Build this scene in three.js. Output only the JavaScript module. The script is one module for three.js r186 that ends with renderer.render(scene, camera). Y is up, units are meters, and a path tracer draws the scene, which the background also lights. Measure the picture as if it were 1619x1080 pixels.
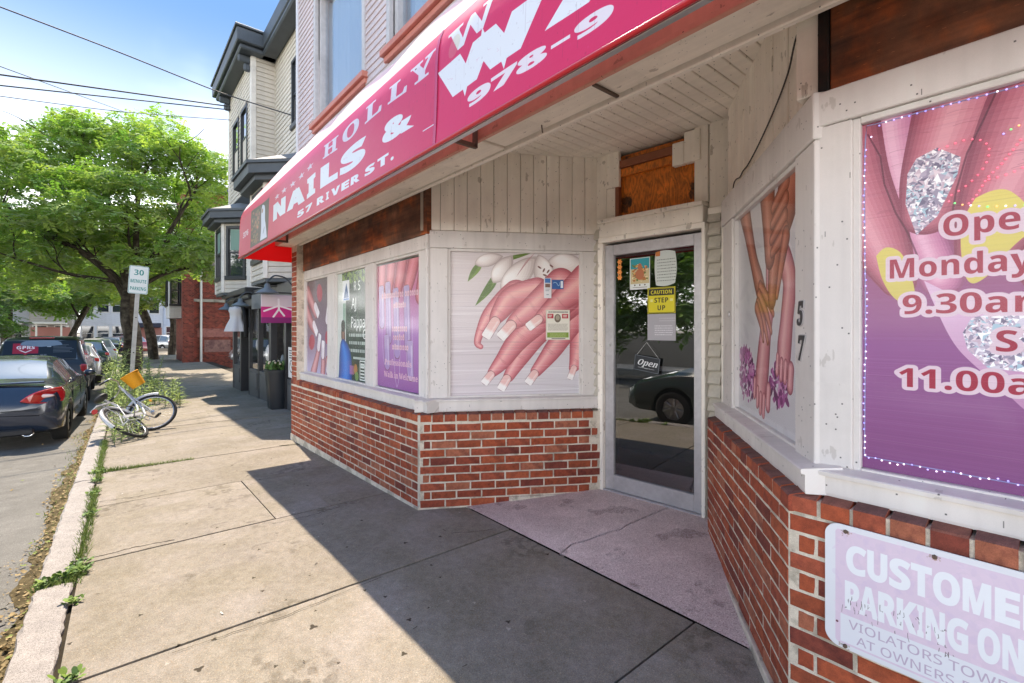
import * as THREE from 'three';
import { mergeGeometries } from 'three/addons/utils/BufferGeometryUtils.js';
import { FontLoader } from 'three/addons/loaders/FontLoader.js';
import { TextGeometry } from 'three/addons/geometries/TextGeometry.js';

// ---------- camera, sky, sun, exposure ----------
const scene = new THREE.Scene();
const camera = new THREE.PerspectiveCamera(2 * Math.atan(540 / 750) * 180 / Math.PI, 1024 / 683, 0.05, 600);
camera.position.set(0, 1.5, 0);
camera.lookAt(Math.sin(40 * Math.PI / 180), 1.5, -Math.cos(40 * Math.PI / 180));
camera.setViewOffset(1619, 1080, 0, 19, 1619, 1080);      // shift lens: the horizon lies a little above the middle
const renderer = new THREE.WebGLRenderer({ antialias: true });
renderer.toneMapping = THREE.LinearToneMapping;
renderer.toneMappingExposure = 4.3;
renderer.shadowMap.enabled = true;
const SUN = new THREE.Vector3(0.068, 1, -0.57).normalize();
const sun = new THREE.DirectionalLight(new THREE.Color(1, 0.87, 0.71), 2.0);
sun.position.copy(SUN).multiplyScalar(60); sun.target.position.set(0, 0, -12); sun.position.z -= 12;
sun.castShadow = true; sun.shadow.radius = 1; sun.shadow.mapSize.set(4096, 4096);
Object.assign(sun.shadow.camera, { left: -45, right: 45, top: 45, bottom: -45, near: 1, far: 150 });
scene.add(sun, sun.target);

let seedState = 7;
function srand(s) { seedState = s >>> 0; }
function rnd() { seedState = (seedState + 0x6D2B79F5) >>> 0; let t = seedState; t = Math.imul(t ^ (t >>> 15), t | 1); t ^= t + Math.imul(t ^ (t >>> 7), t | 61); return ((t ^ (t >>> 14)) >>> 0) / 4294967296; }
const rr = (a, b) => a + (b - a) * rnd();
const clamp = (x, a, b) => Math.min(b, Math.max(a, x));
const lerp = (a, b, t) => a + (b - a) * t;
const smooth = (a, b, x) => { const t = clamp((x - a) / (b - a), 0, 1); return t * t * (3 - 2 * t); };

// tileable value noise, several octaves, as a square field of size n with values about 0..1
function field(n, period, octaves, seed, gain = 0.55) {
  const out = new Float32Array(n * n); let amp = 1, total = 0;
  for (let o = 0; o < octaves; o++) {
    const p = Math.min(period << o, n), g = new Float32Array(p * p);
    srand(seed * 131 + o * 977 + 5); for (let i = 0; i < p * p; i++) g[i] = rnd();
    const k = p / n;
    for (let y = 0; y < n; y++) {
      const fy = y * k, iy = fy | 0; let ty = fy - iy; ty = ty * ty * (3 - 2 * ty); const r0 = (iy % p) * p, r1 = ((iy + 1) % p) * p;
      for (let x = 0; x < n; x++) {
        const fx = x * k, ix = fx | 0; let tx = fx - ix; tx = tx * tx * (3 - 2 * tx); const c0 = ix % p, c1 = (ix + 1) % p;
        out[y * n + x] += amp * ((g[r0 + c0] * (1 - tx) + g[r0 + c1] * tx) * (1 - ty) + (g[r1 + c0] * (1 - tx) + g[r1 + c1] * tx) * ty);
      }
    }
    total += amp; amp *= gain;
  }
  for (let i = 0; i < n * n; i++) out[i] = clamp((out[i] / total - 0.5) * 1.7 + 0.5, 0, 1);
  return out;
}
// texture whose pixel (x, y) gets fn -> [r, g, b] in 0..255 (sRGB when colour)
function tex(n, fn, colour = true, m = n) {
  const d = new Uint8Array(n * m * 4);
  for (let y = 0; y < m; y++) for (let x = 0; x < n; x++) { const c = fn(x, y), i = (y * n + x) * 4; d[i] = clamp(c[0], 0, 255); d[i + 1] = clamp(c[1], 0, 255); d[i + 2] = clamp(c[2], 0, 255); d[i + 3] = 255; }
  const t = new THREE.DataTexture(d, n, m, THREE.RGBAFormat);
  t.wrapS = t.wrapT = THREE.RepeatWrapping; t.magFilter = THREE.LinearFilter; t.minFilter = THREE.LinearMipmapLinearFilter; t.generateMipmaps = true;
  if (colour) t.colorSpace = THREE.SRGBColorSpace;
  t.needsUpdate = true; return t;
}
const rep = (t, a, b = a) => { const c = t.clone(); c.repeat.set(a, b); c.needsUpdate = true; return c; };

{ // sky: blue with thin wisps in view, bright clouds added elsewhere for fill, whiter and brighter towards the horizon and round the sun
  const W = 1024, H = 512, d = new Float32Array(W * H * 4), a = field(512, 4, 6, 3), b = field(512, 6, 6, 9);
  for (let y = 0; y < H; y++) for (let x = 0; x < W; x++) {
    const el = ((y + 0.5) / H - 0.5) * Math.PI, az = ((x + 0.5) / W - 0.5) * 2 * Math.PI, i = (y * W + x) * 4;
    const v = [Math.cos(el) * Math.cos(az), Math.sin(el), Math.cos(el) * Math.sin(az)];
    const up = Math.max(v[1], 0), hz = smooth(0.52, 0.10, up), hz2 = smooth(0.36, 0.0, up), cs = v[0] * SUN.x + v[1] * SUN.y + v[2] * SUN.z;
    let r = lerp(0.062, 0.46, hz) + 1.2 * hz2, g = lerp(0.122, 0.50, hz) + 1.15 * hz2, bl = lerp(0.24, 0.56, hz) + 1.05 * hz2;  // hz2: extra horizon brightness added to fill the shaded recess with light
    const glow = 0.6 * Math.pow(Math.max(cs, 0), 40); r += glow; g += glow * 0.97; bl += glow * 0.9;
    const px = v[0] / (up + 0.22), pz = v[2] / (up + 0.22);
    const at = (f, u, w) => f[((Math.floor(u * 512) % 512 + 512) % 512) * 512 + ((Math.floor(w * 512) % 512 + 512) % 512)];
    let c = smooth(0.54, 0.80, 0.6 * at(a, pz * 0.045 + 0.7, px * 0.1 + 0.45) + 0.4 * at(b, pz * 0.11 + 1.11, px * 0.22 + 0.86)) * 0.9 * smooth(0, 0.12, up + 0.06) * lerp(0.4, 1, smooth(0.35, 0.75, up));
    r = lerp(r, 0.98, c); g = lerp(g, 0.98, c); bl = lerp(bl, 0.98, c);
    if (el < 0) { r = 0.34; g = 0.31; bl = 0.27; }
    d[i] = r; d[i + 1] = g; d[i + 2] = bl; d[i + 3] = 1;
  }
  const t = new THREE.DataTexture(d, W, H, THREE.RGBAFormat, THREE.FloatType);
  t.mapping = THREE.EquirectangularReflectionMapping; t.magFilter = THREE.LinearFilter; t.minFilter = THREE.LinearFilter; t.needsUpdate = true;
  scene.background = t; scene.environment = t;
}
// ---------- geometry tools ----------
// box with chamfered edges, uv in metres, centred
function cbox(w, h, d, b = 0.004, ou = 0, ov = 0) {
  b = Math.min(b, w * 0.45, h * 0.45, d * 0.45);
  const X = w / 2, Y = h / 2, Z = d / 2, P = [], N = [], U = [];
  const tri = (p, q, r) => {
    const e = [q[0] - p[0], q[1] - p[1], q[2] - p[2]], f = [r[0] - p[0], r[1] - p[1], r[2] - p[2]];
    let n = [e[1] * f[2] - e[2] * f[1], e[2] * f[0] - e[0] * f[2], e[0] * f[1] - e[1] * f[0]];
    const c = [(p[0] + q[0] + r[0]), (p[1] + q[1] + r[1]), (p[2] + q[2] + r[2])];
    if (n[0] * c[0] + n[1] * c[1] + n[2] * c[2] < 0) { [q, r] = [r, q]; n = n.map((v) => -v); }
    const l = Math.hypot(...n) || 1; n = n.map((v) => v / l);
    const ax = Math.abs(n[0]), ay = Math.abs(n[1]), az = Math.abs(n[2]);
    for (const v of [p, q, r]) {
      P.push(...v); N.push(...n);
      if (az >= ax && az >= ay) U.push(v[0] + ou, v[1] + ov); else if (ax >= ay) U.push(v[2] + ou + 3.1, v[1] + ov); else U.push(v[0] + ou, v[2] + ov + 1.7);
    }
  };
  const quad = (p, q, r, s) => { tri(p, q, r); tri(p, r, s); };
  if (b <= 0) b = 1e-5;
  const x = X - b, y = Y - b, z = Z - b;
  for (const s of [-1, 1]) {
    quad([-x, -y, s * Z], [x, -y, s * Z], [x, y, s * Z], [-x, y, s * Z]);
    quad([s * X, -y, -z], [s * X, y, -z], [s * X, y, z], [s * X, -y, z]);
    quad([-x, s * Y, -z], [x, s * Y, -z], [x, s * Y, z], [-x, s * Y, z]);
    for (const t of [-1, 1]) {
      quad([-x, s * Y, t * z], [x, s * Y, t * z], [x, s * y, t * Z], [-x, s * y, t * Z]);
      quad([s * X, -y, t * z], [s * X, y, t * z], [s * x, y, t * Z], [s * x, -y, t * Z]);
      quad([s * X, t * y, -z], [s * X, t * y, z], [s * x, t * Y, z], [s * x, t * Y, -z]);
      for (const u of [-1, 1]) tri([s * X, t * y, u * z], [s * x, t * Y, u * z], [s * x, t * y, u * Z]);
    }
  }
  const g = new THREE.BufferGeometry();
  g.setAttribute('position', new THREE.Float32BufferAttribute(P, 3)); g.setAttribute('normal', new THREE.Float32BufferAttribute(N, 3)); g.setAttribute('uv', new THREE.Float32BufferAttribute(U, 2));
  return g;
}
function box(x0, x1, y0, y1, z0, z1, b = 0.004) { const g = cbox(x1 - x0, y1 - y0, z1 - z0, b, (x0 + x1) / 2, (y0 + y1) / 2); g.translate((x0 + x1) / 2, (y0 + y1) / 2, (z0 + z1) / 2); return g; }
function merge(list) { return list.length === 1 ? list[0] : mergeGeometries(list.map((g) => (g.index ? g.toNonIndexed() : g))); }
// a wall line in plan from p0 to p1 (x, z), left to right as seen from its outside; s along, y up, d outwards
function seg(p0, p1) {
  const L = Math.hypot(p1[0] - p0[0], p1[1] - p0[1]), ux = (p1[0] - p0[0]) / L, uz = (p1[1] - p0[1]) / L;
  const m = new THREE.Matrix4().makeBasis(new THREE.Vector3(ux, 0, uz), new THREE.Vector3(0, 1, 0), new THREE.Vector3(-uz, 0, ux)); m.setPosition(p0[0], 0, p0[1]);
  return {
    L, m, turn: Math.atan2(-uz, ux),
    at: (s, y, d) => new THREE.Vector3(s, y, d).applyMatrix4(m),
    put: (g) => g.applyMatrix4(m),
    box: (s0, s1, y0, y1, d0, d1, b = 0.004) => box(s0, s1, y0, y1, d0, d1, b).applyMatrix4(m),
    sheet: (s0, s1, y0, y1, d) => { const g = new THREE.PlaneGeometry(s1 - s0, y1 - y0); g.translate((s0 + s1) / 2, (y0 + y1) / 2, d); return g.applyMatrix4(m); },
    holes: (s0, s1, y0, y1, d0, d1, hs) => {
      const ys = [...new Set([y0, y1, ...hs.flatMap((h) => [h[2], h[3]])])].filter((v) => v >= y0 && v <= y1).sort((a, b) => a - b), out = [];
      for (let k = 0; k + 1 < ys.length; k++) {
        const mid = (ys[k] + ys[k + 1]) / 2, cut = hs.filter((h) => h[2] < mid && h[3] > mid).sort((a, b) => a[0] - b[0]); let s = s0;
        for (const h of cut) { if (h[0] > s) out.push(box(s, h[0], ys[k], ys[k + 1], d0, d1, 0)); s = h[1]; }
        if (s < s1) out.push(box(s, s1, ys[k], ys[k + 1], d0, d1, 0));
      }
      return merge(out).applyMatrix4(m);
    },
  };
}
const V = (x, y, z) => new THREE.Vector3(x, y, z);
function tube(points, r, n = 6, steps = 0, closed = false) {
  const c = new THREE.CatmullRomCurve3(points.map((p) => (p.isVector3 ? p : V(...p))), closed, 'catmullrom', 0.4);
  return new THREE.TubeGeometry(c, steps || Math.max(2, points.length * 4), r, n, closed);
}
function rod(a, b, r0, r1 = r0, n = 8) {
  a = a.isVector3 ? a : V(...a); b = b.isVector3 ? b : V(...b);
  const g = new THREE.CylinderGeometry(r1, r0, a.distanceTo(b), n), q = new THREE.Quaternion().setFromUnitVectors(V(0, 1, 0), b.clone().sub(a).normalize());
  return g.applyQuaternion(q).translate((a.x + b.x) / 2, (a.y + b.y) / 2, (a.z + b.z) / 2);
}
function bar(a, b, w, h) { // square bar
  a = a.isVector3 ? a : V(...a); b = b.isVector3 ? b : V(...b);
  const g = cbox(w, a.distanceTo(b), h, 0.002), q = new THREE.Quaternion().setFromUnitVectors(V(0, 1, 0), b.clone().sub(a).normalize());
  return g.applyQuaternion(q).translate((a.x + b.x) / 2, (a.y + b.y) / 2, (a.z + b.z) / 2);
}
function prism(pts, depth, bevel = 0) { // outline in xy, extruded along +z
  const s = new THREE.Shape(pts.map((p) => new THREE.Vector2(p[0], p[1])));
  return new THREE.ExtrudeGeometry(s, bevel ? { depth, bevelEnabled: true, bevelThickness: bevel, bevelSize: bevel, bevelSegments: 2 } : { depth, bevelEnabled: false });
}
// ---------- scene tools ----------
const counts = {};
function numbered(name) { const n = (counts[name] = (counts[name] ?? -1) + 1); return n ? `${name}_${String(n).padStart(3, '0')}` : name; }
function tag(o, label, category, group) { o.userData.label = label; o.userData.category = category; if (group) o.userData.group = group; return o; }
function shadows(m) { m.castShadow = m.receiveShadow = true; return m; }
function thing(name, pos, label, category, group) {
  const o = new THREE.Group(); o.name = numbered(name); o.position.set(...pos); scene.add(o); return tag(o, label, category, group);
}
// geometry in world coordinates becomes a part of root (whose own position is taken off)
function part(root, name, geo, mat, parent = root, label) {
  const g = Array.isArray(geo) ? merge(geo) : geo; g.translate(-root.position.x, -root.position.y, -root.position.z);
  const m = shadows(new THREE.Mesh(g, mat)); m.name = name; parent.add(m); if (label) m.userData.label = label; return m;
}
function lpart(parent, name, geo, mat, label) { // geometry already in the parent's own axes
  const m = shadows(new THREE.Mesh(Array.isArray(geo) ? merge(geo) : geo, mat)); m.name = name; parent.add(m); if (label) m.userData.label = label; return m;
}
function single(name, geo, mat, label, category, group) { // a thing that is one mesh, geometry in world coordinates
  const g = Array.isArray(geo) ? merge(geo) : geo; g.computeBoundingBox(); const b = g.boundingBox, c = V((b.min.x + b.max.x) / 2, b.min.y, (b.min.z + b.max.z) / 2);
  g.translate(-c.x, -c.y, -c.z); const m = shadows(new THREE.Mesh(g, mat)); m.position.copy(c); m.name = numbered(name); scene.add(m); return tag(m, label, category, group);
}
function struct(name, geo, mat) { const m = shadows(new THREE.Mesh(Array.isArray(geo) ? merge(geo) : geo, mat)); m.name = numbered(name); m.userData.kind = 'structure'; scene.add(m); return m; }
function stuff(m) { m.userData.kind = 'stuff'; return m; }
function copyOf(o, label, name = o.name.replace(/_\d+$/, '')) { const c = o.clone(); c.name = numbered(name); c.userData = { ...o.userData, label }; scene.add(c); return c; }
// flat print: canvas of w x h pixels drawn by fn(ctx)
function print(w, h, fn) {
  const c = document.createElement('canvas'); c.width = w; c.height = h; const x = c.getContext('2d'); fn(x, w, h);
  const t = new THREE.CanvasTexture(c); t.colorSpace = THREE.SRGBColorSpace; t.anisotropy = 8; return t;
}
const gs = (z) => -0.018 * clamp(-z - 3.3, 0, 11), gr = (z) => -0.15 - 0.026 * clamp(-z - 3, 0, 17);   // pavement and road fall gently away down the street
// ---------- textures and materials ----------
const fA = field(512, 4, 7, 11), fB = field(512, 8, 6, 23), fC = field(512, 24, 4, 37), fD = field(512, 3, 3, 51);
const F = (f, x, y) => f[(((y % 512) + 512) % 512 | 0) * 512 + (((x % 512) + 512) % 512 | 0)];
srand(99); const grain = new Float32Array(2048 * 512); for (let i = 0; i < grain.length; i++) grain[i] = rnd();
const G = (x, y) => grain[((y & 511) * 2048) + (x & 2047)];
// concrete of the pavement: 2048 px over 4.1 m, exposed sandy grains, stains and dark specks of gum
srand(1234); const gums = Array.from({ length: 110 }, () => [rnd() * 2048, rnd() * 2048, 3 + 8 * rnd() * rnd() * rnd() + rnd() * 2, rnd()]);
const gumAt = new Float32Array(2048 * 2048);
for (const [gx, gy, gr0, k] of gums) for (let y = -14; y <= 14; y++) for (let x = -14; x <= 14; x++) {
  const wob = gr0 * (1 + 0.35 * Math.sin(Math.atan2(y, x) * 3 + k * 9)), q = Math.hypot(x * (1 + 0.4 * k), y) / wob; if (q < 1.1) gumAt[((gy + y + 2048) & 2047) * 2048 + ((gx + x + 2048) & 2047)] = smooth(1.1, 0.8, q) * (k > 0.8 ? -0.9 : 0.9);
}
const T = {};
T.concrete = tex(2048, (x, y) => {
  const big = F(fA, x / 4, y / 4) - 0.5, mid = F(fB, x / 2.3 + 90, y / 2.3) - 0.5, fine = F(fC, x * 1.3, y * 1.3) - 0.5, s = G(x >> 1, y >> 1), s1 = G(x + 977, y + 131);
  let v = 158 + 26 * big + 18 * mid + 18 * fine + 44 * (s1 - 0.5), w = 0;
  if (s > 0.93) { v += 30 * s1; w = 6; } else if (s < 0.09) { v -= 34 * s1; } else if (s > 0.86) w = 14;
  const blot = smooth(0.62, 0.85, F(fB, x / 3.1 + 200, y / 3.1 + 60)) * smooth(0.4, 0.7, F(fC, x, y)); v -= 26 * blot;
  const gum = gumAt[y * 2048 + x]; v = gum > 0 ? lerp(v, 58, gum) : lerp(v, 205, -gum);
  return [v + 3 + w * 0.5, v - 4 - w * 0.2, v - 17 - w + mid * 8];
});
T.pinkConcrete = tex(1024, (x, y) => {
  const big = F(fA, x / 2 + 70, y / 2) - 0.5, mid = F(fB, x, y + 33) - 0.5, s = G(x >> 1, y >> 1), s1 = G(x + 77, y + 331), s2 = G((x >> 2) + 40, (y >> 2) + 9);
  let v = 197 + 28 * big + 18 * mid + 40 * (s1 - 0.5) + 16 * (s2 - 0.5); let p = 9; if (s > 0.9) { v += 30; p = 4; } else if (s < 0.13) { v -= 40; p = 20; }
  v -= 44 * smooth(0.74, 0.86, F(fB, x / 1.4, y / 1.4 + 100)) * (s2 > 0.45 ? 1 : 0.3);
  return [v + p, v - 7, v - 11];
});
T.granite = tex(512, (x, y) => { const s = G(x >> 1, y >> 1), b = F(fB, x, y) - 0.5, v = 182 + 24 * b + (s > 0.8 ? 22 : s < 0.16 ? -52 : 0) + 26 * (G(x, y + 60) - 0.5); return [v + 3, v - 3, v - 7]; });
T.asphalt = tex(1024, (x, y) => { const s = G(x, y), v = 122 + 26 * (F(fA, x / 2, y / 2) - 0.5) + 20 * (F(fB, x, y) - 0.5) + 40 * (s - 0.5) + (G(x >> 1, (y >> 1) + 7) > 0.93 ? 30 : 0); return [v + 2, v, v - 4]; });
T.brick = tex(512, (x, y) => { const b = F(fB, x, y) - 0.5, c = F(fC, x, y) - 0.5, s = G(x, y), soot = smooth(0.62, 0.8, F(fA, x + 40, y)); let v = 216 + 34 * b + 34 * c + 56 * (s - 0.5); if (s > 0.965) v -= 70; v -= 32 * soot * (0.5 + s); return [v, v - 4 * soot, v + 3 * soot]; });
T.mortar = tex(512, (x, y) => { const v = 228 + 30 * (F(fB, x, y) - 0.5) + 50 * (G(x, y) - 0.5) - 40 * smooth(0.6, 0.8, F(fA, x, y)); return [v + 6, v, v - 12]; });
// old white paint: faint brush streaks, cracks, specks and worn spots where grey wood shows
function paint(base, wear, seed) {
  return tex(1024, (x, y) => {
    const streak = F(fC, x * 0.5 + seed, y * 0.03) - 0.5, b = F(fA, x / 2 + seed, y / 2) - 0.5, s = G(x + seed, y); let v = 1 + 0.05 * streak + 0.06 * b + 0.025 * (s - 0.5);
    const chip = smooth(0.84, 0.88, F(fB, x + seed * 3, y * 0.7) * 0.72 + 0.34 * F(fC, x * 1.4, y * 0.5 + seed)) * wear, speck = G((x >> 2) + seed, (y >> 2) + 3) > 0.9985 ? 0.6 : 0, hair = G((x >> 1) + seed * 5, y >> 4) > 0.9993 ? 0.45 : 0;
    const dirt = 0.13 * wear * smooth(0.5, 0.9, F(fA, x / 2 + 100 + seed, y / 2.5)) * (0.6 + 0.8 * F(fC, x, y));
    v -= Math.max(speck, hair); const k = chip * 0.75 + dirt;
    return [lerp(base[0] * v, 112, k), lerp(base[1] * v, 100, k), lerp(base[2] * v, 86, k)];
  });
}
T.white = paint([246, 240, 235], 0.22, 17); T.cream = paint([246, 239, 228], 0.42, 141); T.grey = paint([224, 214, 200], 0.5, 301);
T.plywood = tex(512, (x, y) => { const w = F(fA, x / 2, y / 7) * 6 + F(fB, x, y / 4) * 1.6, ring = Math.abs(Math.sin(w * 5.2)), b = F(fB, x, y) - 0.5, knot = smooth(0.68, 0.82, F(fB, x / 2 + 60, y / 2 + 9)); let v = 0.72 + 0.3 * Math.pow(ring, 0.6) + 0.25 * b + 0.1 * (G(x, y) - 0.5) - 0.55 * knot; return [216 * v, 122 * v, 38 * v]; });
T.darkwood = tex(1024, (x, y) => { const g0 = F(fC, x * 0.06, y * 0.9) - 0.5, b = F(fA, x / 2, y / 2) - 0.5, m = F(fB, x, y) - 0.5, hot = smooth(0.52, 0.8, F(fA, x / 2 + 210, y / 2 + 50)), sc = G(x >> 3, y) > 0.998 ? 0.5 : 0; const v = 0.8 + 0.35 * g0 + 0.5 * b + 0.3 * m + 0.12 * (G(x, y) - 0.5) + sc; return [lerp(112, 168, hot) * v, lerp(74, 88, hot) * v, lerp(52, 42, hot) * v]; });
T.bark = tex(256, (x, y) => { const v = 92 + 70 * (F(fC, x * 1.5, y * 0.4) - 0.5) + 40 * (F(fB, x, y) - 0.5); return [v, v - 8, v - 20]; });
T.soil = tex(512, (x, y) => { const v = 96 + 60 * (F(fB, x, y) - 0.5) + 50 * (G(x, y) - 0.5); return [v + 10, v, v - 26]; });
T.plain = tex(512, (x, y) => { const v = 232 + 26 * (F(fA, x, y) - 0.5) + 12 * (F(fC, x, y) - 0.5) + 8 * (G(x, y) - 0.5); return [v, v, v]; });
T.rough = tex(512, (x, y) => { const v = 128 + 90 * (F(fB, x, y) - 0.5) + 60 * (F(fC, x, y) - 0.5) + 30 * (G(x, y) - 0.5); return [v, v, v]; }, false);
T.fine = tex(512, (x, y) => { const v = 128 + 70 * (F(fC, x * 2, y * 2) - 0.5) + 110 * (G(x, y) - 0.5); return [v, v, v]; }, false);
T.woodgrain = tex(512, (x, y) => { const v = 128 + 120 * (F(fC, x * 1.2, y * 0.05) - 0.5) + 40 * (F(fB, x, y) - 0.5); return [v, v, v]; }, false);
T.vinyl = tex(512, (x, y) => { const v = 128 + 90 * (F(fD, x, y) - 0.5) + 60 * (F(fA, x, y) - 0.5); return [v, v, v]; }, false);

function M(c, rough = 0.8, o = {}) {
  const m = new THREE.MeshStandardMaterial({ roughness: rough, metalness: 0, ...o });
  if (Array.isArray(c)) m.color.setRGB(...c); else m.color.set(c); return m;
}
const PH = (c, rough, o) => { const m = new THREE.MeshPhysicalMaterial({ roughness: rough, metalness: 0, ...o }); if (Array.isArray(c)) m.color.setRGB(...c); else m.color.set(c); return m; };
const mat = {
  slab: M([0.68, 0.655, 0.63], 0.9, { map: rep(T.concrete, 1 / 4.1), bumpMap: rep(T.fine, 1 / 0.55), bumpScale: 0.0025 }),
  pinkSlab: M([1, 0.95, 0.92], 0.85, { map: rep(T.pinkConcrete, 1 / 1.9), bumpMap: rep(T.fine, 1 / 0.5), bumpScale: 0.002 }),
  granite: M([0.66, 0.645, 0.62], 0.85, { map: rep(T.granite, 1 / 0.6), bumpMap: rep(T.rough, 1 / 0.5), bumpScale: 0.006 }),
  asphalt: M([0.72, 0.71, 0.68], 0.92, { map: rep(T.asphalt, 1 / 2.2), bumpMap: rep(T.fine, 1 / 0.8), bumpScale: 0.004 }),
  joint: M([0.16, 0.14, 0.11], 1, { map: rep(T.soil, 3) }), soil: M([0.7, 0.7, 0.6], 1, { map: rep(T.soil, 1) }),
  mortar: M([0.86, 0.81, 0.74], 0.95, { map: rep(T.mortar, 1 / 0.5), bumpMap: rep(T.fine, 1 / 0.3), bumpScale: 0.003 }),
  white: M([0.73, 0.725, 0.72], 0.5, { map: rep(T.white, 1 / 1.3), bumpMap: rep(T.woodgrain, 1 / 0.5), bumpScale: 0.0008 }),
  cream: M([1, 0.99, 0.97], 0.6, { map: rep(T.cream, 1 / 1.1), bumpMap: rep(T.woodgrain, 1 / 0.5), bumpScale: 0.001 }),
  soffit: M([1, 0.99, 0.97], 0.65, { map: rep(T.cream, 1 / 1.4), bumpMap: rep(T.woodgrain, 1 / 0.5), bumpScale: 0.001 }),
  pink: M([0.85, 0.45, 0.38], 0.6, { map: rep(T.grey, 1 / 0.9) }), trimgrey: M([0.95, 0.93, 0.88], 0.65, { map: rep(T.cream, 1 / 0.7) }),
  gap: M([0.46, 0.40, 0.32], 0.95, { map: rep(T.plain, 1) }), plywood: M([1, 1, 1], 0.5, { map: rep(T.plywood, 1 / 0.62) }), darkply: M([0.32, 0.11, 0.05], 0.6, { map: rep(T.plain, 2) }),
  darkwood: M([1, 1, 1], 0.75, { map: rep(T.darkwood, 1 / 1.3), bumpMap: rep(T.woodgrain, 1 / 0.6), bumpScale: 0.001 }),
  pinkSiding: M([0.76, 0.66, 0.66], 0.55, { map: rep(T.plain, 1 / 1.5) }), redSill: M([0.68, 0.25, 0.18], 0.5, { map: rep(T.plain, 1) }),
  frameGrey: M([0.62, 0.60, 0.60], 0.5, { map: rep(T.plain, 1) }), aluminium: M([0.62, 0.60, 0.61], 0.42, { metalness: 0.35, map: rep(T.plain, 1 / 0.5), roughnessMap: null }),
  dark: M([0.015, 0.015, 0.017], 0.6), black: M([0.02, 0.02, 0.022], 0.45), steel: M([0.55, 0.55, 0.55], 0.4, { metalness: 0.8 }), rust: M([0.16, 0.11, 0.08], 0.7, { metalness: 0.3, map: rep(T.plain, 3) }),
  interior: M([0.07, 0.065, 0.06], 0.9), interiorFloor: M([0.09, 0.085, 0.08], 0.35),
  curtain: M([0.52, 0.58, 0.64], 0.9), posterGlass: PH([1, 1, 1], 0.1, { transmission: 1, thickness: 0, ior: 1.22 }), skyGlass: PH([0.8, 0.85, 0.9], 0.02, { transmission: 1, thickness: 0, ior: 2.0 }), glass: PH([1, 1, 1], 0.02, { transmission: 1, thickness: 0, ior: 1.5 }), doorGlass: PH([0.5, 0.52, 0.53], 0.012, { transmission: 1, thickness: 0, ior: 2.5 }),
  mirrorGlass: PH([0.16, 0.19, 0.22], 0.03, { metalness: 0.0, ior: 1.9, clearcoat: 1, clearcoatRoughness: 0.02 }),
  tyre: M([0.02, 0.02, 0.02], 0.85), alloy: M([0.5, 0.5, 0.52], 0.3, { metalness: 0.9 }), chrome: M([0.8, 0.8, 0.8], 0.12, { metalness: 1 }),
  tail: PH([0.42, 0.012, 0.015], 0.15, { clearcoat: 1 }), tailClear: PH([0.75, 0.55, 0.52], 0.15, { clearcoat: 1 }), cord: M([0.05, 0.045, 0.04], 0.7), wire: M([0.03, 0.03, 0.035], 0.7),
};
mat.brick = [[0.56, 0.12, 0.045], [0.50, 0.10, 0.04], [0.60, 0.14, 0.055], [0.42, 0.085, 0.04], [0.54, 0.125, 0.06], [0.47, 0.105, 0.042], [0.30, 0.065, 0.04], [0.58, 0.19, 0.10]].map((c) => M(c, 0.85, { map: rep(T.brick, 1 / 0.45), bumpMap: rep(T.fine, 1 / 0.25), bumpScale: 0.0022 }));
mat.brickDark = [[0.24, 0.10, 0.085], [0.20, 0.085, 0.075], [0.28, 0.10, 0.07]].map((c) => M(c, 0.85, { map: rep(T.brick, 1 / 0.45), bumpMap: rep(T.fine, 1 / 0.25), bumpScale: 0.0022 }));
// ---------- the setting: ground, road, kerb, pavement ----------
// strip whose height follows a function of z: x0, x1 may be functions of z
function strip(x0, x1, zs, h, drop = 0) {
  const P = [], U = [], I = [], f = (v, z) => (typeof v === 'function' ? v(z) : v), N = 6;
  zs.forEach((z, k) => { for (let i = 0; i <= N; i++) { const x = lerp(f(x0, z), f(x1, z), i / N); P.push(x, h(z) - drop, z); U.push(x, -z); } if (k) for (let i = 0; i < N; i++) { const a = (k - 1) * (N + 1) + i, b = a + N + 1; I.push(a, a + 1, b, a + 1, b + 1, b); } });
  const g = new THREE.BufferGeometry(); g.setAttribute('position', new THREE.Float32BufferAttribute(P, 3)); g.setAttribute('uv', new THREE.Float32BufferAttribute(U, 2)); g.setIndex(I); g.computeVertexNormals();
  return g;
}
const zLine = [12, 6, 3, 0, -3, -3.3, -5, -8, -11, -14.3, -17, -20, -30, -60, -120, -300];
const kf = (z) => -0.41 - 0.014 * clamp(z, -30, 10), kb = (z) => -0.24 - 0.014 * clamp(z, -30, 10);   // kerb front and back
struct('ground', strip(-300, 300, [40, 12, 0, -3, -14, -20, -60, -300, -500], (z) => gr(z) - 0.35), M([0.12, 0.12, 0.07], 1, { map: rep(T.soil, 0.4) }));
struct('road', strip(-8.6, (z) => kf(z) + 0.02, zLine, gr), mat.asphalt);
struct('far_pavement', strip(-12.5, -8.6, zLine, (z) => gr(z) + 0.13), mat.slab);
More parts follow.
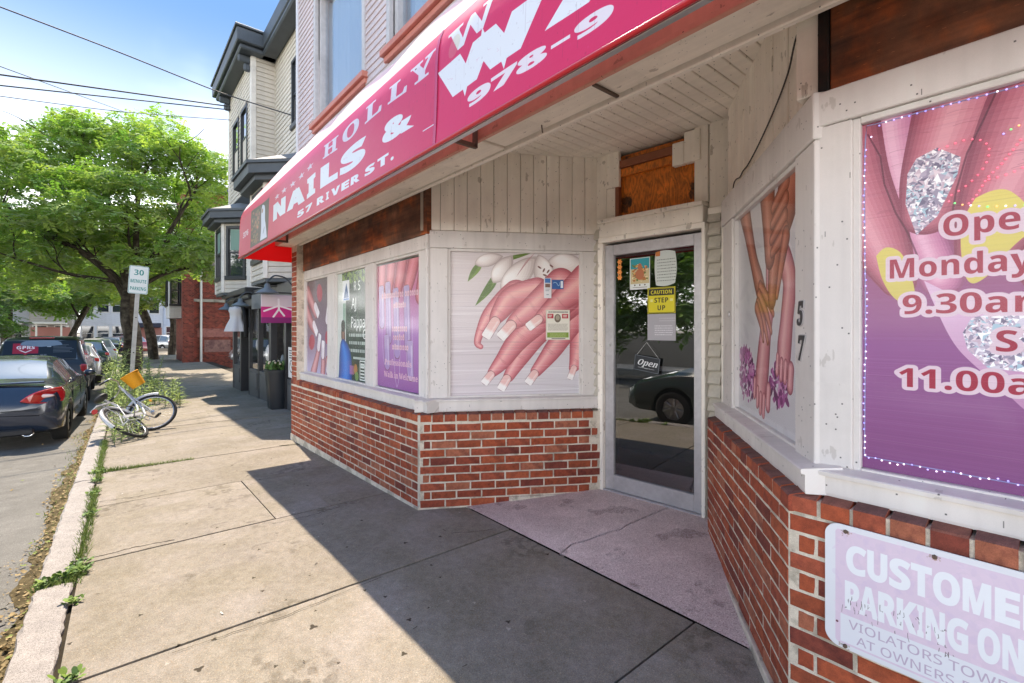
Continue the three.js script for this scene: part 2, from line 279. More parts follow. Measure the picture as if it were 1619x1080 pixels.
{ // granite kerb stones
  const kerb = new THREE.Group(); kerb.name = 'kerb'; kerb.userData.kind = 'structure'; scene.add(kerb); srand(5);
  const cuts = [1.45, -1.22, -3.89, -6.56, -9.2, -11.9, -14.5, -17.2, -20, -24, -28, -34, -40];
  for (let k = 0; k + 1 < cuts.length; k++) {
    const za = cuts[k] - 0.012, zb = cuts[k + 1] + 0.012, n = 44, P = [], U = [], I = [], rows = [];
    for (let i = 0; i <= n; i++) {
      const z = lerp(za, zb, i / n), y = gs(z) + 0.012, w = () => rr(-0.007, 0.007), e = i === 0 || i === n ? 0.012 : 0;
      const pts = [[kf(z) + w(), gr(z) - 0.1], [kf(z) + w(), y - 0.022 - e], [kf(z) + 0.014 + w(), y - 0.002 - e + w() * 0.25], [(kf(z) + kb(z)) / 2, y - e * 0.6 + w() * 0.5], [kb(z) - 0.01 + w(), y - 0.001 - e + w() * 0.25], [kb(z) + w(), y - 0.012 - e], [kb(z), y - 0.15]];
      rows.push(pts); let u = 0; pts.forEach((p, j) => { if (j) u += Math.hypot(p[0] - pts[j - 1][0], p[1] - pts[j - 1][1]); P.push(p[0], p[1], z); U.push(u, z); });
    }
    for (let i = 0; i < n; i++) for (let j = 0; j < 6; j++) { const a = i * 7 + j, b = a + 7; I.push(a, a + 1, b, a + 1, b + 1, b); }
    for (const b of [0, n * 7]) for (let j = 1; j < 6; j++) I.push(b, b + j, b + j + 1);
    let g = new THREE.BufferGeometry(); g.setAttribute('position', new THREE.Float32BufferAttribute(P, 3)); g.setAttribute('uv', new THREE.Float32BufferAttribute(U, 2)); g.setIndex(I); g = g.toNonIndexed(); g.computeVertexNormals();
    lpart(kerb, 'kerb_stone', g, mat.granite);
  }
}
{ // pavement slabs, joints recessed; one longitudinal joint beside the shop
  const pave = new THREE.Group(); pave.name = 'pavement'; pave.userData.kind = 'structure'; scene.add(pave); srand(8);
  const zs = [2.9, 1.55, 0.15, -1.26, -2.74, -4.12, -5.47, -6.87, -8.3, -9.7, -11.1, -12.5, -13.9, -15.3, -16.7, -18.2, -20, -22, -24, -26, -29, -33, -38, -45];
  const slab = (x0, x1, za, zb, dy = 0) => {
    const n = 5, P = [], U = [], I = [], q = rr(0, 9), q2 = rr(0, 9);
    const xs = (f, z) => (typeof f === 'function' ? f(z) : f);
    for (let i = 0; i <= n; i++) for (let j = 0; j <= n; j++) {
      const z = lerp(za, zb, j / n), x = lerp(xs(x0, z), xs(x1, z), i / n); P.push(x, gs(z) + dy, z); U.push(x + q, -z + q2);
    }
    for (let i = 0; i < n; i++) for (let j = 0; j < n; j++) { const a = i * (n + 1) + j, b = a + n + 1; I.push(a, b, a + 1, b, b + 1, a + 1); }
    const ring = []; for (let j = 0; j <= n; j++) ring.push(j); for (let i = 1; i <= n; i++) ring.push(i * (n + 1) + n); for (let j = n - 1; j >= 0; j--) ring.push(n * (n + 1) + j); for (let i = n - 1; i >= 0; i--) ring.push(i * (n + 1));
    const base = P.length / 3; ring.forEach((a) => { const c = (v, o, w) => v + Math.sign(o - v) * w; P.push(P[a * 3], P[a * 3 + 1] - 0.05, P[a * 3 + 2]); U.push(U[a * 2] + 0.05, U[a * 2 + 1]); });
    for (let k = 0; k + 1 < ring.length; k++) I.push(ring[k], ring[k + 1], base + k + 1, ring[k], base + k + 1, base + k);
    let g = new THREE.BufferGeometry(); g.setAttribute('position', new THREE.Float32BufferAttribute(P, 3)); g.setAttribute('uv', new THREE.Float32BufferAttribute(U, 2)); g.setIndex(I); g = g.toNonIndexed(); g.computeVertexNormals();
    lpart(pave, 'slab', g, mat.slab);
  };
  const back = (z) => kb(z) + 0.018;
  for (let k = 0; k + 1 < zs.length; k++) {
    const za = zs[k] - 0.007, zb = zs[k + 1] + 0.007, far = zs[k] < -7.4 ? 3.3 : 2.275, end = zs[k] < -7.4 && zs[k] > -16.5 ? 3.0 : zs[k] <= -16.5 ? 3.6 : far;
    if (k === 5) { slab(back, 0.985, za, -5.108, rr(-0.003, 0.003)); slab(back, 0.985, -5.12, zb, rr(-0.003, 0.003)); slab(0.995, end, za, zb, rr(-0.003, 0.003)); continue; }
    slab(back, end, za, zb, rr(-0.003, 0.003));
  }
  lpart(pave, 'joint_bed', strip((z) => kb(z) - 0.01, 4, zLine.slice(1), (z) => gs(z) - 0.022), mat.joint);
  // cracks: thin dark ragged lines in the concrete
  const crack = (pts, w) => { const P = [], U = [], I = []; let k = 0; for (let i = 0; i + 1 < pts.length; i++) { const n = 12; for (let j = 0; j < n; j++) { const t = j / n, x = lerp(pts[i][0], pts[i + 1][0], t) + rr(-0.006, 0.006), z = lerp(pts[i][1], pts[i + 1][1], t) + rr(-0.008, 0.008), q = w * rr(0.3, 1); P.push(x, gs(z) + 0.004, z - q, x, gs(z) + 0.004, z + q); U.push(x, z, x, z); if (k) { const b = k * 2; I.push(b - 2, b - 1, b, b - 1, b + 1, b); } k++; } } const g = new THREE.BufferGeometry(); g.setAttribute('position', new THREE.Float32BufferAttribute(P, 3)); g.setAttribute('uv', new THREE.Float32BufferAttribute(U, 2)); g.setIndex(I); g.computeVertexNormals(); lpart(pave, 'crack', g, mat.joint); };
  crack([[-0.17, -4.19], [0.1, -4.21], [0.35, -4.17]], 0.008); crack([[0.95, -4.02], [1.25, -4.0], [1.5, -4.05]], 0.004); crack([[-0.1, -5.62], [0.15, -5.56], [0.4, -5.6]], 0.006); crack([[1.9, -2.95], [2.2, -2.80]], 0.003); crack([[0.2, -2.70], [0.7, -2.66], [1.3, -2.71]], 0.0025); crack([[1.7, -6.9], [1.95, -6.8]], 0.02);
}
// ---------- the nail salon building ----------
const shop = thing('corner_shop', [3, 0, -3.4], 'pink-sided shop building with brick base, white window frames and recessed doorway', 'building');
const PA = [1.95, -7.25], PB = [1.95, -3.52], PC = [3.28, -2.70], PDL = [3.32, -2.68], PDR = [3.40, -1.81], PE = [3.20, -1.67], PF = [1.95, -0.70];
const LF = seg(PA, PB), LA = seg(PB, PC), DW = seg(PDL, PDR), RA = seg(PE, PF), RF = seg(PF, [1.95, 1.6]);
const floorY = (x) => clamp((x - 2.275) * 0.092, 0, 0.1);
{ // sloping pink concrete of the recess, cracked in two
  const pave = scene.children.find((o) => o.name === 'pavement'); srand(31);
  const crack = []; for (const [x, z] of [[2.278, -2.22], [2.42, -2.235], [2.5, -2.205], [2.62, -2.19], [2.74, -2.16], [2.8, -2.125], [2.9, -2.13], [3.05, -2.10], [3.2, -2.09], [3.5, -2.06]]) crack.push([x + rr(-0.006, 0.006), z + rr(-0.008, 0.008)]);
  const mk = (outline, side) => {
    const P = [], U = [], I = []; const n = crack.length;
    crack.forEach(([x, z], i) => { const zz = z + side * 0.0075; for (let j = 0; j <= 4; j++) { const zj = lerp(zz, outline, j / 4); P.push(x, floorY(x) + 0.006, zj); U.push(x, zj); } P.push(x, floorY(x) - 0.05, zz); U.push(x, zz); });
    for (let i = 0; i + 1 < n; i++) { for (let j = 0; j < 4; j++) { const a = i * 6 + j, b = a + 6; side > 0 ? I.push(a, a + 1, b, a + 1, b + 1, b) : I.push(a, b, a + 1, a + 1, b, b + 1); } const a = i * 6, b = a + 6; I.push(a, a + 5, b, b, a + 5, b + 5); }
    const g = new THREE.BufferGeometry(); g.setAttribute('position', new THREE.Float32BufferAttribute(P, 3)); g.setAttribute('uv', new THREE.Float32BufferAttribute(U, 2)); g.setIndex(I); g.computeVertexNormals(); return g;
  };
  lpart(pave, 'doorway_slab', mk(-0.3, 1), mat.pinkSlab); lpart(pave, 'doorway_slab', mk(-4.0, -1), mat.pinkSlab);
}
// bricks: irregular face, arrised edges; a few variants share their geometry
function brickGeo(w, h, seed, proud = 0.003) {
  srand(seed); const N = [], nx = 3, ny = 1, j = () => rr(-0.0016, 0.0016);
  for (let i = 0; i < nx; i++) N.push([-w / 2 + w * i / nx + j(), -h / 2 + j()]); for (let i = 0; i < 2; i++) N.push([w / 2 + j(), -h / 2 + h * i / 2 + j()]);
  for (let i = 0; i < nx; i++) N.push([w / 2 - w * i / nx + j(), h / 2 + j()]); for (let i = 0; i < 2; i++) N.push([-w / 2 + j(), h / 2 - h * i / 2 + j()]);
  const P = [], U = [], I = [], n = N.length, cut = 0.0028, o = rr(0, 3), o2 = rr(0, 3);
  P.push(0, 0, proud); U.push(o, o2);
  for (const [f, d] of [[1, 0], [0, cut], [0, proud + 0.008]]) N.forEach(([x, y]) => { const sx = f ? x - Math.sign(x) * cut * (0.6 + rnd() * 0.8) : x, sy = f ? y - Math.sign(y) * cut * (0.6 + rnd() * 0.8) : y; P.push(sx, sy, proud - d + (f ? rr(-0.0012, 0.0008) : 0)); U.push(sx + o, sy + o2 + d); });
  for (let i = 0; i < n; i++) { const k = (i + 1) % n; I.push(0, 1 + i, 1 + k); for (let r = 0; r < 2; r++) { const a = 1 + r * n + i, b = 1 + r * n + k, c = a + n, d = b + n; I.push(a, c, b, b, c, d); } }
  let g = new THREE.BufferGeometry(); g.setAttribute('position', new THREE.Float32BufferAttribute(P, 3)); g.setAttribute('uv', new THREE.Float32BufferAttribute(U, 2)); g.setIndex(I); g = g.toNonIndexed(); g.computeVertexNormals(); return g;
}
const BL = 0.2, BH = 0.0588, PITCH = 0.0704, JT = 0.0116;
const stretchers = [1, 2, 3, 4, 5].map((s) => brickGeo(BL, BH, s)), closers = [6, 7].map((s) => brickGeo(0.05, BH, s)), halves = [8, 9].map((s) => brickGeo(0.094, BH, s));
// the upward faces of the cap bricks are weathered grey: their own material group
function topGroup(g) {
  g = g.index ? g.toNonIndexed() : g; const n = g.attributes.normal, tris = [[], []]; for (let i = 0; i < n.count; i += 3) tris[n.getY(i) > 0.4 ? 1 : 0].push(i);
  const order = [...tris[0], ...tris[1]].flatMap((i) => [i, i + 1, i + 2]), out = new THREE.BufferGeometry(); for (const k of ['position', 'normal', 'uv']) { const a = g.attributes[k], z = a.itemSize, v = new Float32Array(order.length * z); order.forEach((o, i) => { for (let c = 0; c < z; c++) v[i * z + c] = a.array[o * z + c]; }); out.setAttribute(k, new THREE.BufferAttribute(v, z)); }
  out.addGroup(0, tris[0].length * 3, 0); out.addGroup(tris[0].length * 3, tris[1].length * 3, 1); return out;
}
// rowlock along the top: a brick on its side whose top slopes outwards
function sillBrick(seed) { srand(seed); const w = 0.088 + rr(-0.003, 0.003), t = 0.07, j = () => rr(-0.002, 0.002); const g = prism([[-0.08, t + 0.012], [-0.08, 0], [0.004 + j() * 0.5, 0], [0.006 + j() * 0.5, 0.004], [0.006 + j() * 0.5, t - 0.012 + j()], [0.001, t - 0.006 + j()]], w); g.translate(0, 0, -w / 2); g.rotateY(-Math.PI / 2); g.translate(0, 0, 0); const u = g.attributes.position, uv = []; for (let i = 0; i < u.count; i++) uv.push(u.getX(i) + u.getZ(i) * 0.5 + seed, u.getY(i) + u.getZ(i) * 0.7); g.setAttribute('uv', new THREE.Float32BufferAttribute(uv, 2)); return topGroup(g); }
const sillBricks = [11, 12, 13, 14].map(sillBrick);
function lowWall(S, name, y0, rows, top, opts) {
  const w = part(shop, 'low_wall', S.box(opts.from ?? 0, opts.to ?? S.L, -0.35, top - 0.014, -0.3, 0, 0), mat.mortar, shop); srand(opts.seed);
  const far = [], put = (geo, m, s, y, d = 0) => {
    const p = S.at(s, y, d);
    if (s < (opts.stuffBefore ?? -1)) { const g = geo.clone(); g.applyMatrix4(S.m.clone().setPosition(p)); far.push([g, m]); return; }
    const b = shadows(new THREE.Mesh(geo, geo.groups.length ? [m, mat.brickDark[(rnd() * 3) | 0]] : m)); b.name = 'brick'; b.position.set(p.x - shop.position.x, p.y, p.z - shop.position.z); b.rotation.set(0, S.turn + rr(-0.006, 0.006), rr(-0.004, 0.004)); w.add(b);
  };
  const end = (opts.to ?? S.L);
  for (let r = 0; r < rows; r++) {
    const y = y0 + r * PITCH + BH / 2, odd = r % 2; let s = (opts.start ?? 0.004), e = opts.brickEnd ?? end; const pick = () => mat.brick[(rnd() * mat.brick.length) | 0];
    if (odd && opts.closer) { s += 0.022 + rnd() * 0.012; put(closers[(rnd() * 2) | 0], pick(), s + 0.025, y); s += 0.05 + JT; }
    else if (odd) { put(halves[(rnd() * 2) | 0], pick(), s + 0.047, y); s += 0.094 + JT; }
    while (s + 0.03 < e) {
      const left = e - s; if (left < BL + 0.002) { if (left > 0.09) put(halves[(rnd() * 2) | 0], pick(), s + 0.047, y); else if (left > 0.045) put(closers[0], pick(), s + 0.025, y); break; }
      put(stretchers[(rnd() * 5) | 0], pick(), s + BL / 2, y + rr(-0.0012, 0.0012), rr(-0.001, 0.001)); s += BL + JT;
    }
  }
  for (let s = 0.05 + (opts.start ?? 0); s < (opts.brickEnd ?? end) - 0.03; s += 0.1) put(sillBricks[(rnd() * 4) | 0], mat.brick[(rnd() * mat.brick.length) | 0], s, top - 0.068 + rr(-0.003, 0.002), rr(-0.004, 0.004));
  if (far.length) {
    const by = new Map(); far.forEach(([g, m]) => { if (!by.has(m)) by.set(m, []); by.get(m).push(g); });
    for (const [m, gs0] of by) { gs0.forEach((g) => g.clearGroups()); stuff(part(shop, 'brick_rows', gs0.map((g) => (g.index ? g.toNonIndexed() : g)), m, w)); }
  }
  return w;
}
lowWall(LF, 'left', 0.006, 10, 0.795, { seed: 41, stuffBefore: 2.25, closer: false });
lowWall(LA, 'angled', 0.012, 10, 0.795, { seed: 42, closer: true });
lowWall(RA, 'right angled', 0.045, 11, 0.89, { seed: 43 });
lowWall(RF, 'right', 0.045, 11, 0.89, { seed: 44, closer: true, to: RF.L, brickEnd: 0.85 });
part(shop, 'cement_base', [LF.box(0, LF.L, -0.2, 0.016, 0, 0.014), LA.box(0.75, LA.L, -0.1, 0.07, 0.001, 0.015, 0.005), RA.box(0, RA.L, -0.2, 0.045, 0, 0.02)], mat.mortar);
{ // brick pier at the far corner, going up behind the awning
  const pier = part(shop, 'brick_pier', box(1.955, 2.3, -0.3, 2.72, -7.25, -7.0, 0), mat.mortar); srand(55); const list = [];
  for (let r = 0; r < 37; r++) for (let k = 0; k < 1; k++) { const g = (r % 2 ? stretchers : stretchers)[r % 5].clone(); g.scale(1.12, 1, 1); g.applyMatrix4(LF.m.clone().setPosition(LF.at(0.125, 0.03 + r * PITCH, -0.005))); list.push([g, r % 6]); }
  for (let q = 0; q < 6; q++) stuff(part(shop, 'brick_rows', list.filter((v) => v[1] === q).map((v) => v[0]), mat.brick[q], pier));
}
// sills
const sillProfile = (S, s0, s1, y0, y1) => { const g = prism([[-0.17, y0], [-0.048, y0], [-0.045, y0 + 0.01], [-0.045, y1 - 0.022], [-0.032, y1 - 0.018], [-0.03, y1 - 0.004], [-0.036, y1], [-0.17, y1 + 0.012]], s1 - s0); const p = g.attributes.position, uv = []; for (let i = 0; i < p.count; i++) uv.push(p.getZ(i), p.getY(i) + p.getX(i)); g.setAttribute('uv', new THREE.Float32BufferAttribute(uv, 2)); g.rotateY(-Math.PI / 2); g.scale(-1, 1, 1); const q = g.attributes.position; if (g.index) g.setIndex(null); const a = q.array; for (let i = 0; i < q.count; i += 3) for (let c = 0; c < 3; c++) { const t = a[i * 3 + c]; a[i * 3 + c] = a[i * 3 + 6 + c]; a[i * 3 + 6 + c] = t; const u = g.attributes.uv.array; if (c < 2) { const v = u[i * 2 + c]; u[i * 2 + c] = u[i * 2 + 4 + c]; u[i * 2 + 4 + c] = v; } } g.computeVertexNormals(); g.translate(s0, 0, 0); return S.put(g); };
part(shop, 'window_sill', sillProfile(LF, 0.02, LF.L + 0.045, 0.80, 0.90), mat.white);
part(shop, 'window_sill', sillProfile(LA, -0.045, LA.L + 0.02, 0.80, 0.905), mat.white);
part(shop, 'window_sill', sillProfile(RA, 0.0, RA.L + 0.03, 0.893, 0.985), mat.white);
part(shop, 'window_sill', sillProfile(RF, 0.032, RF.L, 0.893, 0.985), mat.white);
// window frames: posts, head boards and slim stops round each pane, glass in them
const D0 = -0.1;                                         // face of the frames, behind the brick
function shopWindow(S, s0, s1, y0, y1, glassMat = mat.posterGlass) {
  const f = part(shop, 'window_frame', [S.box(s0 - 0.002, s0 + 0.022, y0, y1, -0.2, D0 - 0.012, 0.003), S.box(s1 - 0.022, s1 + 0.002, y0, y1, -0.2, D0 - 0.012, 0.003), S.box(s0 + 0.022, s1 - 0.022, y1 - 0.022, y1 + 0.002, -0.2, D0 - 0.012, 0.003), S.box(s0 + 0.022, s1 - 0.022, y0 - 0.002, y0 + 0.014, -0.2, D0 - 0.012, 0.003)], mat.white);
  part(shop, 'pane', S.sheet(s0 + 0.015, s1 - 0.015, y0 + 0.005, y1 - 0.015, -0.13), glassMat, f);
}
{ // left front: three windows
  part(shop, 'post', LF.box(0.02, 0.255, 0.905, 2.19, -0.22, D0), mat.white); part(shop, 'post', LF.box(1.195, 1.44, 0.905, 2.19, -0.22, D0), mat.white); part(shop, 'post', LF.box(2.37, 2.58, 0.905, 2.19, -0.22, D0), mat.white);
  part(shop, 'post', LF.box(3.53, LF.L - 0.04, 0.905, 2.19, -0.22, D0), mat.white);
  part(shop, 'head_board', LF.box(0.02, LF.L - 0.038, 2.192, 2.315, -0.22, D0 + 0.004), mat.white);
  shopWindow(LF, 0.255, 1.195, 0.905, 2.19); shopWindow(LF, 1.44, 2.37, 0.905, 2.19); shopWindow(LF, 2.58, 3.53, 0.905, 2.19);
  part(shop, 'timber_panel', LF.box(0.09, LF.L - 0.04, 2.317, 2.73, -0.2, D0 + 0.012), mat.darkwood, shop, 'dark stained timber board over the three left windows');
  part(shop, 'timber_post', LF.box(0.0, 0.088, 2.19, 2.72, -0.2, D0 + 0.03), M([0.05, 0.03, 0.02], 0.8, { map: rep(T.darkwood, 3) }));
}
{ // left angled: one big window, boards above
  part(shop, 'post', LA.box(0.045, 0.235, 0.91, 2.2, -0.22, D0), mat.white); part(shop, 'post', LA.box(1.43, LA.L, 0.91, 2.2, -0.22, D0), mat.white);
  part(shop, 'head_board', LA.box(0.045, LA.L, 2.202, 2.35, -0.22, D0 + 0.004), mat.white);
  shopWindow(LA, 0.235, 1.43, 0.91, 2.2);
  const p = part(shop, 'board_panel', LA.box(0.0, LA.L + 0.05, 2.353, 3.06, -0.24, D0 - 0.028, 0), mat.gap); srand(61);
  let s = 0.055; while (s < LA.L + 0.02) { const w = 0.112 + rr(-0.003, 0.003); part(shop, 'board', LA.box(s, Math.min(s + w, LA.L + 0.04), 2.354, 3.05, D0 - 0.03, D0 - 0.006 + rr(-0.002, 0.002), 0.004), mat.cream, p); s += w + 0.004; }
}
{ // right angled window, boards above set further back
  part(shop, 'post', RA.box(0.0, 0.25, 0.985, 2.22, -0.22, D0), mat.white); part(shop, 'post', RA.box(1.35, RA.L - 0.035, 0.985, 2.22, -0.22, D0), mat.white);
  part(shop, 'head_board', RA.box(-0.03, RA.L - 0.03, 2.222, 2.40, -0.22, D0 + 0.006), mat.white);
  shopWindow(RA, 0.25, 1.35, 0.99, 2.22);
  const p = part(shop, 'board_panel', RA.box(-0.1, RA.L - 0.12, 2.403, 3.1, -0.2, D0 - 0.065, 0), mat.gap); srand(62);
  let s = -0.05; while (s < RA.L - 0.08) { const w = 0.105 + rr(-0.003, 0.003); part(shop, 'board', RA.box(s, Math.min(s + w, RA.L - 0.045), 2.404, 3.07, D0 - 0.067, D0 - 0.04 + rr(-0.003, 0.003), 0.004), mat.cream, p); s += w + 0.004; }
}
{ // right front window
  part(shop, 'post', RF.box(0.052, 0.175, 0.99, 2.265, -0.22, D0), mat.white); part(shop, 'post', RF.box(1.35, 1.5, 0.99, 2.265, -0.22, D0), mat.white);
  part(shop, 'head_board', RF.box(0.0522, RF.L, 2.267, 2.395, -0.22, D0 + 0.006), mat.white);
  shopWindow(RF, 0.175, 1.35, 0.985, 2.265);
  part(shop, 'timber_panel', RF.box(0.1, RF.L, 2.398, 2.74, -0.2, D0 - 0.02), mat.darkwood, shop, 'dark stained timber board over the right window');
  part(shop, 'timber_post', RF.box(0.062, 0.098, 2.398, 2.74, -0.2, D0 - 0.01), M([0.06, 0.05, 0.04], 0.8, { map: rep(T.darkwood, 3) }));
  part(shop, 'corner_board', RF.box(-0.02, 0.06, 2.41, 2.9, -0.26, D0 - 0.03), mat.cream);
}
{ // door wall: header, jambs, lap siding strips, plywood in the old transom, boards
  part(shop, 'door_header', [DW.box(-0.043, 0.883, 2.305, 2.43, -0.15, 0.03), DW.box(-0.05, 0.89, 2.43, 2.462, -0.15, 0.06), DW.box(-0.043, 0.883, 2.26, 2.303, -0.12, 0.045)], mat.cream);
  part(shop, 'door_jamb', DW.box(-0.052, 0.0, 0.06, 2.258, -0.12, 0.04), mat.cream); part(shop, 'door_jamb', DW.box(0.876, 0.905, 0.06, 2.30, -0.12, 0.045), mat.cream);
  const tr = part(shop, 'transom_panel', DW.box(0.08, 0.80, 2.464, 3.02, -0.14, -0.085), mat.plywood, shop, 'weathered orange plywood boarding over the door');
  part(shop, 'transom_frame', [DW.box(0.055, 0.12, 2.464, 2.96, -0.08, -0.03), DW.box(0.12, 0.80, 2.90, 2.965, -0.08, -0.03)], mat.darkply, tr);
  part(shop, 'transom_frame', DW.box(0.121, 0.799, 2.83, 2.898, -0.084, -0.05), mat.plywood, tr);
  const p = part(shop, 'board_panel', [DW.box(-0.2, 0.078, 2.464, 3.07, -0.16, -0.06, 0), DW.box(0.802, 1.15, 2.40, 3.07, -0.16, -0.06, 0)], mat.gap);
  for (const [a, b, y0, y1, d] of [[-0.14, -0.005, 2.40, 3.06, 0], [0.0, 0.085, 2.44, 2.74, 0.004], [0.0, 0.128, 2.742, 3.06, 0.012], [0.795, 0.90, 2.464, 3.06, 0.01], [0.905, 1.06, 2.40, 3.06, 0], [0.62, 0.715, 2.79, 2.97, 0.02], [0.72, 0.845, 2.79, 3.03, 0.026]]) part(shop, 'board', DW.box(a, b, y0, y1, -0.058, -0.03 + d, 0.004), mat.cream, p);
  for (const [s0, s1] of [[0.908, 1.0], [-0.115, -0.056]]) {
    const sp = part(shop, 'siding_strip', DW.box(s0, s1, 0.06, 2.40, -0.14, -0.045, 0), mat.cream);
    for (let y = 0.08; y < 2.36; y += 0.101) { const g = prism([[-0.05, 0], [0.0, 0], [0.012, 0.012], [0.0, 0.05], [-0.028, 0.099], [-0.05, 0.1]], s1 - s0); g.rotateY(-Math.PI / 2); g.translate(s1, y, 0); part(shop, 'siding_board', DW.put(g), M([0.66, 0.60, 0.50], 0.6, { map: rep(T.plain, 2) }), sp); }
  }
  part(shop, 'corner_strip', [DW.box(1.0, 1.03, 0.06, 2.40, -0.12, -0.01), DW.box(0.905, 1.03, 2.36, 2.41, -0.12, 0.0)], mat.cream);
}
{ // aluminium glass door
  const y0 = 0.105, y1 = 2.235, dm = mat.aluminium;
  const door = part(shop, 'door', [DW.box(0.002, 0.085, y0, y1, -0.045, 0.0, 0.004), DW.box(0.80, 0.874, y0, y1, -0.045, 0.0, 0.004), DW.box(0.085, 0.80, 2.145, y1, -0.045, -0.002, 0.004), DW.box(0.085, 0.80, y0, 0.235, -0.045, -0.002, 0.004)], dm, shop, 'glass door in a scuffed aluminium frame');
  part(shop, 'pane', DW.sheet(0.085, 0.80, 0.235, 2.145, -0.022), mat.doorGlass, door);
  part(shop, 'push_bar', [DW.box(0.085, 0.80, 1.16, 1.20, -0.075, -0.05, 0.004)], mat.aluminium, door);
  for (const y of [0.30, 2.0]) part(shop, 'hinge', DW.box(0.862, 0.878, y, y + 0.12, 0.001, 0.012, 0.004), mat.steel, door);
  const lk = new THREE.CylinderGeometry(0.014, 0.014, 0.012, 14); lk.rotateX(Math.PI / 2); lk.translate(0.045, 1.36, 0.005); part(shop, 'lock', DW.put(lk), mat.steel, door);
  part(shop, 'plate', DW.box(0.025, 0.04, 1.05, 1.22, 0.0005, 0.003, 0.001), mat.steel, door);
  part(shop, 'threshold', DW.box(-0.05, 0.905, 0.04, 0.103, -0.12, 0.035), mat.aluminium);
}
{ // soffit of tongue-and-groove boards running from the beam to the door wall
  const so = part(shop, 'soffit', box(1.98, 3.6, 3.075, 3.12, -3.7, -0.4, 0), mat.gap); srand(63);
  for (let z = -3.62; z < -0.5; z += 0.093) part(shop, 'soffit_board', box(1.99, 3.55, 3.045 + rr(0, 0.004), 3.072, z, z + 0.0885, 0.005), mat.soffit, so);
}
{ // beam over the shop front: pink fascia, pale underside, trim
  part(shop, 'fascia', [box(1.735, 1.765, 2.68, 3.5, -7.28, -2.62), box(1.735, 1.765, 2.675, 3.5, -2.615, 1.6)], mat.pink);
  part(shop, 'beam_board', [box(1.766, 1.955, 2.678, 2.71, -7.27, -2.4, 0.004), box(1.766, 1.955, 2.69, 2.72, -2.395, 1.6, 0.004)], mat.trimgrey);
  part(shop, 'beam', [box(1.768, 2.03, 2.75, 3.5, -7.26, 1.6, 0)], mat.trimgrey);
  part(shop, 'beam_trim', [box(1.975, 2.01, 2.672, 2.715, -7.1, 1.6, 0.006), box(2.012, 2.034, 2.70, 3.05, -7.1, 1.6, 0.003)], mat.cream);
  part(shop, 'nail', [rod([1.9, 2.70, -2.0], [1.93, 2.655, -2.02], 0.004), bar([1.77, 2.682, -1.50], [1.96, 2.682, -1.50], 0.012, 0.02)], mat.rust);
}
{ // floor above, outer walls and roof: they close the building and cast its shadow
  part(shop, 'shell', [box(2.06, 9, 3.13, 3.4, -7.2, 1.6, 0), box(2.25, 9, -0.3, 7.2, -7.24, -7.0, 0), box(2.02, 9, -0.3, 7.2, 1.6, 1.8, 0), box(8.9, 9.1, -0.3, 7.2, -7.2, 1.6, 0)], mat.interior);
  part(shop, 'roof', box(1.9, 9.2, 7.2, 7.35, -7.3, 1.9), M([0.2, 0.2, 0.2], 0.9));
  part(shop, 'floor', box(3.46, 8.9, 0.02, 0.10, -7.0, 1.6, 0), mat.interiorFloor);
  part(shop, 'inner_wall', [LF.box(0.3, LF.L, 0.5, 0.9, -0.3, -0.24, 0), DW.box(0.9, 1.2, 0.1, 2.4, -0.3, -0.15, 0), DW.box(-0.3, -0.05, 0.1, 2.4, -0.3, -0.15, 0), box(4.6, 4.7, 0.1, 3.1, -7, 1.5, 0)], mat.interior);
}
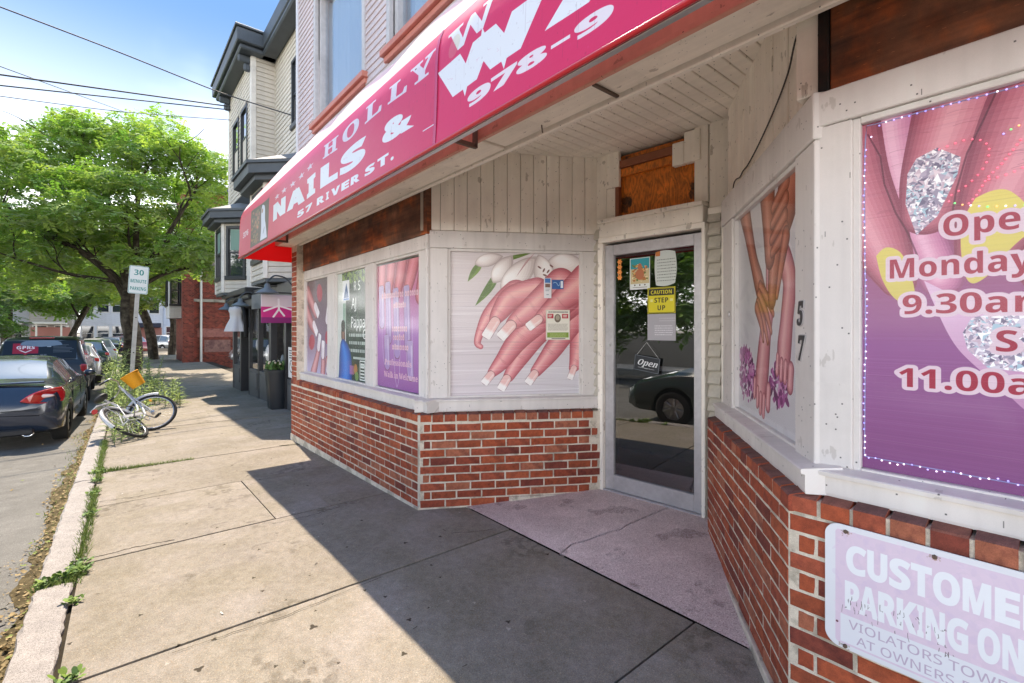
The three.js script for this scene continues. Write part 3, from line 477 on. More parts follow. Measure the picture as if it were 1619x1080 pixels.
{ // upper storey: pink vinyl siding with two windows
  const UP = seg([2.04, -7.25], [2.04, 1.6]), wins = [[0.84, 2.36, 4.2, 5.85], [3.02, 4.5, 4.2, 5.85]];
  const w = part(shop, 'upper_wall', UP.holes(0, UP.L, 3.4, 7.2, -0.2, -0.02, wins), mat.pinkSiding), P = 0.0755; srand(71);
  const course = (len) => { const g = prism([[-0.02, -0.004], [0.012, 0], [0.013, 0.006], [0.0, P + 0.004], [-0.02, P + 0.004]], len); const p = g.attributes.position, uv = []; for (let i = 0; i < p.count; i++) uv.push(p.getZ(i), p.getY(i) + p.getX(i)); g.setAttribute('uv', new THREE.Float32BufferAttribute(uv, 2)); g.rotateY(Math.PI / 2); g.scale(1, 1, -1); return g; };
  const flip = (g) => { const a = g.toNonIndexed ? (g.index ? g.toNonIndexed() : g) : g; for (const nm of ['position', 'uv', 'normal']) { const t = a.attributes[nm], n = t.itemSize; for (let i = 0; i < t.count; i += 3) for (let c = 0; c < n; c++) { const q = t.array[i * n + c]; t.array[i * n + c] = t.array[(i + 2) * n + c]; t.array[(i + 2) * n + c] = q; } } a.computeVertexNormals(); return a; };
  for (let y = 3.62; y < 6.6; y += P) {
    const cut = wins.map((h) => [h[0] - 0.07, h[1] + 0.07, h[2] - 0.11, h[3] + 0.1]).filter((h) => h[2] < y + P && h[3] > y); let s = 0.06; const runs = [];
    for (const h of cut) { runs.push([s, h[0]]); s = h[1]; } runs.push([s, 5.6]);
    for (const [a, b] of runs) { const g = flip(course(b - a)); g.translate(a, y, 0); part(shop, 'siding_board', UP.put(g), mat.pinkSiding, w); }
  }
  part(shop, 'corner_board', UP.box(-0.02, 0.06, 3.3, 7.2, -0.1, 0.025), M([0.78, 0.76, 0.78], 0.5, { map: rep(T.plain, 1) }));
  for (const [a, b, y0, y1] of wins) {
    const f = part(shop, 'window_frame', [UP.box(a - 0.07, a, y0 - 0.03, y1 + 0.08, -0.1, 0.025), UP.box(b, b + 0.07, y0 - 0.03, y1 + 0.08, -0.1, 0.025), UP.box(a, b, y1, y1 + 0.08, -0.1, 0.025), UP.box(a, a + 0.06, y0, y1, -0.12, -0.03), UP.box(b - 0.06, b, y0, y1, -0.12, -0.03)], mat.frameGrey);
    part(shop, 'pane', UP.sheet(a + 0.06, b - 0.06, y0, y1, -0.09), mat.skyGlass, f);
    const cg = new THREE.PlaneGeometry(b - a + 0.2, y1 - y0 + 0.2, 60, 1), cp = cg.attributes.position; for (let i = 0; i < cp.count; i++) cp.setZ(i, 0.018 * Math.sin(cp.getX(i) * 21) + 0.01 * Math.sin(cp.getX(i) * 47 + 1)); cg.computeVertexNormals(); cg.translate((a + b) / 2, (y0 + y1) / 2, -0.16); part(shop, 'curtain', UP.put(cg), mat.curtain, f);
    part(shop, 'window_sill', [UP.box(a - 0.12, b + 0.12, y0 - 0.06, y0, -0.1, 0.07), UP.box(a - 0.1, b + 0.1, y0 - 0.115, y0 - 0.062, -0.05, 0.035)], mat.redSill, f);
    part(shop, 'window_hood', UP.box(a - 0.1, b + 0.1, y1 + 0.082, y1 + 0.18, -0.1, 0.06), mat.redSill, f);
  }
  part(shop, 'ledge_board', UP.box(0.06, UP.L, 3.9, 4.02, -0.05, 0.03), mat.pinkSiding);
  const fl = part(shop, 'wall_bracket', [tube([[1.96, 4.30, -3.42], [1.9, 4.36, -3.45], [1.88, 4.55, -3.55], [1.87, 4.8, -3.7]], 0.012), rod([1.95, 4.22, -3.42], [1.95, 4.3, -3.42], 0.03, 0.022)], mat.rust);
}
// ---------- awning ----------
{
  const aw = thing('shop_awning', [1.6, 2.46, -3.0], 'long pink and red vinyl shop awning with white lettering', 'awning');
  // profile (x, y): front face, rounded top edge, slope back to the wall
  const prof = [[1.285, 2.46], [1.292, 2.60], [1.297, 2.75], [1.30, 2.88], [1.306, 2.97], [1.318, 3.03], [1.342, 3.09], [1.385, 3.165], [1.50, 3.34], [1.66, 3.56], [1.83, 3.78], [1.96, 3.925], [2.035, 3.975]];
  const face = 6;                                          // the first points are the printed front
  const sheet = (z0, z1, a, b, nz, wob) => {
    const P = [], U = [], I = []; let len = [0]; for (let k = a + 1; k <= b; k++) len.push(len[len.length - 1] + Math.hypot(prof[k][0] - prof[k - 1][0], prof[k][1] - prof[k - 1][1]));
    const n = b - a; for (let i = 0; i <= nz; i++) { const z = lerp(z0, z1, i / nz); for (let k = 0; k <= n; k++) { const q = wob * Math.sin(z * 5.3 + k * 0.4) * Math.sin(k / n * Math.PI); P.push(prof[a + k][0] + q * 0.6, prof[a + k][1] - q, z); U.push(i / nz, len[k] / len[n]); } }
    for (let i = 0; i < nz; i++) for (let k = 0; k < n; k++) { const p = i * (n + 1) + k, q = p + n + 1; I.push(p, q, p + 1, q, q + 1, p + 1); }
    const g = new THREE.BufferGeometry(); g.setAttribute('position', new THREE.Float32BufferAttribute(P, 3)); g.setAttribute('uv', new THREE.Float32BufferAttribute(U, 2)); g.setIndex(I); g.computeVertexNormals(); return g;
  };
  const z0 = -7.26, zs = -2.164, z1 = 1.2, yTop = prof[face][1];
  const bg = (x, w, h, c) => { x.fillStyle = c; x.fillRect(0, 0, w, h); };
  // text helper in metres: z along, y up, fitted into [za, zb] with cap height
  const write = (x, W, H, za, zb) => (str, a, b, y, cap, font, color = '#eef0f2', weight = 1) => {
    x.save(); const sx = W / (zb - za), sy = H / (yTop - 2.46); x.font = font.replace('%', '200'); x.textBaseline = 'alphabetic'; x.fillStyle = color;
    const m = x.measureText(str), wid = m.actualBoundingBoxRight + m.actualBoundingBoxLeft, hgt = m.actualBoundingBoxAscent;
    x.translate((a - za) * sx, H - (y - 2.46) * sy); x.scale((b - a) * sx / wid, cap * sy / hgt); x.translate(m.actualBoundingBoxLeft, 0); x.fillText(str, 0, 0); if (weight > 1) { x.strokeStyle = color; x.lineWidth = weight; x.lineJoin = 'miter'; x.strokeText(str, 0, 0); } x.restore();
  };
  const grime = (x, W, H, seed) => { srand(seed); for (let i = 0; i < 900; i++) { x.fillStyle = rnd() < 0.6 ? 'rgba(60,16,28,0.10)' : 'rgba(250,220,230,0.08)'; x.beginPath(); x.ellipse(rnd() * W, rnd() * H, rr(0.5, 3), rr(0.5, 5), 0, 0, 7); x.fill(); } for (let i = 0; i < 150; i++) { x.strokeStyle = 'rgba(206,60,110,0.30)'; x.lineWidth = rr(0.5, 1.3); let a = rnd() * W, b = rnd() * H; x.beginPath(); x.moveTo(a, b); for (let k = 0; k < 4; k++) { a += rr(-14, 14); b += rr(-9, 9); x.lineTo(a, b); } x.stroke(); } for (let i = 0; i < 90; i++) { x.strokeStyle = 'rgba(70,20,34,0.14)'; x.lineWidth = rr(0.6, 2); const a = rnd() * W, b = rnd() * H; x.beginPath(); x.moveTo(a, b); x.lineTo(a + rr(-2, 2), b + rr(20, 120)); x.stroke(); } };
  const star = (x, cx, cy, r, q) => { x.beginPath(); for (let i = 0; i < 10; i++) { const a = -Math.PI / 2 + i * Math.PI / 5, k = i % 2 ? r * 0.4 : r; x.lineTo(cx + k * Math.cos(a) * q, cy + k * Math.sin(a)); } x.closePath(); x.fill(); };
  const serif = 'bold %px serif', sans = '900 %px sans-serif';
  const left = print(2048, 512, (x, W, H) => {
    bg(x, W, H, '#dc2458'); const t = write(x, W, H, z0, zs), sx = W / (zs - z0), sy = H / (yTop - 2.46);
    t('376', -7.05, -6.72, 2.70, 0.07, sans, '#f0d6dc');
    const X = (z) => (z - z0) * sx, Y = (y) => H - (y - 2.46) * sy;      // printed photograph, brown with a pale figure
    x.fillStyle = '#4a2f22'; x.fillRect(X(-6.56), Y(2.95), X(-5.70) - X(-6.56), Y(2.50) - Y(2.95));
    srand(3); for (let i = 0; i < 60; i++) { x.fillStyle = `rgba(${150 + 80 * rnd() | 0},${90 + 60 * rnd() | 0},${60 + 50 * rnd() | 0},0.5)`; x.beginPath(); x.ellipse(X(rr(-6.5, -6.1)), Y(rr(2.53, 2.92)), 14 * rnd() + 4, 22 * rnd() + 5, rnd() * 3, 0, 7); x.fill(); }
    x.fillStyle = '#dfe0ea'; x.beginPath(); x.moveTo(X(-6.02), Y(2.93)); x.bezierCurveTo(X(-5.8), Y(2.92), X(-5.92), Y(2.78), X(-5.84), Y(2.70)); x.lineTo(X(-5.74), Y(2.52)); x.lineTo(X(-6.05), Y(2.52)); x.bezierCurveTo(X(-5.98), Y(2.7), X(-6.1), Y(2.8), X(-6.02), Y(2.93)); x.fill();
    x.fillStyle = '#8f8a96'; x.beginPath(); x.ellipse(X(-5.9), Y(2.62), 6, 34, 0.3, 0, 7); x.fill(); x.fillStyle = '#a8745a'; x.beginPath(); x.ellipse(X(-6.0), Y(2.86), 12, 22, 0.2, 0, 7); x.fill();
    x.fillStyle = '#e9ccd6'; for (const [z, y] of [[-5.34, 2.87], [-5.08, 2.88], [-4.8, 2.885], [-4.53, 2.895], [-4.27, 2.90]]) star(x, X(z), Y(y), 25, 1.7);
    for (const [c, a, b] of [['N', -5.47, -5.04], ['A', -4.93, -4.44], ['I', -4.32, -4.13], ['L', -3.955, -3.62], ['S', -3.52, -3.11]]) t(c, a, b, 2.655, 0.15, sans, '#eef0f2', 16);
    t('&', -2.80, -2.43, 2.655, 0.12, sans, '#eef0f2', 10); t('-', -2.30, -2.17, 2.575, 0.012, sans);
    for (const [c, a, b] of [['5', -4.60, -4.42], ['7', -4.36, -4.19], ['R', -4.05, -3.88], ['I', -3.83, -3.77], ['V', -3.71, -3.54], ['E', -3.50, -3.36], ['R', -3.32, -3.17], ['S', -3.07, -2.92], ['T', -2.87, -2.72], ['.', -2.68, -2.645]]) t(c, a, b, 2.525, c === '.' ? 0.015 : 0.055, sans, '#eef0f2', 8);
    for (const [c, a, b] of [['H', -3.93, -3.63], ['O', -3.52, -3.21], ['L', -3.09, -2.84], ['L', -2.74, -2.51], ['Y', -2.47, -2.20]]) t(c, a, b, 2.875 + (a + 3.9) * 0.008, 0.11, serif, '#e6dbe4', 6);
    x.fillStyle = 'rgba(90,20,40,0.5)'; x.fillRect(W - 8, 0, 3, H); grime(x, W, H, 5);
  });
  const right = print(2048, 512, (x, W, H) => {
    bg(x, W, H, '#e01a58'); const t = write(x, W, H, zs, z1);
    t('W', -2.06, -1.66, 2.875, 0.12, serif, '#efeef0', 6); t('W', -2.11, -1.375, 2.675, 0.16, sans, '#f1f2f4', 20); t('A', -1.30, -0.72, 2.68, 0.16, sans, '#f1f2f4', 16);
    for (const [c, a, b] of [['9', -1.865, -1.69], ['7', -1.68, -1.51], ['8', -1.505, -1.33], ['9', -1.18, -1.01]]) t(c, a, b, 2.555, 0.062, sans, '#f4e6ea', 6);
    x.fillStyle = '#f4e6ea'; const sx = W / (z1 - zs), sy = H / (yTop - 2.46); x.fillRect((-1.305 - zs) * sx, H - 0.132 * sy, 0.1 * sx, 0.014 * sy);
    x.fillStyle = 'rgba(226,222,140,0.75)'; x.beginPath(); x.ellipse((-2.0 - zs) * sx, H - 0.45 * sy, 30, 42, 0.4, 0, 7); x.globalCompositeOperation = 'source-atop'; x.fillStyle = 'rgba(220,200,150,0.35)'; x.fill(); x.globalCompositeOperation = 'source-over'; grime(x, W, H, 6);
  });
  const vinyl = (map) => PH([0.86, 0.86, 0.88], 0.42, { map, clearcoat: 0.25, clearcoatRoughness: 0.2, bumpMap: rep(T.vinyl, 4, 1), bumpScale: 0.007, side: THREE.DoubleSide });
  const top = PH([0.92, 0.50, 0.55], 1, { transmission: 0.5, thickness: 0, clearcoat: 0.3, side: THREE.DoubleSide });  // paler than the front panels: sunlit brightness is put into this pink
  const red = PH([0.9, 0.012, 0.02], 1, { transmission: 0.4, thickness: 0, side: THREE.DoubleSide });
  part(aw, 'front_panel', sheet(z0, zs, 0, face, 90, 0.006), vinyl(left)); part(aw, 'front_panel', sheet(zs, z1, 0, face, 70, 0.006), vinyl(right));
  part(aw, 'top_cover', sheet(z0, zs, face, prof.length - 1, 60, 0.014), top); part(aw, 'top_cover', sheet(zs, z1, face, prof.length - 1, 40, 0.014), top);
  const endShape = () => { const g = prism([...prof, [2.035, 2.46]], 0.004); g.translate(0, 0, z0 - 0.002); return g; };
  part(aw, 'end_panel', endShape(), red, aw, 'bright red end panel with the sun behind it');
  part(aw, 'hem', [tube([[1.285, 2.458, z0], [1.285, 2.458, -2], [1.285, 2.458, z1]], 0.011, 8, 40)], PH([0.5, 0.01, 0.02], 0.3, { clearcoat: 0.5 }));
  part(aw, 'rail', bar([1.33, 2.475, z0 + 0.01], [1.33, 2.475, z1], 0.028, 0.028), mat.steel);
  part(aw, 'seam', sheet(zs - 0.012, zs + 0.012, 0, face, 1, 0).translate(-0.003, 0, 0), PH([0.56, 0.03, 0.1], 0.25, { clearcoat: 0.6 }));
  for (const z of [-6.6, -2.41, 0.7]) { // steel brackets
    const b = part(aw, 'bracket', [bar([1.725, 2.64, z], [1.30, 2.64, z], 0.026, 0.026), bar([1.722, 2.628, z], [1.722, 3.4, z], 0.026, 0.026), bar([1.32, 2.63, z], [1.32, 2.98, z], 0.02, 0.02), bar([1.34, 3.0, z], [2.02, 3.9, z], 0.02, 0.02)], mat.rust);
  }
}
// ---------- window posters and signs: flat print ----------
// airbrushed limb along a path: list of [x, y, r]; tones from edge to middle
function limb(x, pts, tones, lx = -0.25, ly = -0.3) {
  const P = []; for (let i = 0; i + 1 < pts.length; i++) { const a = pts[Math.max(i - 1, 0)], b = pts[i], c = pts[i + 1], d = pts[Math.min(i + 2, pts.length - 1)]; const n = 14; for (let k = 0; k < n; k++) { const t = k / n, f = (q) => 0.5 * (2 * b[q] + (c[q] - a[q]) * t + (2 * a[q] - 5 * b[q] + 4 * c[q] - d[q]) * t * t + (3 * b[q] - a[q] - 3 * c[q] + d[q]) * t * t * t); P.push([f(0), f(1), f(2)]); } } P.push(pts[pts.length - 1]);
  const N = 9; for (let k = 0; k < N; k++) { const q = k / (N - 1), sh = 1 - 0.86 * q, n = tones.length - 1, i = Math.min(n - 1, Math.floor(q * n)), t = q * n - i, c = tones[i].map((v, j) => Math.round(lerp(v, tones[i + 1][j], t)));
    x.fillStyle = `rgb(${c})`; for (const [px, py, r] of P) { x.beginPath(); x.arc(px + lx * r * q * 0.6, py + ly * r * q * 0.6, Math.max(r * sh, 0.0005), 0, 7); x.fill(); } }
}
function nail(x, cx, cy, l, w, ang, base, tip) { x.save(); x.translate(cx, cy); x.rotate(ang); x.fillStyle = 'rgba(110,60,70,0.55)'; x.beginPath(); x.roundRect(-l / 2 - w * 0.06, -w / 2 - w * 0.06, l + w * 0.12, w * 1.12, w * 0.45); x.fill(); const g = x.createLinearGradient(-l / 2, 0, l / 2, 0); g.addColorStop(0, base); g.addColorStop(0.55, base); g.addColorStop(0.7, tip); g.addColorStop(1, tip); x.fillStyle = g; x.beginPath(); x.roundRect(-l / 2, -w / 2, l, w, [w * 0.5, w * 0.2, w * 0.2, w * 0.5]); x.fill(); x.fillStyle = 'rgba(255,255,255,0.35)'; x.beginPath(); x.roundRect(-l * 0.38, -w * 0.32, l * 0.76, w * 0.18, w * 0.1); x.fill(); x.restore(); }
function petal(x, pts, c0, c1) { x.beginPath(); x.moveTo(...pts[0]); for (let i = 1; i + 2 < pts.length + 1; i += 3) x.bezierCurveTo(...pts[i], ...pts[i + 1], ...pts[(i + 2) % pts.length]); x.closePath(); const g = x.createLinearGradient(pts[0][0], pts[0][1], pts[Math.floor(pts.length / 2)][0], pts[Math.floor(pts.length / 2)][1]); g.addColorStop(0, c0); g.addColorStop(1, c1); x.fillStyle = g; x.fill(); }
function poster(S, s0, s1, y0, y1, W, H, label, fn, d = -0.138) {
  const g = S.sheet(s0, s1, y0, y1, d), t = print(W, H, fn);
  return single('window_poster', g, PH([1, 1, 1], 0.5, { map: t, bumpMap: rep(T.vinyl, 2), bumpScale: 0.004 }), label, 'poster');
}
const rose = [[168, 80, 90], [206, 118, 126], [222, 146, 150], [236, 178, 174]];
// hands over pale ground with lilies, in the left angled window; drawn 0..476 x 0..518
poster(LA, 0.243, 1.422, 0.922, 2.192, 1024, 1116, 'poster of manicured hands and white lilies in the window left of the door', (x, W, H) => {
  x.scale(W / 476, H / 518); const g = x.createLinearGradient(0, 0, 476, 518); g.addColorStop(0, '#d6cccb'); g.addColorStop(0.5, '#d3c9cb'); g.addColorStop(1, '#d2ced2'); x.fillStyle = g; x.fillRect(0, 0, 476, 518);
  srand(70); for (let i = 0; i < 46; i++) { x.strokeStyle = `rgba(${rnd() < 0.5 ? '250,246,246' : '176,166,170'},${0.1 + 0.14 * rnd()})`; x.lineWidth = 1 + 5 * rnd(); const y = rnd() * 518; x.beginPath(); x.moveTo(-10, y); x.bezierCurveTo(120, y + rr(-16, 16), 300, y + rr(-26, 26), 490, y + rr(-20, 20)); x.stroke(); }
  const leaf = (a, c) => { x.fillStyle = c; x.beginPath(); x.moveTo(a[0], a[1]); x.quadraticCurveTo(a[2], a[3], a[4], a[5]); x.quadraticCurveTo(a[6], a[7], a[0], a[1]); x.fill(); };
  leaf([66, 112, 74, 62, 104, 42, 112, 66], '#5f7a2c'); leaf([104, 42, 138, 56, 66, 112, 110, 58], '#75913a'); leaf([92, 198, 124, 126, 164, 74, 196, 120], '#557226'); leaf([164, 74, 190, 100, 92, 198, 150, 160], '#6d8a35'); leaf([176, 42, 176, 18, 300, 2, 230, 34], '#5f7c2a');
  const lily = (cx, cy, rx, ry, a) => { x.save(); x.translate(cx, cy); x.rotate(a); for (let k = 0; k < 8; k++) { const q = 1 - k * 0.1; x.fillStyle = ['#b3a4a0', '#cabdb9', '#d9cecb', '#e3dad6', '#eae2de', '#f0e9e6', '#f4efec', '#f6f3f1'][k]; x.save(); x.translate(-rx * 0.05 * k, -ry * 0.05 * k); x.scale(q, q); x.beginPath(); x.moveTo(-rx, ry * 0.1); x.bezierCurveTo(-rx * 0.7, -ry * 1.3, rx * 0.5, -ry * 1.25, rx * 1.05, -ry * 0.1); x.bezierCurveTo(rx * 0.6, ry * 0.9, -rx * 0.5, ry * 1.35, -rx, ry * 0.1); x.fill(); x.restore(); } x.restore(); };
  lily(140, 34, 52, 26, -0.25); lily(190, 66, 60, 34, -0.9); lily(250, 86, 92, 46, -0.75); lily(430, 52, 80, 50, 0.25); lily(342, 92, 86, 42, 1.35);
  x.strokeStyle = 'rgba(170,120,120,0.6)'; for (let i = 0; i < 12; i++) { x.lineWidth = 1.2; x.beginPath(); x.moveTo(240 + i * 3, 90 - i * 5); x.lineTo(262 + i * 4, 60 - i * 5); x.stroke(); }
  x.fillStyle = '#6b4038'; for (const [a, b, r] of [[324, 56, 0.6], [340, 66, 2], [368, 50, 0.6], [356, 70, 2.2], [344, 84, 0.3], [352, 92, 0.2]]) { x.beginPath(); x.ellipse(a, b, 8, 3, r, 0, 7); x.fill(); }
  const f = (pts) => { limb(x, pts, rose); for (let i = 1; i + 1 < pts.length; i++) { const [px, py, r] = pts[i], [qx, qy] = pts[i + 1], a = Math.atan2(qy - py, qx - px); for (let k = 0; k < 7; k++) { x.strokeStyle = `rgba(150,66,76,${0.12 + 0.16 * rnd()})`; x.lineWidth = rr(0.6, 1.6); const o = rr(-7, 7), w = r * rr(0.3, 0.75), sx = px + Math.cos(a) * o, sy = py + Math.sin(a) * o, nx = -Math.sin(a), ny = Math.cos(a), sk = rr(-0.3, 0.3) * r; x.beginPath(); x.moveTo(sx + nx * (sk - w), sy + ny * (sk - w)); x.quadraticCurveTo(sx + nx * sk + Math.cos(a) * 4, sy + ny * sk + Math.sin(a) * 4, sx + nx * (sk + w), sy + ny * (sk + w)); x.stroke(); } } };
  const nl = (cx, cy, l, w, a) => nail(x, cx, cy, l, w, a, '#e8beb8', '#f4efec');
  f([[484, 280, 46], [474, 350, 38], [462, 400, 27], [450, 424, 17]]); nl(446, 440, 54, 22, 1.95);
  f([[480, 180, 66], [420, 290, 40], [368, 364, 33], [312, 434, 21]]); f([[474, 140, 66], [330, 280, 45], [256, 380, 32], [212, 452, 20]]); f([[424, 165, 54], [260, 306, 40], [190, 396, 29], [154, 436, 18]]);
  nl(297, 456, 58, 29, 2.2); nl(197, 474, 60, 30, 2.1); nl(139, 456, 54, 27, 2.25);
  f([[240, 150, 48], [200, 180, 42], [146, 232, 30], [112, 288, 17], [100, 330, 12], [112, 344, 9]]); f([[316, 136, 44], [226, 166, 42], [182, 218, 32], [164, 246, 22]]); f([[404, 110, 54], [304, 198, 43], [244, 246, 31], [222, 264, 22]]); f([[504, 96, 62], [404, 176, 41], [344, 228, 29], [322, 244, 20]]);
  nl(150, 276, 84, 34, 2.12); nl(206, 284, 78, 37, 2.3); nl(306, 256, 66, 32, 2.48);
  for (let i = 0; i < 2600; i++) { x.fillStyle = rnd() < 0.5 ? 'rgba(255,240,238,0.10)' : 'rgba(120,60,70,0.08)'; x.fillRect(rnd() * 476, rnd() * 518, rr(0.6, 2), rr(0.6, 2)); }
  x.globalAlpha = 0.22; for (let i = 0; i < 30; i++) { x.strokeStyle = rnd() < 0.5 ? '#fff' : '#7a6a70'; x.lineWidth = 0.8 + rnd(); const y = rnd() * 518; x.beginPath(); x.moveTo(0, y); x.lineTo(476, y + rr(-8, 8)); x.stroke(); } x.globalAlpha = 1;
});
// arms, feet and flowers in the right angled window; metres s 0.1..1.5, y 0.98..2.15
poster(RA, 0.258, 1.342, 1.0, 2.21, 1024, 930, 'poster of hands massaging bare feet among purple flowers right of the door', (x, W, H) => {
  const A = (s) => 0.485 + (s - 0.268) / 1.10, B = (y) => 1.054 + (y - 0.996) / 1.106; x.scale(W / (A(1.342) - A(0.258)), -H / (B(2.21) - B(1.0))); x.translate(-A(0.258), -B(2.21));
  x.fillStyle = '#cfcdd0'; x.fillRect(0, 0, 3, 3); srand(71); for (let i = 0; i < 40; i++) { x.fillStyle = `rgba(${rnd() < 0.5 ? '230,228,230' : '180,178,184'},0.25)`; x.beginPath(); x.ellipse(rr(0.4, 1.7), rr(1, 2.2), rr(0.02, 0.14), rr(0.01, 0.05), rnd() * 3, 0, 7); x.fill(); }
  const tan = [[112, 54, 38], [160, 88, 66], [184, 110, 86], [206, 136, 112]], pk = [[150, 76, 88], [198, 124, 132], [216, 150, 154], [232, 178, 178]];
  const L = (pts, t) => limb(x, pts, t, -0.25, 0.3);
  const bloom = (cx, cy, w, h, n) => { for (let i = 0; i < n; i++) { const a = rnd() * 7, r = Math.sqrt(rnd()); x.fillStyle = ['#7c2f6d', '#a04a8e', '#bb6aa6', '#5f2256', '#c98ab6', '#8d3c7c'][(rnd() * 6) | 0]; x.beginPath(); x.ellipse(cx + w * r * Math.cos(a), cy + h * r * Math.sin(a), rr(0.012, 0.035), rr(0.006, 0.016), rnd() * 3, 0, 7); x.fill(); } };
  bloom(0.66, 1.26, 0.16, 0.14, 160); bloom(0.60, 1.36, 0.10, 0.05, 40); bloom(1.18, 1.27, 0.13, 0.10, 110);
  L([[1.20, 1.86, 0.07], [1.30, 1.72, 0.075], [1.27, 1.55, 0.075], [1.24, 1.43, 0.085], [1.23, 1.36, 0.075]], pk);
  for (const [a, b, r] of [[1.15, 1.32, 0.022], [1.20, 1.30, 0.022], [1.25, 1.295, 0.022], [1.31, 1.275, 0.036]]) L([[a + 0.01, b + 0.07, r], [a, b, r]], pk);
  L([[1.06, 1.82, 0.07], [1.05, 1.66, 0.07], [0.98, 1.48, 0.085], [0.93, 1.30, 0.10], [0.90, 1.20, 0.085]], pk);
  for (const [a, b, r] of [[0.80, 1.17, 0.022], [0.85, 1.13, 0.022], [0.90, 1.105, 0.023], [0.95, 1.10, 0.025], [1.02, 1.15, 0.035]]) L([[a + 0.01, b + 0.08, r], [a, b, r]], pk);
  L([[0.56, 2.26, 0.11], [0.68, 2.05, 0.075], [0.79, 1.86, 0.06], [0.88, 1.74, 0.07], [0.96, 1.64, 0.06]], tan);
  for (const [a, b, c, d] of [[0.90, 1.72, 1.10, 1.58], [0.88, 1.68, 1.07, 1.50], [0.86, 1.64, 1.02, 1.45], [0.84, 1.62, 0.95, 1.46]]) L([[a, b, 0.036], [(a + c) / 2 + 0.02, (b + d) / 2, 0.03], [c, d, 0.017]], tan);
  L([[1.42, 2.3, 0.17], [1.30, 2.10, 0.14], [1.20, 1.95, 0.10], [1.12, 1.82, 0.085], [1.08, 1.66, 0.06]], tan); L([[0.99, 2.3, 0.13], [1.03, 2.02, 0.09], [1.05, 1.86, 0.075]], tan);
  for (const [a, b] of [[1.09, 2.06], [1.08, 1.99], [1.07, 1.92], [1.08, 1.86]]) L([[a + 0.18, b + 0.07, 0.04], [a + 0.08, b + 0.03, 0.036], [a, b, 0.026]], tan);
  L([[1.26, 1.9, 0.05], [1.19, 1.76, 0.034], [1.15, 1.66, 0.02]], tan);
});
// three in the left front
const lfMap = (x, W, H, s0, s1, y0, y1) => { const A = (s) => 7.25 + (s - 7.25) / 1.03, B = (y) => 1.5 + (y - 1.5) / 1.03; x.scale(W / (A(s1) - A(s0)), -H / (B(y1) - B(y0))); x.translate(-A(s0), -B(y1)); };
poster(LF, 0.262, 1.188, 0.912, 2.182, 600, 822, 'dark poster of fanned fingers with pearly nails in the farthest window', (x, W, H) => {
  lfMap(x, W, H, 0.262, 1.188, 0.912, 2.182); x.fillStyle = '#5d4a55'; x.fillRect(0, 0, 3, 3); const g = x.createLinearGradient(0, 0.9, 0, 2.2); g.addColorStop(0, '#c4bde0'); g.addColorStop(0.35, '#8a7088'); g.addColorStop(1, '#6c5860'); x.fillStyle = g; x.fillRect(0, 0, 3, 3);
  const t = [[140, 76, 88], [190, 118, 128], [212, 146, 152], [222, 166, 172]], L = (p) => limb(x, p, t, -0.2, 0.3);
  L([[0.5, 2.0, 0.10], [0.66, 1.86, 0.09], [0.84, 1.70, 0.06]]); L([[0.46, 1.75, 0.10], [0.62, 1.60, 0.09], [0.82, 1.48, 0.06]]); L([[0.72, 0.9, 0.11], [0.86, 1.1, 0.08], [0.98, 1.3, 0.05]]); L([[1.1, 0.86, 0.1], [1.12, 1.1, 0.075], [1.11, 1.24, 0.05]]); L([[1.34, 0.9, 0.1], [1.28, 1.1, 0.08]]);
  x.fillStyle = '#b23a52'; x.beginPath(); x.ellipse(0.67, 1.33, 0.12, 0.1, 0.4, 0, 7); x.fill(); x.beginPath(); x.ellipse(0.98, 1.97, 0.10, 0.12, 0.5, 0, 7); x.fill(); x.beginPath(); x.ellipse(1.26, 1.40, 0.07, 0.08, 0, 0, 7); x.fill();
  for (const [a, b, r] of [[0.86, 1.76, -0.75], [0.80, 1.52, -0.75], [0.96, 1.33, 1.25], [1.11, 1.24, 1.5], [1.28, 1.68, 1.2], [1.3, 1.06, 1.3]]) nail(x, a, b, 0.24, 0.11, r, '#e9dfe6', '#f4f0f4');
});
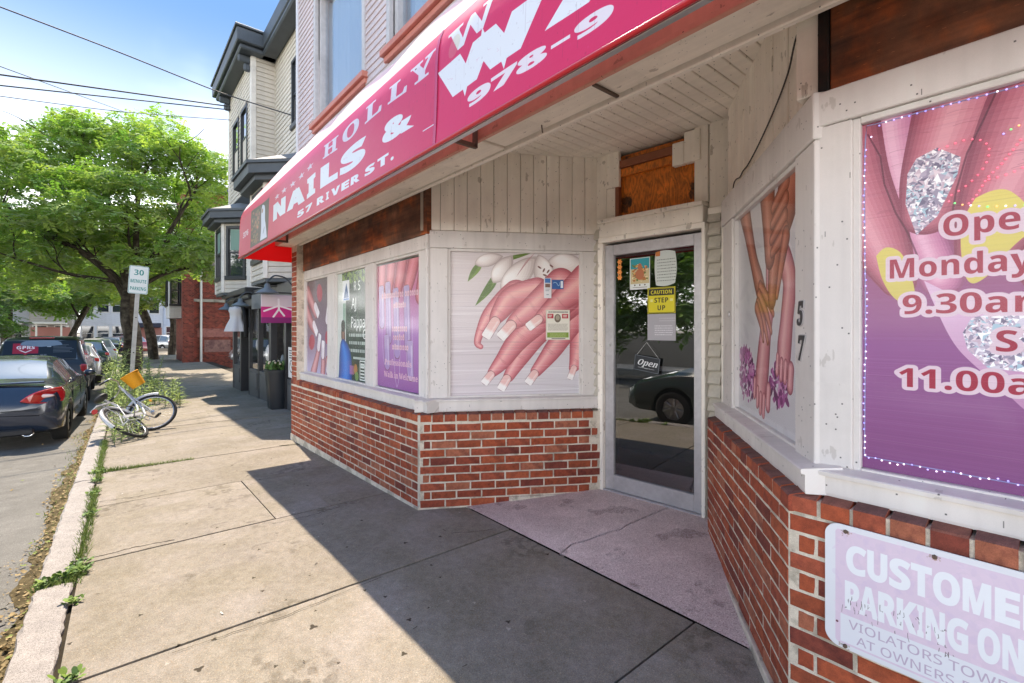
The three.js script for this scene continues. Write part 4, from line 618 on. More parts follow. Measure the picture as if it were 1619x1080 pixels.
poster(LF, 1.447, 2.363, 0.912, 2.182, 600, 832, 'dark green agent poster with a figure in blue in the middle window', (x, W, H) => {
  lfMap(x, W, H, 1.447, 2.363, 0.912, 2.182); x.fillStyle = '#1d3328'; x.fillRect(0, 0, 3, 3); srand(72);
  for (let i = 0; i < 160; i++) { x.fillStyle = ['#2c4a36', '#173024', '#35553a', '#0f241b'][(rnd() * 4) | 0]; x.globalAlpha = 0.4; x.beginPath(); x.ellipse(rr(1.9, 2.46), rr(0.95, 2.15), rr(0.01, 0.07), rr(0.01, 0.05), rnd() * 3, 0, 7); x.fill(); } x.globalAlpha = 1;
  for (let i = 0; i < 90; i++) { x.fillStyle = ['#6f8a3a', '#86a04a', '#4f6a2c'][(rnd() * 3) | 0]; x.beginPath(); x.ellipse(rr(1.75, 2.46), rr(2.03, 2.16), rr(0.01, 0.04), rr(0.008, 0.02), rnd() * 3, 0, 7); x.fill(); }
  x.fillStyle = '#cfd6cf'; x.fillRect(1.58, 0.90, 0.19, 1.3); x.fillStyle = '#dde2de'; x.fillRect(1.765, 1.2, 0.12, 0.86); x.fillStyle = '#8fae9b'; x.fillRect(1.79, 1.5, 0.09, 0.3);
  x.fillStyle = '#e9eef2'; x.fillRect(1.80, 1.83, 0.19, 0.23); x.fillStyle = '#1d4f8c'; x.beginPath(); x.moveTo(1.815, 1.86); x.lineTo(1.90, 2.03); x.lineTo(1.975, 1.86); x.fill(); x.fillStyle = '#2f6bb0'; x.fillRect(1.81, 1.835, 0.17, 0.02);
  const tx = (s, a, y, h, c = '#eef2ee', f = 'sans-serif', k = 1) => { x.save(); x.translate(a, y); x.scale(h / 72 * k, -h / 72); x.font = `100px ${f}`; x.fillStyle = c; x.fillText(s, 0, 0); x.restore(); };
  tx('R S', 2.11, 1.93, 0.10); tx('AJ', 2.05, 1.73, 0.12); tx('Pappa', 2.03, 1.52, 0.12, '#eef2ee', 'sans-serif', 0.85); tx('G', 2.36, 1.40, 0.1);
  x.fillStyle = 'rgba(230,236,232,0.75)'; for (let r = 0; r < 3; r++) for (let i = 0; i < 9; i++) x.fillRect(1.98 + i * 0.05, 1.42 - r * 0.085, 0.03 + 0.015 * rnd(), 0.035);
  x.fillRect(2.1, 1.175, 0.33, 0.025); x.fillRect(2.3, 1.10, 0.12, 0.02);
  const sk = [[70, 44, 34], [110, 74, 58], [150, 110, 90]]; limb(x, [[1.80, 1.52, 0.05], [1.80, 1.44, 0.062], [1.81, 1.36, 0.05]], sk, 0, 0); limb(x, [[1.80, 1.55, 0.06], [1.80, 1.53, 0.058]], [[30, 26, 24], [44, 38, 34]], 0, 0);
  limb(x, [[1.80, 1.30, 0.09], [1.86, 1.16, 0.18], [1.87, 1.0, 0.20], [1.85, 0.9, 0.2]], [[20, 60, 130], [36, 98, 190], [60, 130, 214]], 0.1, 0.2); x.fillStyle = 'rgba(190,110,160,0.7)'; x.fillRect(2.0, 1.0, 0.12, 0.1); x.fillStyle = '#a9743c'; x.beginPath(); x.ellipse(2.17, 1.06, 0.05, 0.06, 0, 0, 7); x.fill(); x.fillStyle = '#6f8f4a'; x.beginPath(); x.ellipse(2.2, 0.99, 0.05, 0.05, 0, 0, 7); x.fill();
  x.strokeStyle = '#e9eeea'; x.lineWidth = 0.012; x.strokeRect(2.29, 0.96, 0.13, 0.20); x.fillStyle = '#dfe5df'; for (let i = 0; i < 5; i++) x.fillRect(2.305, 0.98 + i * 0.035, 0.10, 0.016);
});
poster(LF, 2.59, 3.522, 0.925, 2.15, 800, 1051, 'faded purple nail poster listing opening times in the left window nearest the corner', (x, W, H) => {
  lfMap(x, W, H, 2.59, 3.522, 0.925, 2.15); const g = x.createLinearGradient(0, 0.9, 0, 2.15); g.addColorStop(0, '#93599a'); g.addColorStop(0.45, '#b47fbd'); g.addColorStop(0.8, '#c8789c'); g.addColorStop(1, '#bd7080'); x.fillStyle = g; x.fillRect(0, 0, 5, 5);
  const t = [[150, 66, 86], [198, 108, 124], [212, 124, 138], [222, 142, 154]], L = (p) => limb(x, p, t, -0.15, 0.2);
  L([[2.86, 2.3, 0.09], [2.84, 2.05, 0.085], [2.82, 1.8, 0.07]]); L([[3.06, 2.3, 0.10], [3.03, 2.05, 0.095], [2.99, 1.88, 0.08]]); L([[3.30, 2.3, 0.11], [3.24, 2.05, 0.10], [3.17, 1.86, 0.08]]); L([[3.56, 2.3, 0.11], [3.46, 2.05, 0.10], [3.36, 1.86, 0.08]]); L([[3.7, 2.1, 0.1], [3.6, 1.8, 0.09]]);
  for (const [a, b, l] of [[2.83, 1.72, 0.42], [2.98, 1.66, 0.6], [3.15, 1.56, 0.66], [3.36, 1.6, 0.6], [2.95, 1.28, 0.34], [3.42, 1.22, 0.36]]) nail(x, a, b, l, 0.11, 1.62, '#a98bbd', '#b79fc6');
  x.globalAlpha = 0.8; x.strokeStyle = '#c9b4d4'; x.lineWidth = 0.008; for (const [a, b] of [[2.9, 1.3], [3.4, 1.2], [3.16, 1.1]]) { x.beginPath(); x.moveTo(a - 0.06, b + 0.4); x.bezierCurveTo(a - 0.07, b, a - 0.02, b - 0.12, a, b - 0.14); x.bezierCurveTo(a + 0.04, b - 0.1, a + 0.07, b, a + 0.06, b + 0.42); x.stroke(); } x.globalAlpha = 1;
  srand(73); const line = (a, b, y, h) => { let s = a; while (s < b) { const w = rr(0.03, 0.05); x.fillStyle = rnd() < 0.5 ? '#e3bcc6' : '#dcb0be'; x.beginPath(); x.roundRect(s, y, w * 0.75, h * (rnd() < 0.3 ? 1.25 : 1), 0.012); x.fill(); x.fillStyle = '#a86a86'; x.fillRect(s + w * 0.22, y + h * 0.3, w * 0.22, h * 0.3); s += w; } };
  line(2.83, 3.28, 1.80, 0.05); line(3.32, 3.56, 1.80, 0.05); line(3.09, 3.33, 1.70, 0.045); line(3.06, 3.36, 1.48, 0.05); line(3.08, 3.30, 1.40, 0.045); line(3.06, 3.36, 1.31, 0.045);
  const tx = (s, a, y, h, k) => { x.save(); x.translate(a, y); x.scale(h / 72 * k, -h / 72); x.font = 'bold 100px serif'; x.fillStyle = '#e3b9c4'; x.fillText(s, 0, 0); x.restore(); };
  tx('Walk in Welcome', 2.88, 1.04, 0.055, 1.0); tx('Professionals', 2.90, 1.16, 0.055, 1.05);
});
// the large one in the right window; metres s = z + 0.70 from the corner
poster(RF, 0.185, 1.342, 1.0, 2.256, 1886, 2048, 'large purple poster of jewelled nails with opening hours in the right window', (x, W, H) => {
  const A = (s) => (s - 0.7) / 1.027 + 0.5, B = (y) => (y - 1.5) / 1.027 + 0.5; x.scale(W / (A(1.342) - A(0.185)), -H / (B(2.256) - B(1.0))); x.translate(-A(0.185), -B(2.256)); // metres from a corner of the print
  const g = x.createLinearGradient(0, 0, 0, 1.27); g.addColorStop(0, '#7c4276'); g.addColorStop(0.35, '#93588e'); g.addColorStop(0.6, '#964a70'); g.addColorStop(1, '#7e3a46'); x.fillStyle = g; x.fillRect(-1, -1, 4, 4);
  const shape = (pts, c0, c1, gx0, gy0, gx1, gy1) => { x.beginPath(); x.moveTo(...pts[0]); for (let i = 1; i + 1 < pts.length; i++) { const m = [(pts[i][0] + pts[i + 1][0]) / 2, (pts[i][1] + pts[i + 1][1]) / 2]; x.quadraticCurveTo(...pts[i], ...m); } x.lineTo(...pts[pts.length - 1]); x.closePath(); const q = x.createLinearGradient(gx0, gy0, gx1, gy1); q.addColorStop(0, c0); q.addColorStop(1, c1); x.fillStyle = q; x.fill(); };
  // fingers, back to front, airbrushed
  const pinks = [[138, 62, 84], [180, 98, 116], [202, 124, 140], [220, 154, 166]], mauve = [[150, 80, 118], [194, 120, 156], [212, 146, 176], [230, 178, 200]], B1 = (p, t = pinks) => limb(x, p, t, -0.22, 0.18);
  B1([[0.62, 1.5, 0.2], [0.60, 1.0, 0.2], [0.52, 0.7, 0.14]]); B1([[0.16, 1.5, 0.10], [0.10, 1.25, 0.085], [0.115, 1.05, 0.07], [0.16, 0.86, 0.06], [0.22, 0.66, 0.055]], mauve); B1([[-0.08, 1.35, 0.13], [-0.03, 1.05, 0.115], [0.05, 0.82, 0.09], [0.11, 0.66, 0.05]]);
  B1([[0.34, 1.5, 0.15], [0.27, 1.2, 0.125], [0.21, 1.0, 0.095], [0.185, 0.88, 0.07]]); B1([[0.60, 1.45, 0.18], [0.47, 1.12, 0.165], [0.37, 0.88, 0.115], [0.32, 0.74, 0.07]]);
  const crease = (pts, a) => { x.strokeStyle = `rgba(70,18,40,${a})`; x.lineCap = 'round'; x.lineWidth = 0.005; x.beginPath(); x.moveTo(...pts[0]); for (let i = 1; i < pts.length; i++) x.lineTo(...pts[i]); x.stroke(); };
  crease([[0.026, 1.186], [0.062, 1.098], [0.073, 1.0], [0.103, 0.898], [0.135, 0.825], [0.161, 0.742]], 0.55); crease([[0.36, 1.26], [0.319, 1.148], [0.28, 1.05], [0.255, 0.94], [0.245, 0.86]], 0.6);
  srand(74); for (let i = 0; i < 60; i++) { x.strokeStyle = 'rgba(110,40,66,0.22)'; x.lineWidth = 0.002; const a = rr(0.05, 0.6), b = rr(0.85, 1.26); x.beginPath(); x.moveTo(a, b); x.quadraticCurveTo(a + 0.03, b + 0.008, a + 0.06, b - 0.004); x.stroke(); }
  shape([[0.177, 0.66], [0.215, 0.54], [0.25, 0.45], [0.29, 0.395], [0.35, 0.33], [0.42, 0.24], [0.6, 0.1], [0.6, 0.5], [0.4, 0.56], [0.26, 0.6], [0.177, 0.66]], '#dcb8d2', '#b67ea8', 0.2, 0.6, 0.5, 0.2);
  const yel = (pts) => shape(pts, '#dfd068', '#cfbf60', 0.3, 0.9, 0.3, 0.6);
  yel([[0.298, 0.904], [0.35, 0.935], [0.40, 0.88], [0.43, 0.80], [0.37, 0.74], [0.325, 0.656], [0.277, 0.632], [0.262, 0.774], [0.272, 0.853], [0.298, 0.904]]); yel([[0.05, 0.755], [0.068, 0.785], [0.10, 0.778], [0.126, 0.75], [0.15, 0.66], [0.157, 0.60], [0.135, 0.585], [0.10, 0.60], [0.065, 0.67], [0.05, 0.755]]);
  const gems = (pts, cx, cy, w, h, n) => { x.save(); x.beginPath(); pts.forEach((p, i) => (i ? x.lineTo(...p) : x.moveTo(...p))); x.closePath(); x.fillStyle = '#9a90a6'; x.fill(); x.clip(); for (let i = 0; i < n; i++) { const px = cx + rr(-w, w), py = cy + rr(-h, h), r = rr(0.004, 0.018), a0 = rnd() * 6; const cs = ['#f4f0f4', '#d3cbd8', '#b7a9bd', '#8d8398', '#e6d6de', '#ccb6c4', '#a9c6d4', '#6f6680', '#ffffff']; const m = 3 + (rnd() * 3 | 0); for (let k = 0; k < m; k++) { x.fillStyle = cs[(rnd() * cs.length) | 0]; x.beginPath(); x.moveTo(px, py); x.lineTo(px + r * Math.cos(a0 + k * 6.28 / m), py + r * Math.sin(a0 + k * 6.28 / m)); x.lineTo(px + r * Math.cos(a0 + (k + 1) * 6.28 / m), py + r * Math.sin(a0 + (k + 1) * 6.28 / m)); x.fill(); } } x.restore(); };
  gems([[0.21, 1.086], [0.266, 1.04], [0.257, 0.985], [0.21, 0.865], [0.158, 0.812], [0.13, 0.92], [0.135, 1.02], [0.158, 1.065]], 0.2, 0.95, 0.08, 0.15, 420);
  gems([[0.27, 0.49], [0.29, 0.536], [0.325, 0.545], [0.44, 0.54], [0.46, 0.40], [0.40, 0.375], [0.325, 0.384], [0.281, 0.437]], 0.36, 0.46, 0.1, 0.1, 420);
  const tx = (s, a, y, cap, b) => { x.save(); x.font = 'bold 100px sans-serif'; const m = x.measureText(s); x.translate(a, y); const k = cap / 73; x.scale(b ? (b - a) / m.width : k, -k); x.lineJoin = 'round'; x.strokeStyle = '#dcc4cf'; x.lineWidth = 26; x.strokeText(s, 0, 0); x.fillStyle = '#a01f3c'; x.fillText(s, 0, 0); x.restore(); };
  tx('Open', 0.219, 0.797, 0.068, 0.455); tx('Monday', 0.080, 0.674, 0.066, 0.420); tx('9.30am', 0.119, 0.552, 0.064, 0.47); tx('S', 0.338, 0.434, 0.064, 0.392); tx('11.00am', 0.108, 0.308, 0.064, 0.52);
  for (let i = 0; i < 260; i++) { x.strokeStyle = `rgba(${rnd() < 0.5 ? '255,240,255' : '40,10,40'},0.035)`; x.lineWidth = 0.002; const y = rnd() * 1.27; x.beginPath(); x.moveTo(0, y); x.lineTo(1.1, y); x.stroke(); }
});
// ---------- things on the shop front ----------
const fSerif = await new FontLoader().loadAsync('fonts/droid/droid_serif_bold.typeface.json');
function digit(ch, s, y, h) { // house number: black raised figure with a paler edge, leaning
  const sh = new THREE.Matrix4().set(1, 0.22, 0, 0, 0, 1, 0, 0, 0, 0, 1, 0, 0, 0, 0, 1);
  const mk = (size, depth, bev) => { const g = new TextGeometry(ch, { font: fSerif, size, depth, curveSegments: 6, bevelEnabled: true, bevelThickness: 0.002, bevelSize: bev, bevelSegments: 2 }); g.computeBoundingBox(); const b = g.boundingBox; g.translate(-(b.max.x + b.min.x) / 2, -(b.max.y + b.min.y) / 2, 0); g.applyMatrix4(sh); g.scale(0.82, 1, 1); return g; };
  const p = RA.at(s, y, D0 + 0.001), t = thing('house_number', [p.x, p.y, p.z], `black slanted figure ${ch === '5' ? '5, the upper one' : '7, the lower one'} on the white corner post`, 'house number'); t.rotation.y = RA.turn;
  lpart(t, 'figure', mk(h, 0.006, 0.002), M([0.03, 0.03, 0.032], 0.45)); lpart(t, 'edge', mk(h, 0.003, 0.005), M([0.45, 0.42, 0.42], 0.6));
}
digit('5', 1.425, 1.565, 0.095); digit('7', 1.432, 1.425, 0.10);
{ // customer parking sign on the right brick wall
  const p = RF.at(0.126, 0.40, 0.016), t = thing('parking_sign', [p.x, p.y, p.z], 'faded pink and white customer parking sign bolted to brick wall', 'sign'); t.rotation.y = RF.turn;
  const w = 0.62, h = 0.425, r = 0.045, s = new THREE.Shape(); s.moveTo(r, 0); s.lineTo(w - r, 0); s.absarc(w - r, r, r, -Math.PI / 2, 0); s.lineTo(w, h - r); s.absarc(w - r, h - r, r, 0, Math.PI / 2); s.lineTo(r, h); s.absarc(r, h - r, r, Math.PI / 2, Math.PI); s.lineTo(0, r); s.absarc(r, r, r, Math.PI, Math.PI * 1.5);
  const g = new THREE.ExtrudeGeometry(s, { depth: 0.003, bevelEnabled: true, bevelThickness: 0.0008, bevelSize: 0.0008, bevelSegments: 1, curveSegments: 10 });
  const uv = g.attributes.uv, ps = g.attributes.position; for (let i = 0; i < uv.count; i++) uv.setXY(i, ps.getX(i) / w, ps.getY(i) / h);
  const map = print(1400, 960, (x, W, H) => {
    x.scale(W / w, -H / h); x.translate(0, -h); x.fillStyle = '#dcdde2'; x.fillRect(-1, -1, 3, 3); x.fillStyle = '#d7c5d5'; x.beginPath(); x.roundRect(0.031, 0.016, w - 0.06, h - 0.034, 0.012); x.fill();
    srand(81); for (let i = 0; i < 500; i++) { x.fillStyle = rnd() < 0.5 ? 'rgba(226,205,222,0.25)' : 'rgba(204,188,212,0.25)'; x.beginPath(); x.ellipse(rr(0.03, w), rr(0.02, h - 0.02), rr(0.002, 0.02), rr(0.002, 0.012), rnd() * 3, 0, 7); x.fill(); }
    const tx = (str, a, b, y, cap, c, weight = 14, f = '900 100px sans-serif') => { x.save(); x.font = f; const m = x.measureText(str), wd = m.actualBoundingBoxRight + m.actualBoundingBoxLeft; x.translate(a, y); x.scale((b - a) / wd, -cap / m.actualBoundingBoxAscent); x.translate(m.actualBoundingBoxLeft, 0); x.fillStyle = c; x.fillText(str, 0, 0); if (weight) { x.lineWidth = weight; x.strokeStyle = c; x.lineJoin = 'miter'; x.strokeText(str, 0, 0); } x.restore(); };
    const spell = (row, y, cap, c) => row.forEach(([ch, a, b]) => tx(ch, a, b, y, cap, c, 5, 'bold 100px sans-serif'));
    spell([['C', 0.064, 0.118], ['U', 0.124, 0.175], ['S', 0.183, 0.233], ['T', 0.238, 0.284], ['O', 0.290, 0.348], ['M', 0.357, 0.414], ['E', 0.425, 0.47], ['R', 0.48, 0.535]], 0.270, 0.092, '#e6e8ec');
    spell([['P', 0.061, 0.099], ['A', 0.102, 0.150], ['R', 0.154, 0.198], ['K', 0.202, 0.248], ['I', 0.252, 0.266], ['N', 0.273, 0.315], ['G', 0.322, 0.366], ['O', 0.388, 0.432], ['N', 0.439, 0.479], ['L', 0.488, 0.52], ['Y', 0.523, 0.568]], 0.142, 0.094, '#e4e6ea');
    x.fillStyle = '#dedfe5'; x.fillRect(0.046, 0.022, w - 0.09, 0.096); tx('VIOLATORS TOWED', 0.070, 0.48, 0.076, 0.030, '#b9a9bd', 0, '500 100px sans-serif'); tx('AT OWNERS EXPENSE', 0.092, 0.53, 0.030, 0.030, '#b9a9bd', 0, '500 100px sans-serif');
    x.strokeStyle = 'rgba(70,58,60,0.8)'; x.lineCap = 'round'; for (let i = 0; i < 44; i++) { x.lineWidth = rr(0.0006, 0.0018); const a = rr(0.05, 0.34), b = rr(0.12, 0.2), l = rr(0.004, 0.03); x.beginPath(); x.moveTo(a, b); x.lineTo(a + rr(-0.002, 0.002), b - l * 0.5); x.lineTo(a + rr(-0.004, 0.004), b - l * rnd()); x.stroke(); }
    x.fillStyle = '#6a3f4e'; x.beginPath(); x.arc(0.036, 0.085, 0.004, 0, 7); x.fill(); for (const [a, b] of [[0.062, 0.404], [0.293, 0.402], [0.06, 0.012]]) for (let i = 0; i < 40; i++) { x.fillStyle = `rgba(${100 + 50 * rnd() | 0},${70 + 30 * rnd() | 0},60,0.35)`; x.beginPath(); x.arc(a + rr(-0.02, 0.02) * rnd(), b - 0.02 * rnd() * rnd() + 0.005 * rnd(), rr(0.0006, 0.003), 0, 7); x.fill(); }
  });
  lpart(t, 'plate', g, [M([1, 1, 1], 0.45, { map, bumpMap: rep(T.vinyl, 2), bumpScale: 0.003 }), M([0.7, 0.7, 0.7], 0.5)]);
  for (const [a, b] of [[0.062, 0.404], [0.293, 0.402], [0.06, 0.010], [0.56, 0.404], [0.56, 0.01]]) { const q = new THREE.CylinderGeometry(0.006, 0.0075, 0.008, 6); q.rotateX(Math.PI / 2); q.translate(a, b, 0.007); lpart(t, 'bolt', q, mat.rust); }
}
function decal(S, s0, s1, y0, y1, d, W, H, label, cat, fn, name = 'paper_notice') { return single(name, S.sheet(s0, s1, y0, y1, d), PH([1, 1, 1], 0.45, { map: print(W, H, fn) }), label, cat); }
const scribble = (x, a, b, y0, y1, n, c, lw) => { x.strokeStyle = c; x.lineWidth = lw; for (let i = 0; i < n; i++) { const y = lerp(y0, y1, i / (n - 1)); let q = a + rnd() * 10; while (q < b - 8) { const l = rr(6, 26); x.beginPath(); x.moveTo(q, y); x.lineTo(Math.min(q + l, b), y + rr(-1, 1)); x.stroke(); q += l + 6; } } };
srand(90);
for (let i = 0; i < 4; i++) { const g = new THREE.Shape(), cy = 2.085 - i * 0.045; for (let k = 0; k <= 40; k++) { const a = k / 40 * 6.2832, r = 0.021 + 0.0045 * Math.cos(a * 6); const px = 0.137 + r * Math.cos(a), py = cy + r * Math.sin(a); k ? g.lineTo(px, py) : g.moveTo(px, py); } const e = new THREE.ExtrudeGeometry(g, { depth: 0.001, bevelEnabled: false }); e.translate(0, 0, -0.0205); const m = single('flower_sticker', DW.put(e), M([0.85, 0.30, 0.06], 0.5), ['topmost', 'second from the top', 'third from the top', 'lowest'][i] + ' of four orange flower stickers down the door glass', 'sticker', 'orange flower stickers on the door'); }
decal(DW, 0.237, 0.424, 1.836, 2.10, -0.0195, 280, 400, 'turquoise and ochre picture notice at upper left of door glass', 'notice', (x, W, H) => {
  x.fillStyle = '#dfe4df'; x.fillRect(0, 0, W, H); x.fillStyle = '#2d9aa6'; x.fillRect(10, 8, W - 20, 130); x.fillStyle = '#c9b98c'; x.fillRect(10, 138, W - 20, 190); srand(91); for (let i = 0; i < 90; i++) { x.fillStyle = ['#a4553a', '#d7a25a', '#6b7d3c', '#e6d2a0', '#b5793f'][(rnd() * 5) | 0]; x.beginPath(); x.ellipse(rr(40, W - 40), rr(90, 300), rr(4, 20), rr(4, 16), 0, 0, 7); x.fill(); }
  x.fillStyle = '#b9704a'; x.beginPath(); x.ellipse(W / 2, 110, 26, 40, 0, 0, 7); x.fill(); x.beginPath(); x.ellipse(W / 2, 210, 60, 70, 0, 0, 7); x.fill(); x.fillStyle = '#5c4430'; for (let i = 0; i < 3; i++) { x.beginPath(); x.arc(70 + i * 70, 345, 10, 0, 7); x.fill(); } x.fillRect(40, 372, 200, 5);
});
{ const s = new THREE.Shape(); s.moveTo(0.478, 1.86); s.quadraticCurveTo(0.455, 2.0, 0.474, 2.128); s.quadraticCurveTo(0.56, 2.150, 0.640, 2.120); s.quadraticCurveTo(0.668, 2.0, 0.640, 1.87); s.quadraticCurveTo(0.56, 1.835, 0.478, 1.86);
  const g = new THREE.ShapeGeometry(s, 10), u = g.attributes.uv, p = g.attributes.position; for (let i = 0; i < p.count; i++) u.setXY(i, (p.getX(i) - 0.455) / 0.213, (p.getY(i) - 1.835) / 0.31); g.translate(0, 0, -0.0195);
  single('paper_notice', DW.put(g), M([1, 1, 1], 0.6, { map: print(300, 420, (x, W, H) => { x.fillStyle = '#ccd2cc'; x.fillRect(0, 0, W, H); srand(92); x.fillStyle = '#c8793a'; x.fillRect(26, 6, 56, 62); scribble(x, 40, 270, 110, 340, 8, '#6a746c', 7); }) }), 'barrel-shaped handwritten paper at upper right of door glass', 'notice'); }
decal(DW, 0.402, 0.644, 1.632, 1.842, -0.0193, 484, 420, 'yellow caution step up sign on the door glass', 'sign', (x, W, H) => {
  x.fillStyle = '#d9cc1e'; x.fillRect(0, 0, W, H); x.strokeStyle = '#1c1c14'; x.lineWidth = 8; x.beginPath(); x.roundRect(10, 10, W - 20, H - 20, 26); x.stroke(); x.fillStyle = '#1c1c14'; x.beginPath(); x.roundRect(22, 22, W - 44, 110, 14); x.fill();
  x.textAlign = 'center'; x.fillStyle = '#d9cc1e'; x.font = 'bold 84px sans-serif'; x.fillText('CAUTION', W / 2, 108, W - 70); x.fillStyle = '#1c1c14'; x.font = 'bold 112px sans-serif'; x.fillText('STEP', W / 2, 248, 280); x.fillText('UP', W / 2, 372, 180); x.fillStyle = 'rgba(235,235,225,0.55)'; x.fillRect(50, 190, 46, 44); x.fillRect(390, 190, 50, 40);
}, 'caution_sign');
decal(DW, 0.402, 0.646, 1.412, 1.626, -0.0195, 480, 420, 'pale grey paper taped under the yellow caution sign', 'notice', (x, W, H) => { x.fillStyle = '#a9a6ab'; x.fillRect(0, 0, W, H); srand(93); scribble(x, 120, 430, 190, 330, 5, '#d8d6da', 14); scribble(x, 200, W, 70, 110, 2, '#c9c7cb', 9); });
{ // open board on its cord
  const p = DW.at(0.405, 1.215, -0.0), t = thing('open_board', [p.x, p.y, p.z], 'small black open board hanging by a cord on the door', 'sign'); t.rotation.y = DW.turn; t.rotation.z = -0.13; t.rotation.order = 'YXZ';
  const map = print(500, 300, (x, W, H) => { x.fillStyle = '#23272c'; x.fillRect(0, 0, W, H); x.strokeStyle = '#6d747a'; x.lineWidth = 8; x.strokeRect(12, 12, W - 24, H - 24); x.save(); x.transform(1, 0, -0.18, 1, 40, 0); x.fillStyle = '#dfe2e2'; x.font = 'italic bold 150px serif'; x.textAlign = 'center'; x.fillText('Open', W / 2 - 6, 182, 400); x.restore(); x.strokeStyle = '#c9cccc'; x.lineWidth = 5; x.beginPath(); x.moveTo(90, 232); x.lineTo(410, 232); x.stroke(); x.beginPath(); x.moveTo(180, 226); x.quadraticCurveTo(250, 250, 320, 226); x.stroke(); });
  const b = cbox(0.232, 0.13, 0.006, 0.001), uv = b.attributes.uv, ps = b.attributes.position; for (let i = 0; i < uv.count; i++) uv.setXY(i, ps.getX(i) / 0.232 + 0.5, ps.getY(i) / 0.13 + 0.5); lpart(t, 'board', b, M([1, 1, 1], 0.5, { map }));
  lpart(t, 'cord', [tube([[-0.1, 0.062, 0], [-0.03, 0.175, -0.01]], 0.0015, 5), tube([[0.1, 0.062, 0], [-0.028, 0.176, -0.01]], 0.0015, 5)], M([0.6, 0.6, 0.58], 0.7));
}
decal(LA, 1.084, 1.152, 1.78, 1.96, -0.128, 120, 300, 'white bookmark-shaped sticker with blue top on the hands window', 'sticker', (x, W, H) => { x.fillStyle = '#e3e3e6'; x.fillRect(0, 0, W, H); x.fillStyle = '#3d74b4'; x.fillRect(16, 6, 88, 66); x.fillStyle = '#7a5a50'; x.fillRect(20, 84, 80, 56); x.fillStyle = '#9aa0aa'; x.fillRect(24, 160, 70, 10); x.fillRect(24, 184, 60, 10); x.fillRect(40, 240, 40, 12); }, 'window_sticker');
decal(LA, 1.157, 1.264, 1.862, 1.945, -0.128, 220, 160, 'small blue sticker beside the bookmark-shaped one', 'sticker', (x, W, H) => { x.fillStyle = '#2a5b9e'; x.fillRect(0, 0, W, H); x.strokeStyle = '#9cc0e0'; x.lineWidth = 10; x.beginPath(); x.moveTo(20, 60); x.quadraticCurveTo(80, 20, 110, 90); x.quadraticCurveTo(140, 130, 150, 40); x.stroke(); x.fillStyle = '#dfe6ee'; x.fillRect(164, 20, 46, 120); }, 'window_sticker');
decal(LA, 1.102, 1.321, 1.407, 1.676, -0.128, 400, 500, 'white notice card with green foot stuck on the hands window', 'notice', (x, W, H) => {
  x.fillStyle = '#e6e2d4'; x.fillRect(0, 0, W, H); x.strokeStyle = '#c9bfae'; x.lineWidth = 6; x.strokeRect(8, 8, W - 16, H - 16); x.fillStyle = '#4d4a44'; x.font = 'bold 26px sans-serif'; srand(94); scribble(x, 40, 370, 36, 37, 2, '#5b5048', 14); x.fillStyle = '#b8283a'; x.fillRect(26, 66, 100, 76); x.fillRect(270, 66, 104, 76); x.fillStyle = '#e6e2d4'; x.fillRect(42, 84, 60, 12); x.fillRect(290, 84, 64, 12); x.fillRect(42, 110, 50, 12); x.fillRect(290, 110, 60, 12); x.fillStyle = '#6f6353'; x.beginPath(); x.ellipse(196, 140, 54, 70, 0, 0, 7); x.fill(); x.fillStyle = '#a39a86'; x.beginPath(); x.ellipse(196, 130, 34, 44, 0, 0, 7); x.fill(); scribble(x, 30, 370, 236, 340, 9, '#8b8578', 5); x.fillStyle = '#7f9a34'; x.fillRect(20, 376, 360, 86); scribble(x, 60, 340, 400, 440, 3, '#c5d094', 8); scribble(x, 90, 330, 478, 479, 2, '#4a463e', 10);
}, 'window_notice');
{ // doorbell, loose wire
  const p = RA.at(0.19, 1.60, D0 + 0.001), t = thing('doorbell', [p.x, p.y, p.z], 'tiny round doorbell on the white post beside the door', 'doorbell'); t.rotation.y = RA.turn;
  const a = new THREE.CylinderGeometry(0.017, 0.019, 0.008, 18); a.rotateX(Math.PI / 2); a.translate(0, 0, 0.004); lpart(t, 'ring', a, mat.frameGrey); const b = new THREE.SphereGeometry(0.008, 12, 8); b.scale(1, 1, 0.6); b.translate(0, 0, 0.008); lpart(t, 'button', b, M([0.5, 0.45, 0.4], 0.4));
  const pts = [[0.16, 2.40], [0.19, 2.46], [0.25, 2.47], [0.34, 2.455], [0.42, 2.47], [0.52, 2.47], [0.70, 2.50], [0.9, 2.55], [1.08, 2.61], [1.2, 2.67], [1.27, 2.75], [1.35, 2.80], [1.42, 2.86], [1.5, 2.96], [1.56, 3.04]].map(([s, y]) => RA.at(s, y, -0.126));
  single('loose_cable', tube(pts, 0.0042, 5, 80), mat.cord, 'thin black cable drooping over the boards above the right recess', 'cable');
}
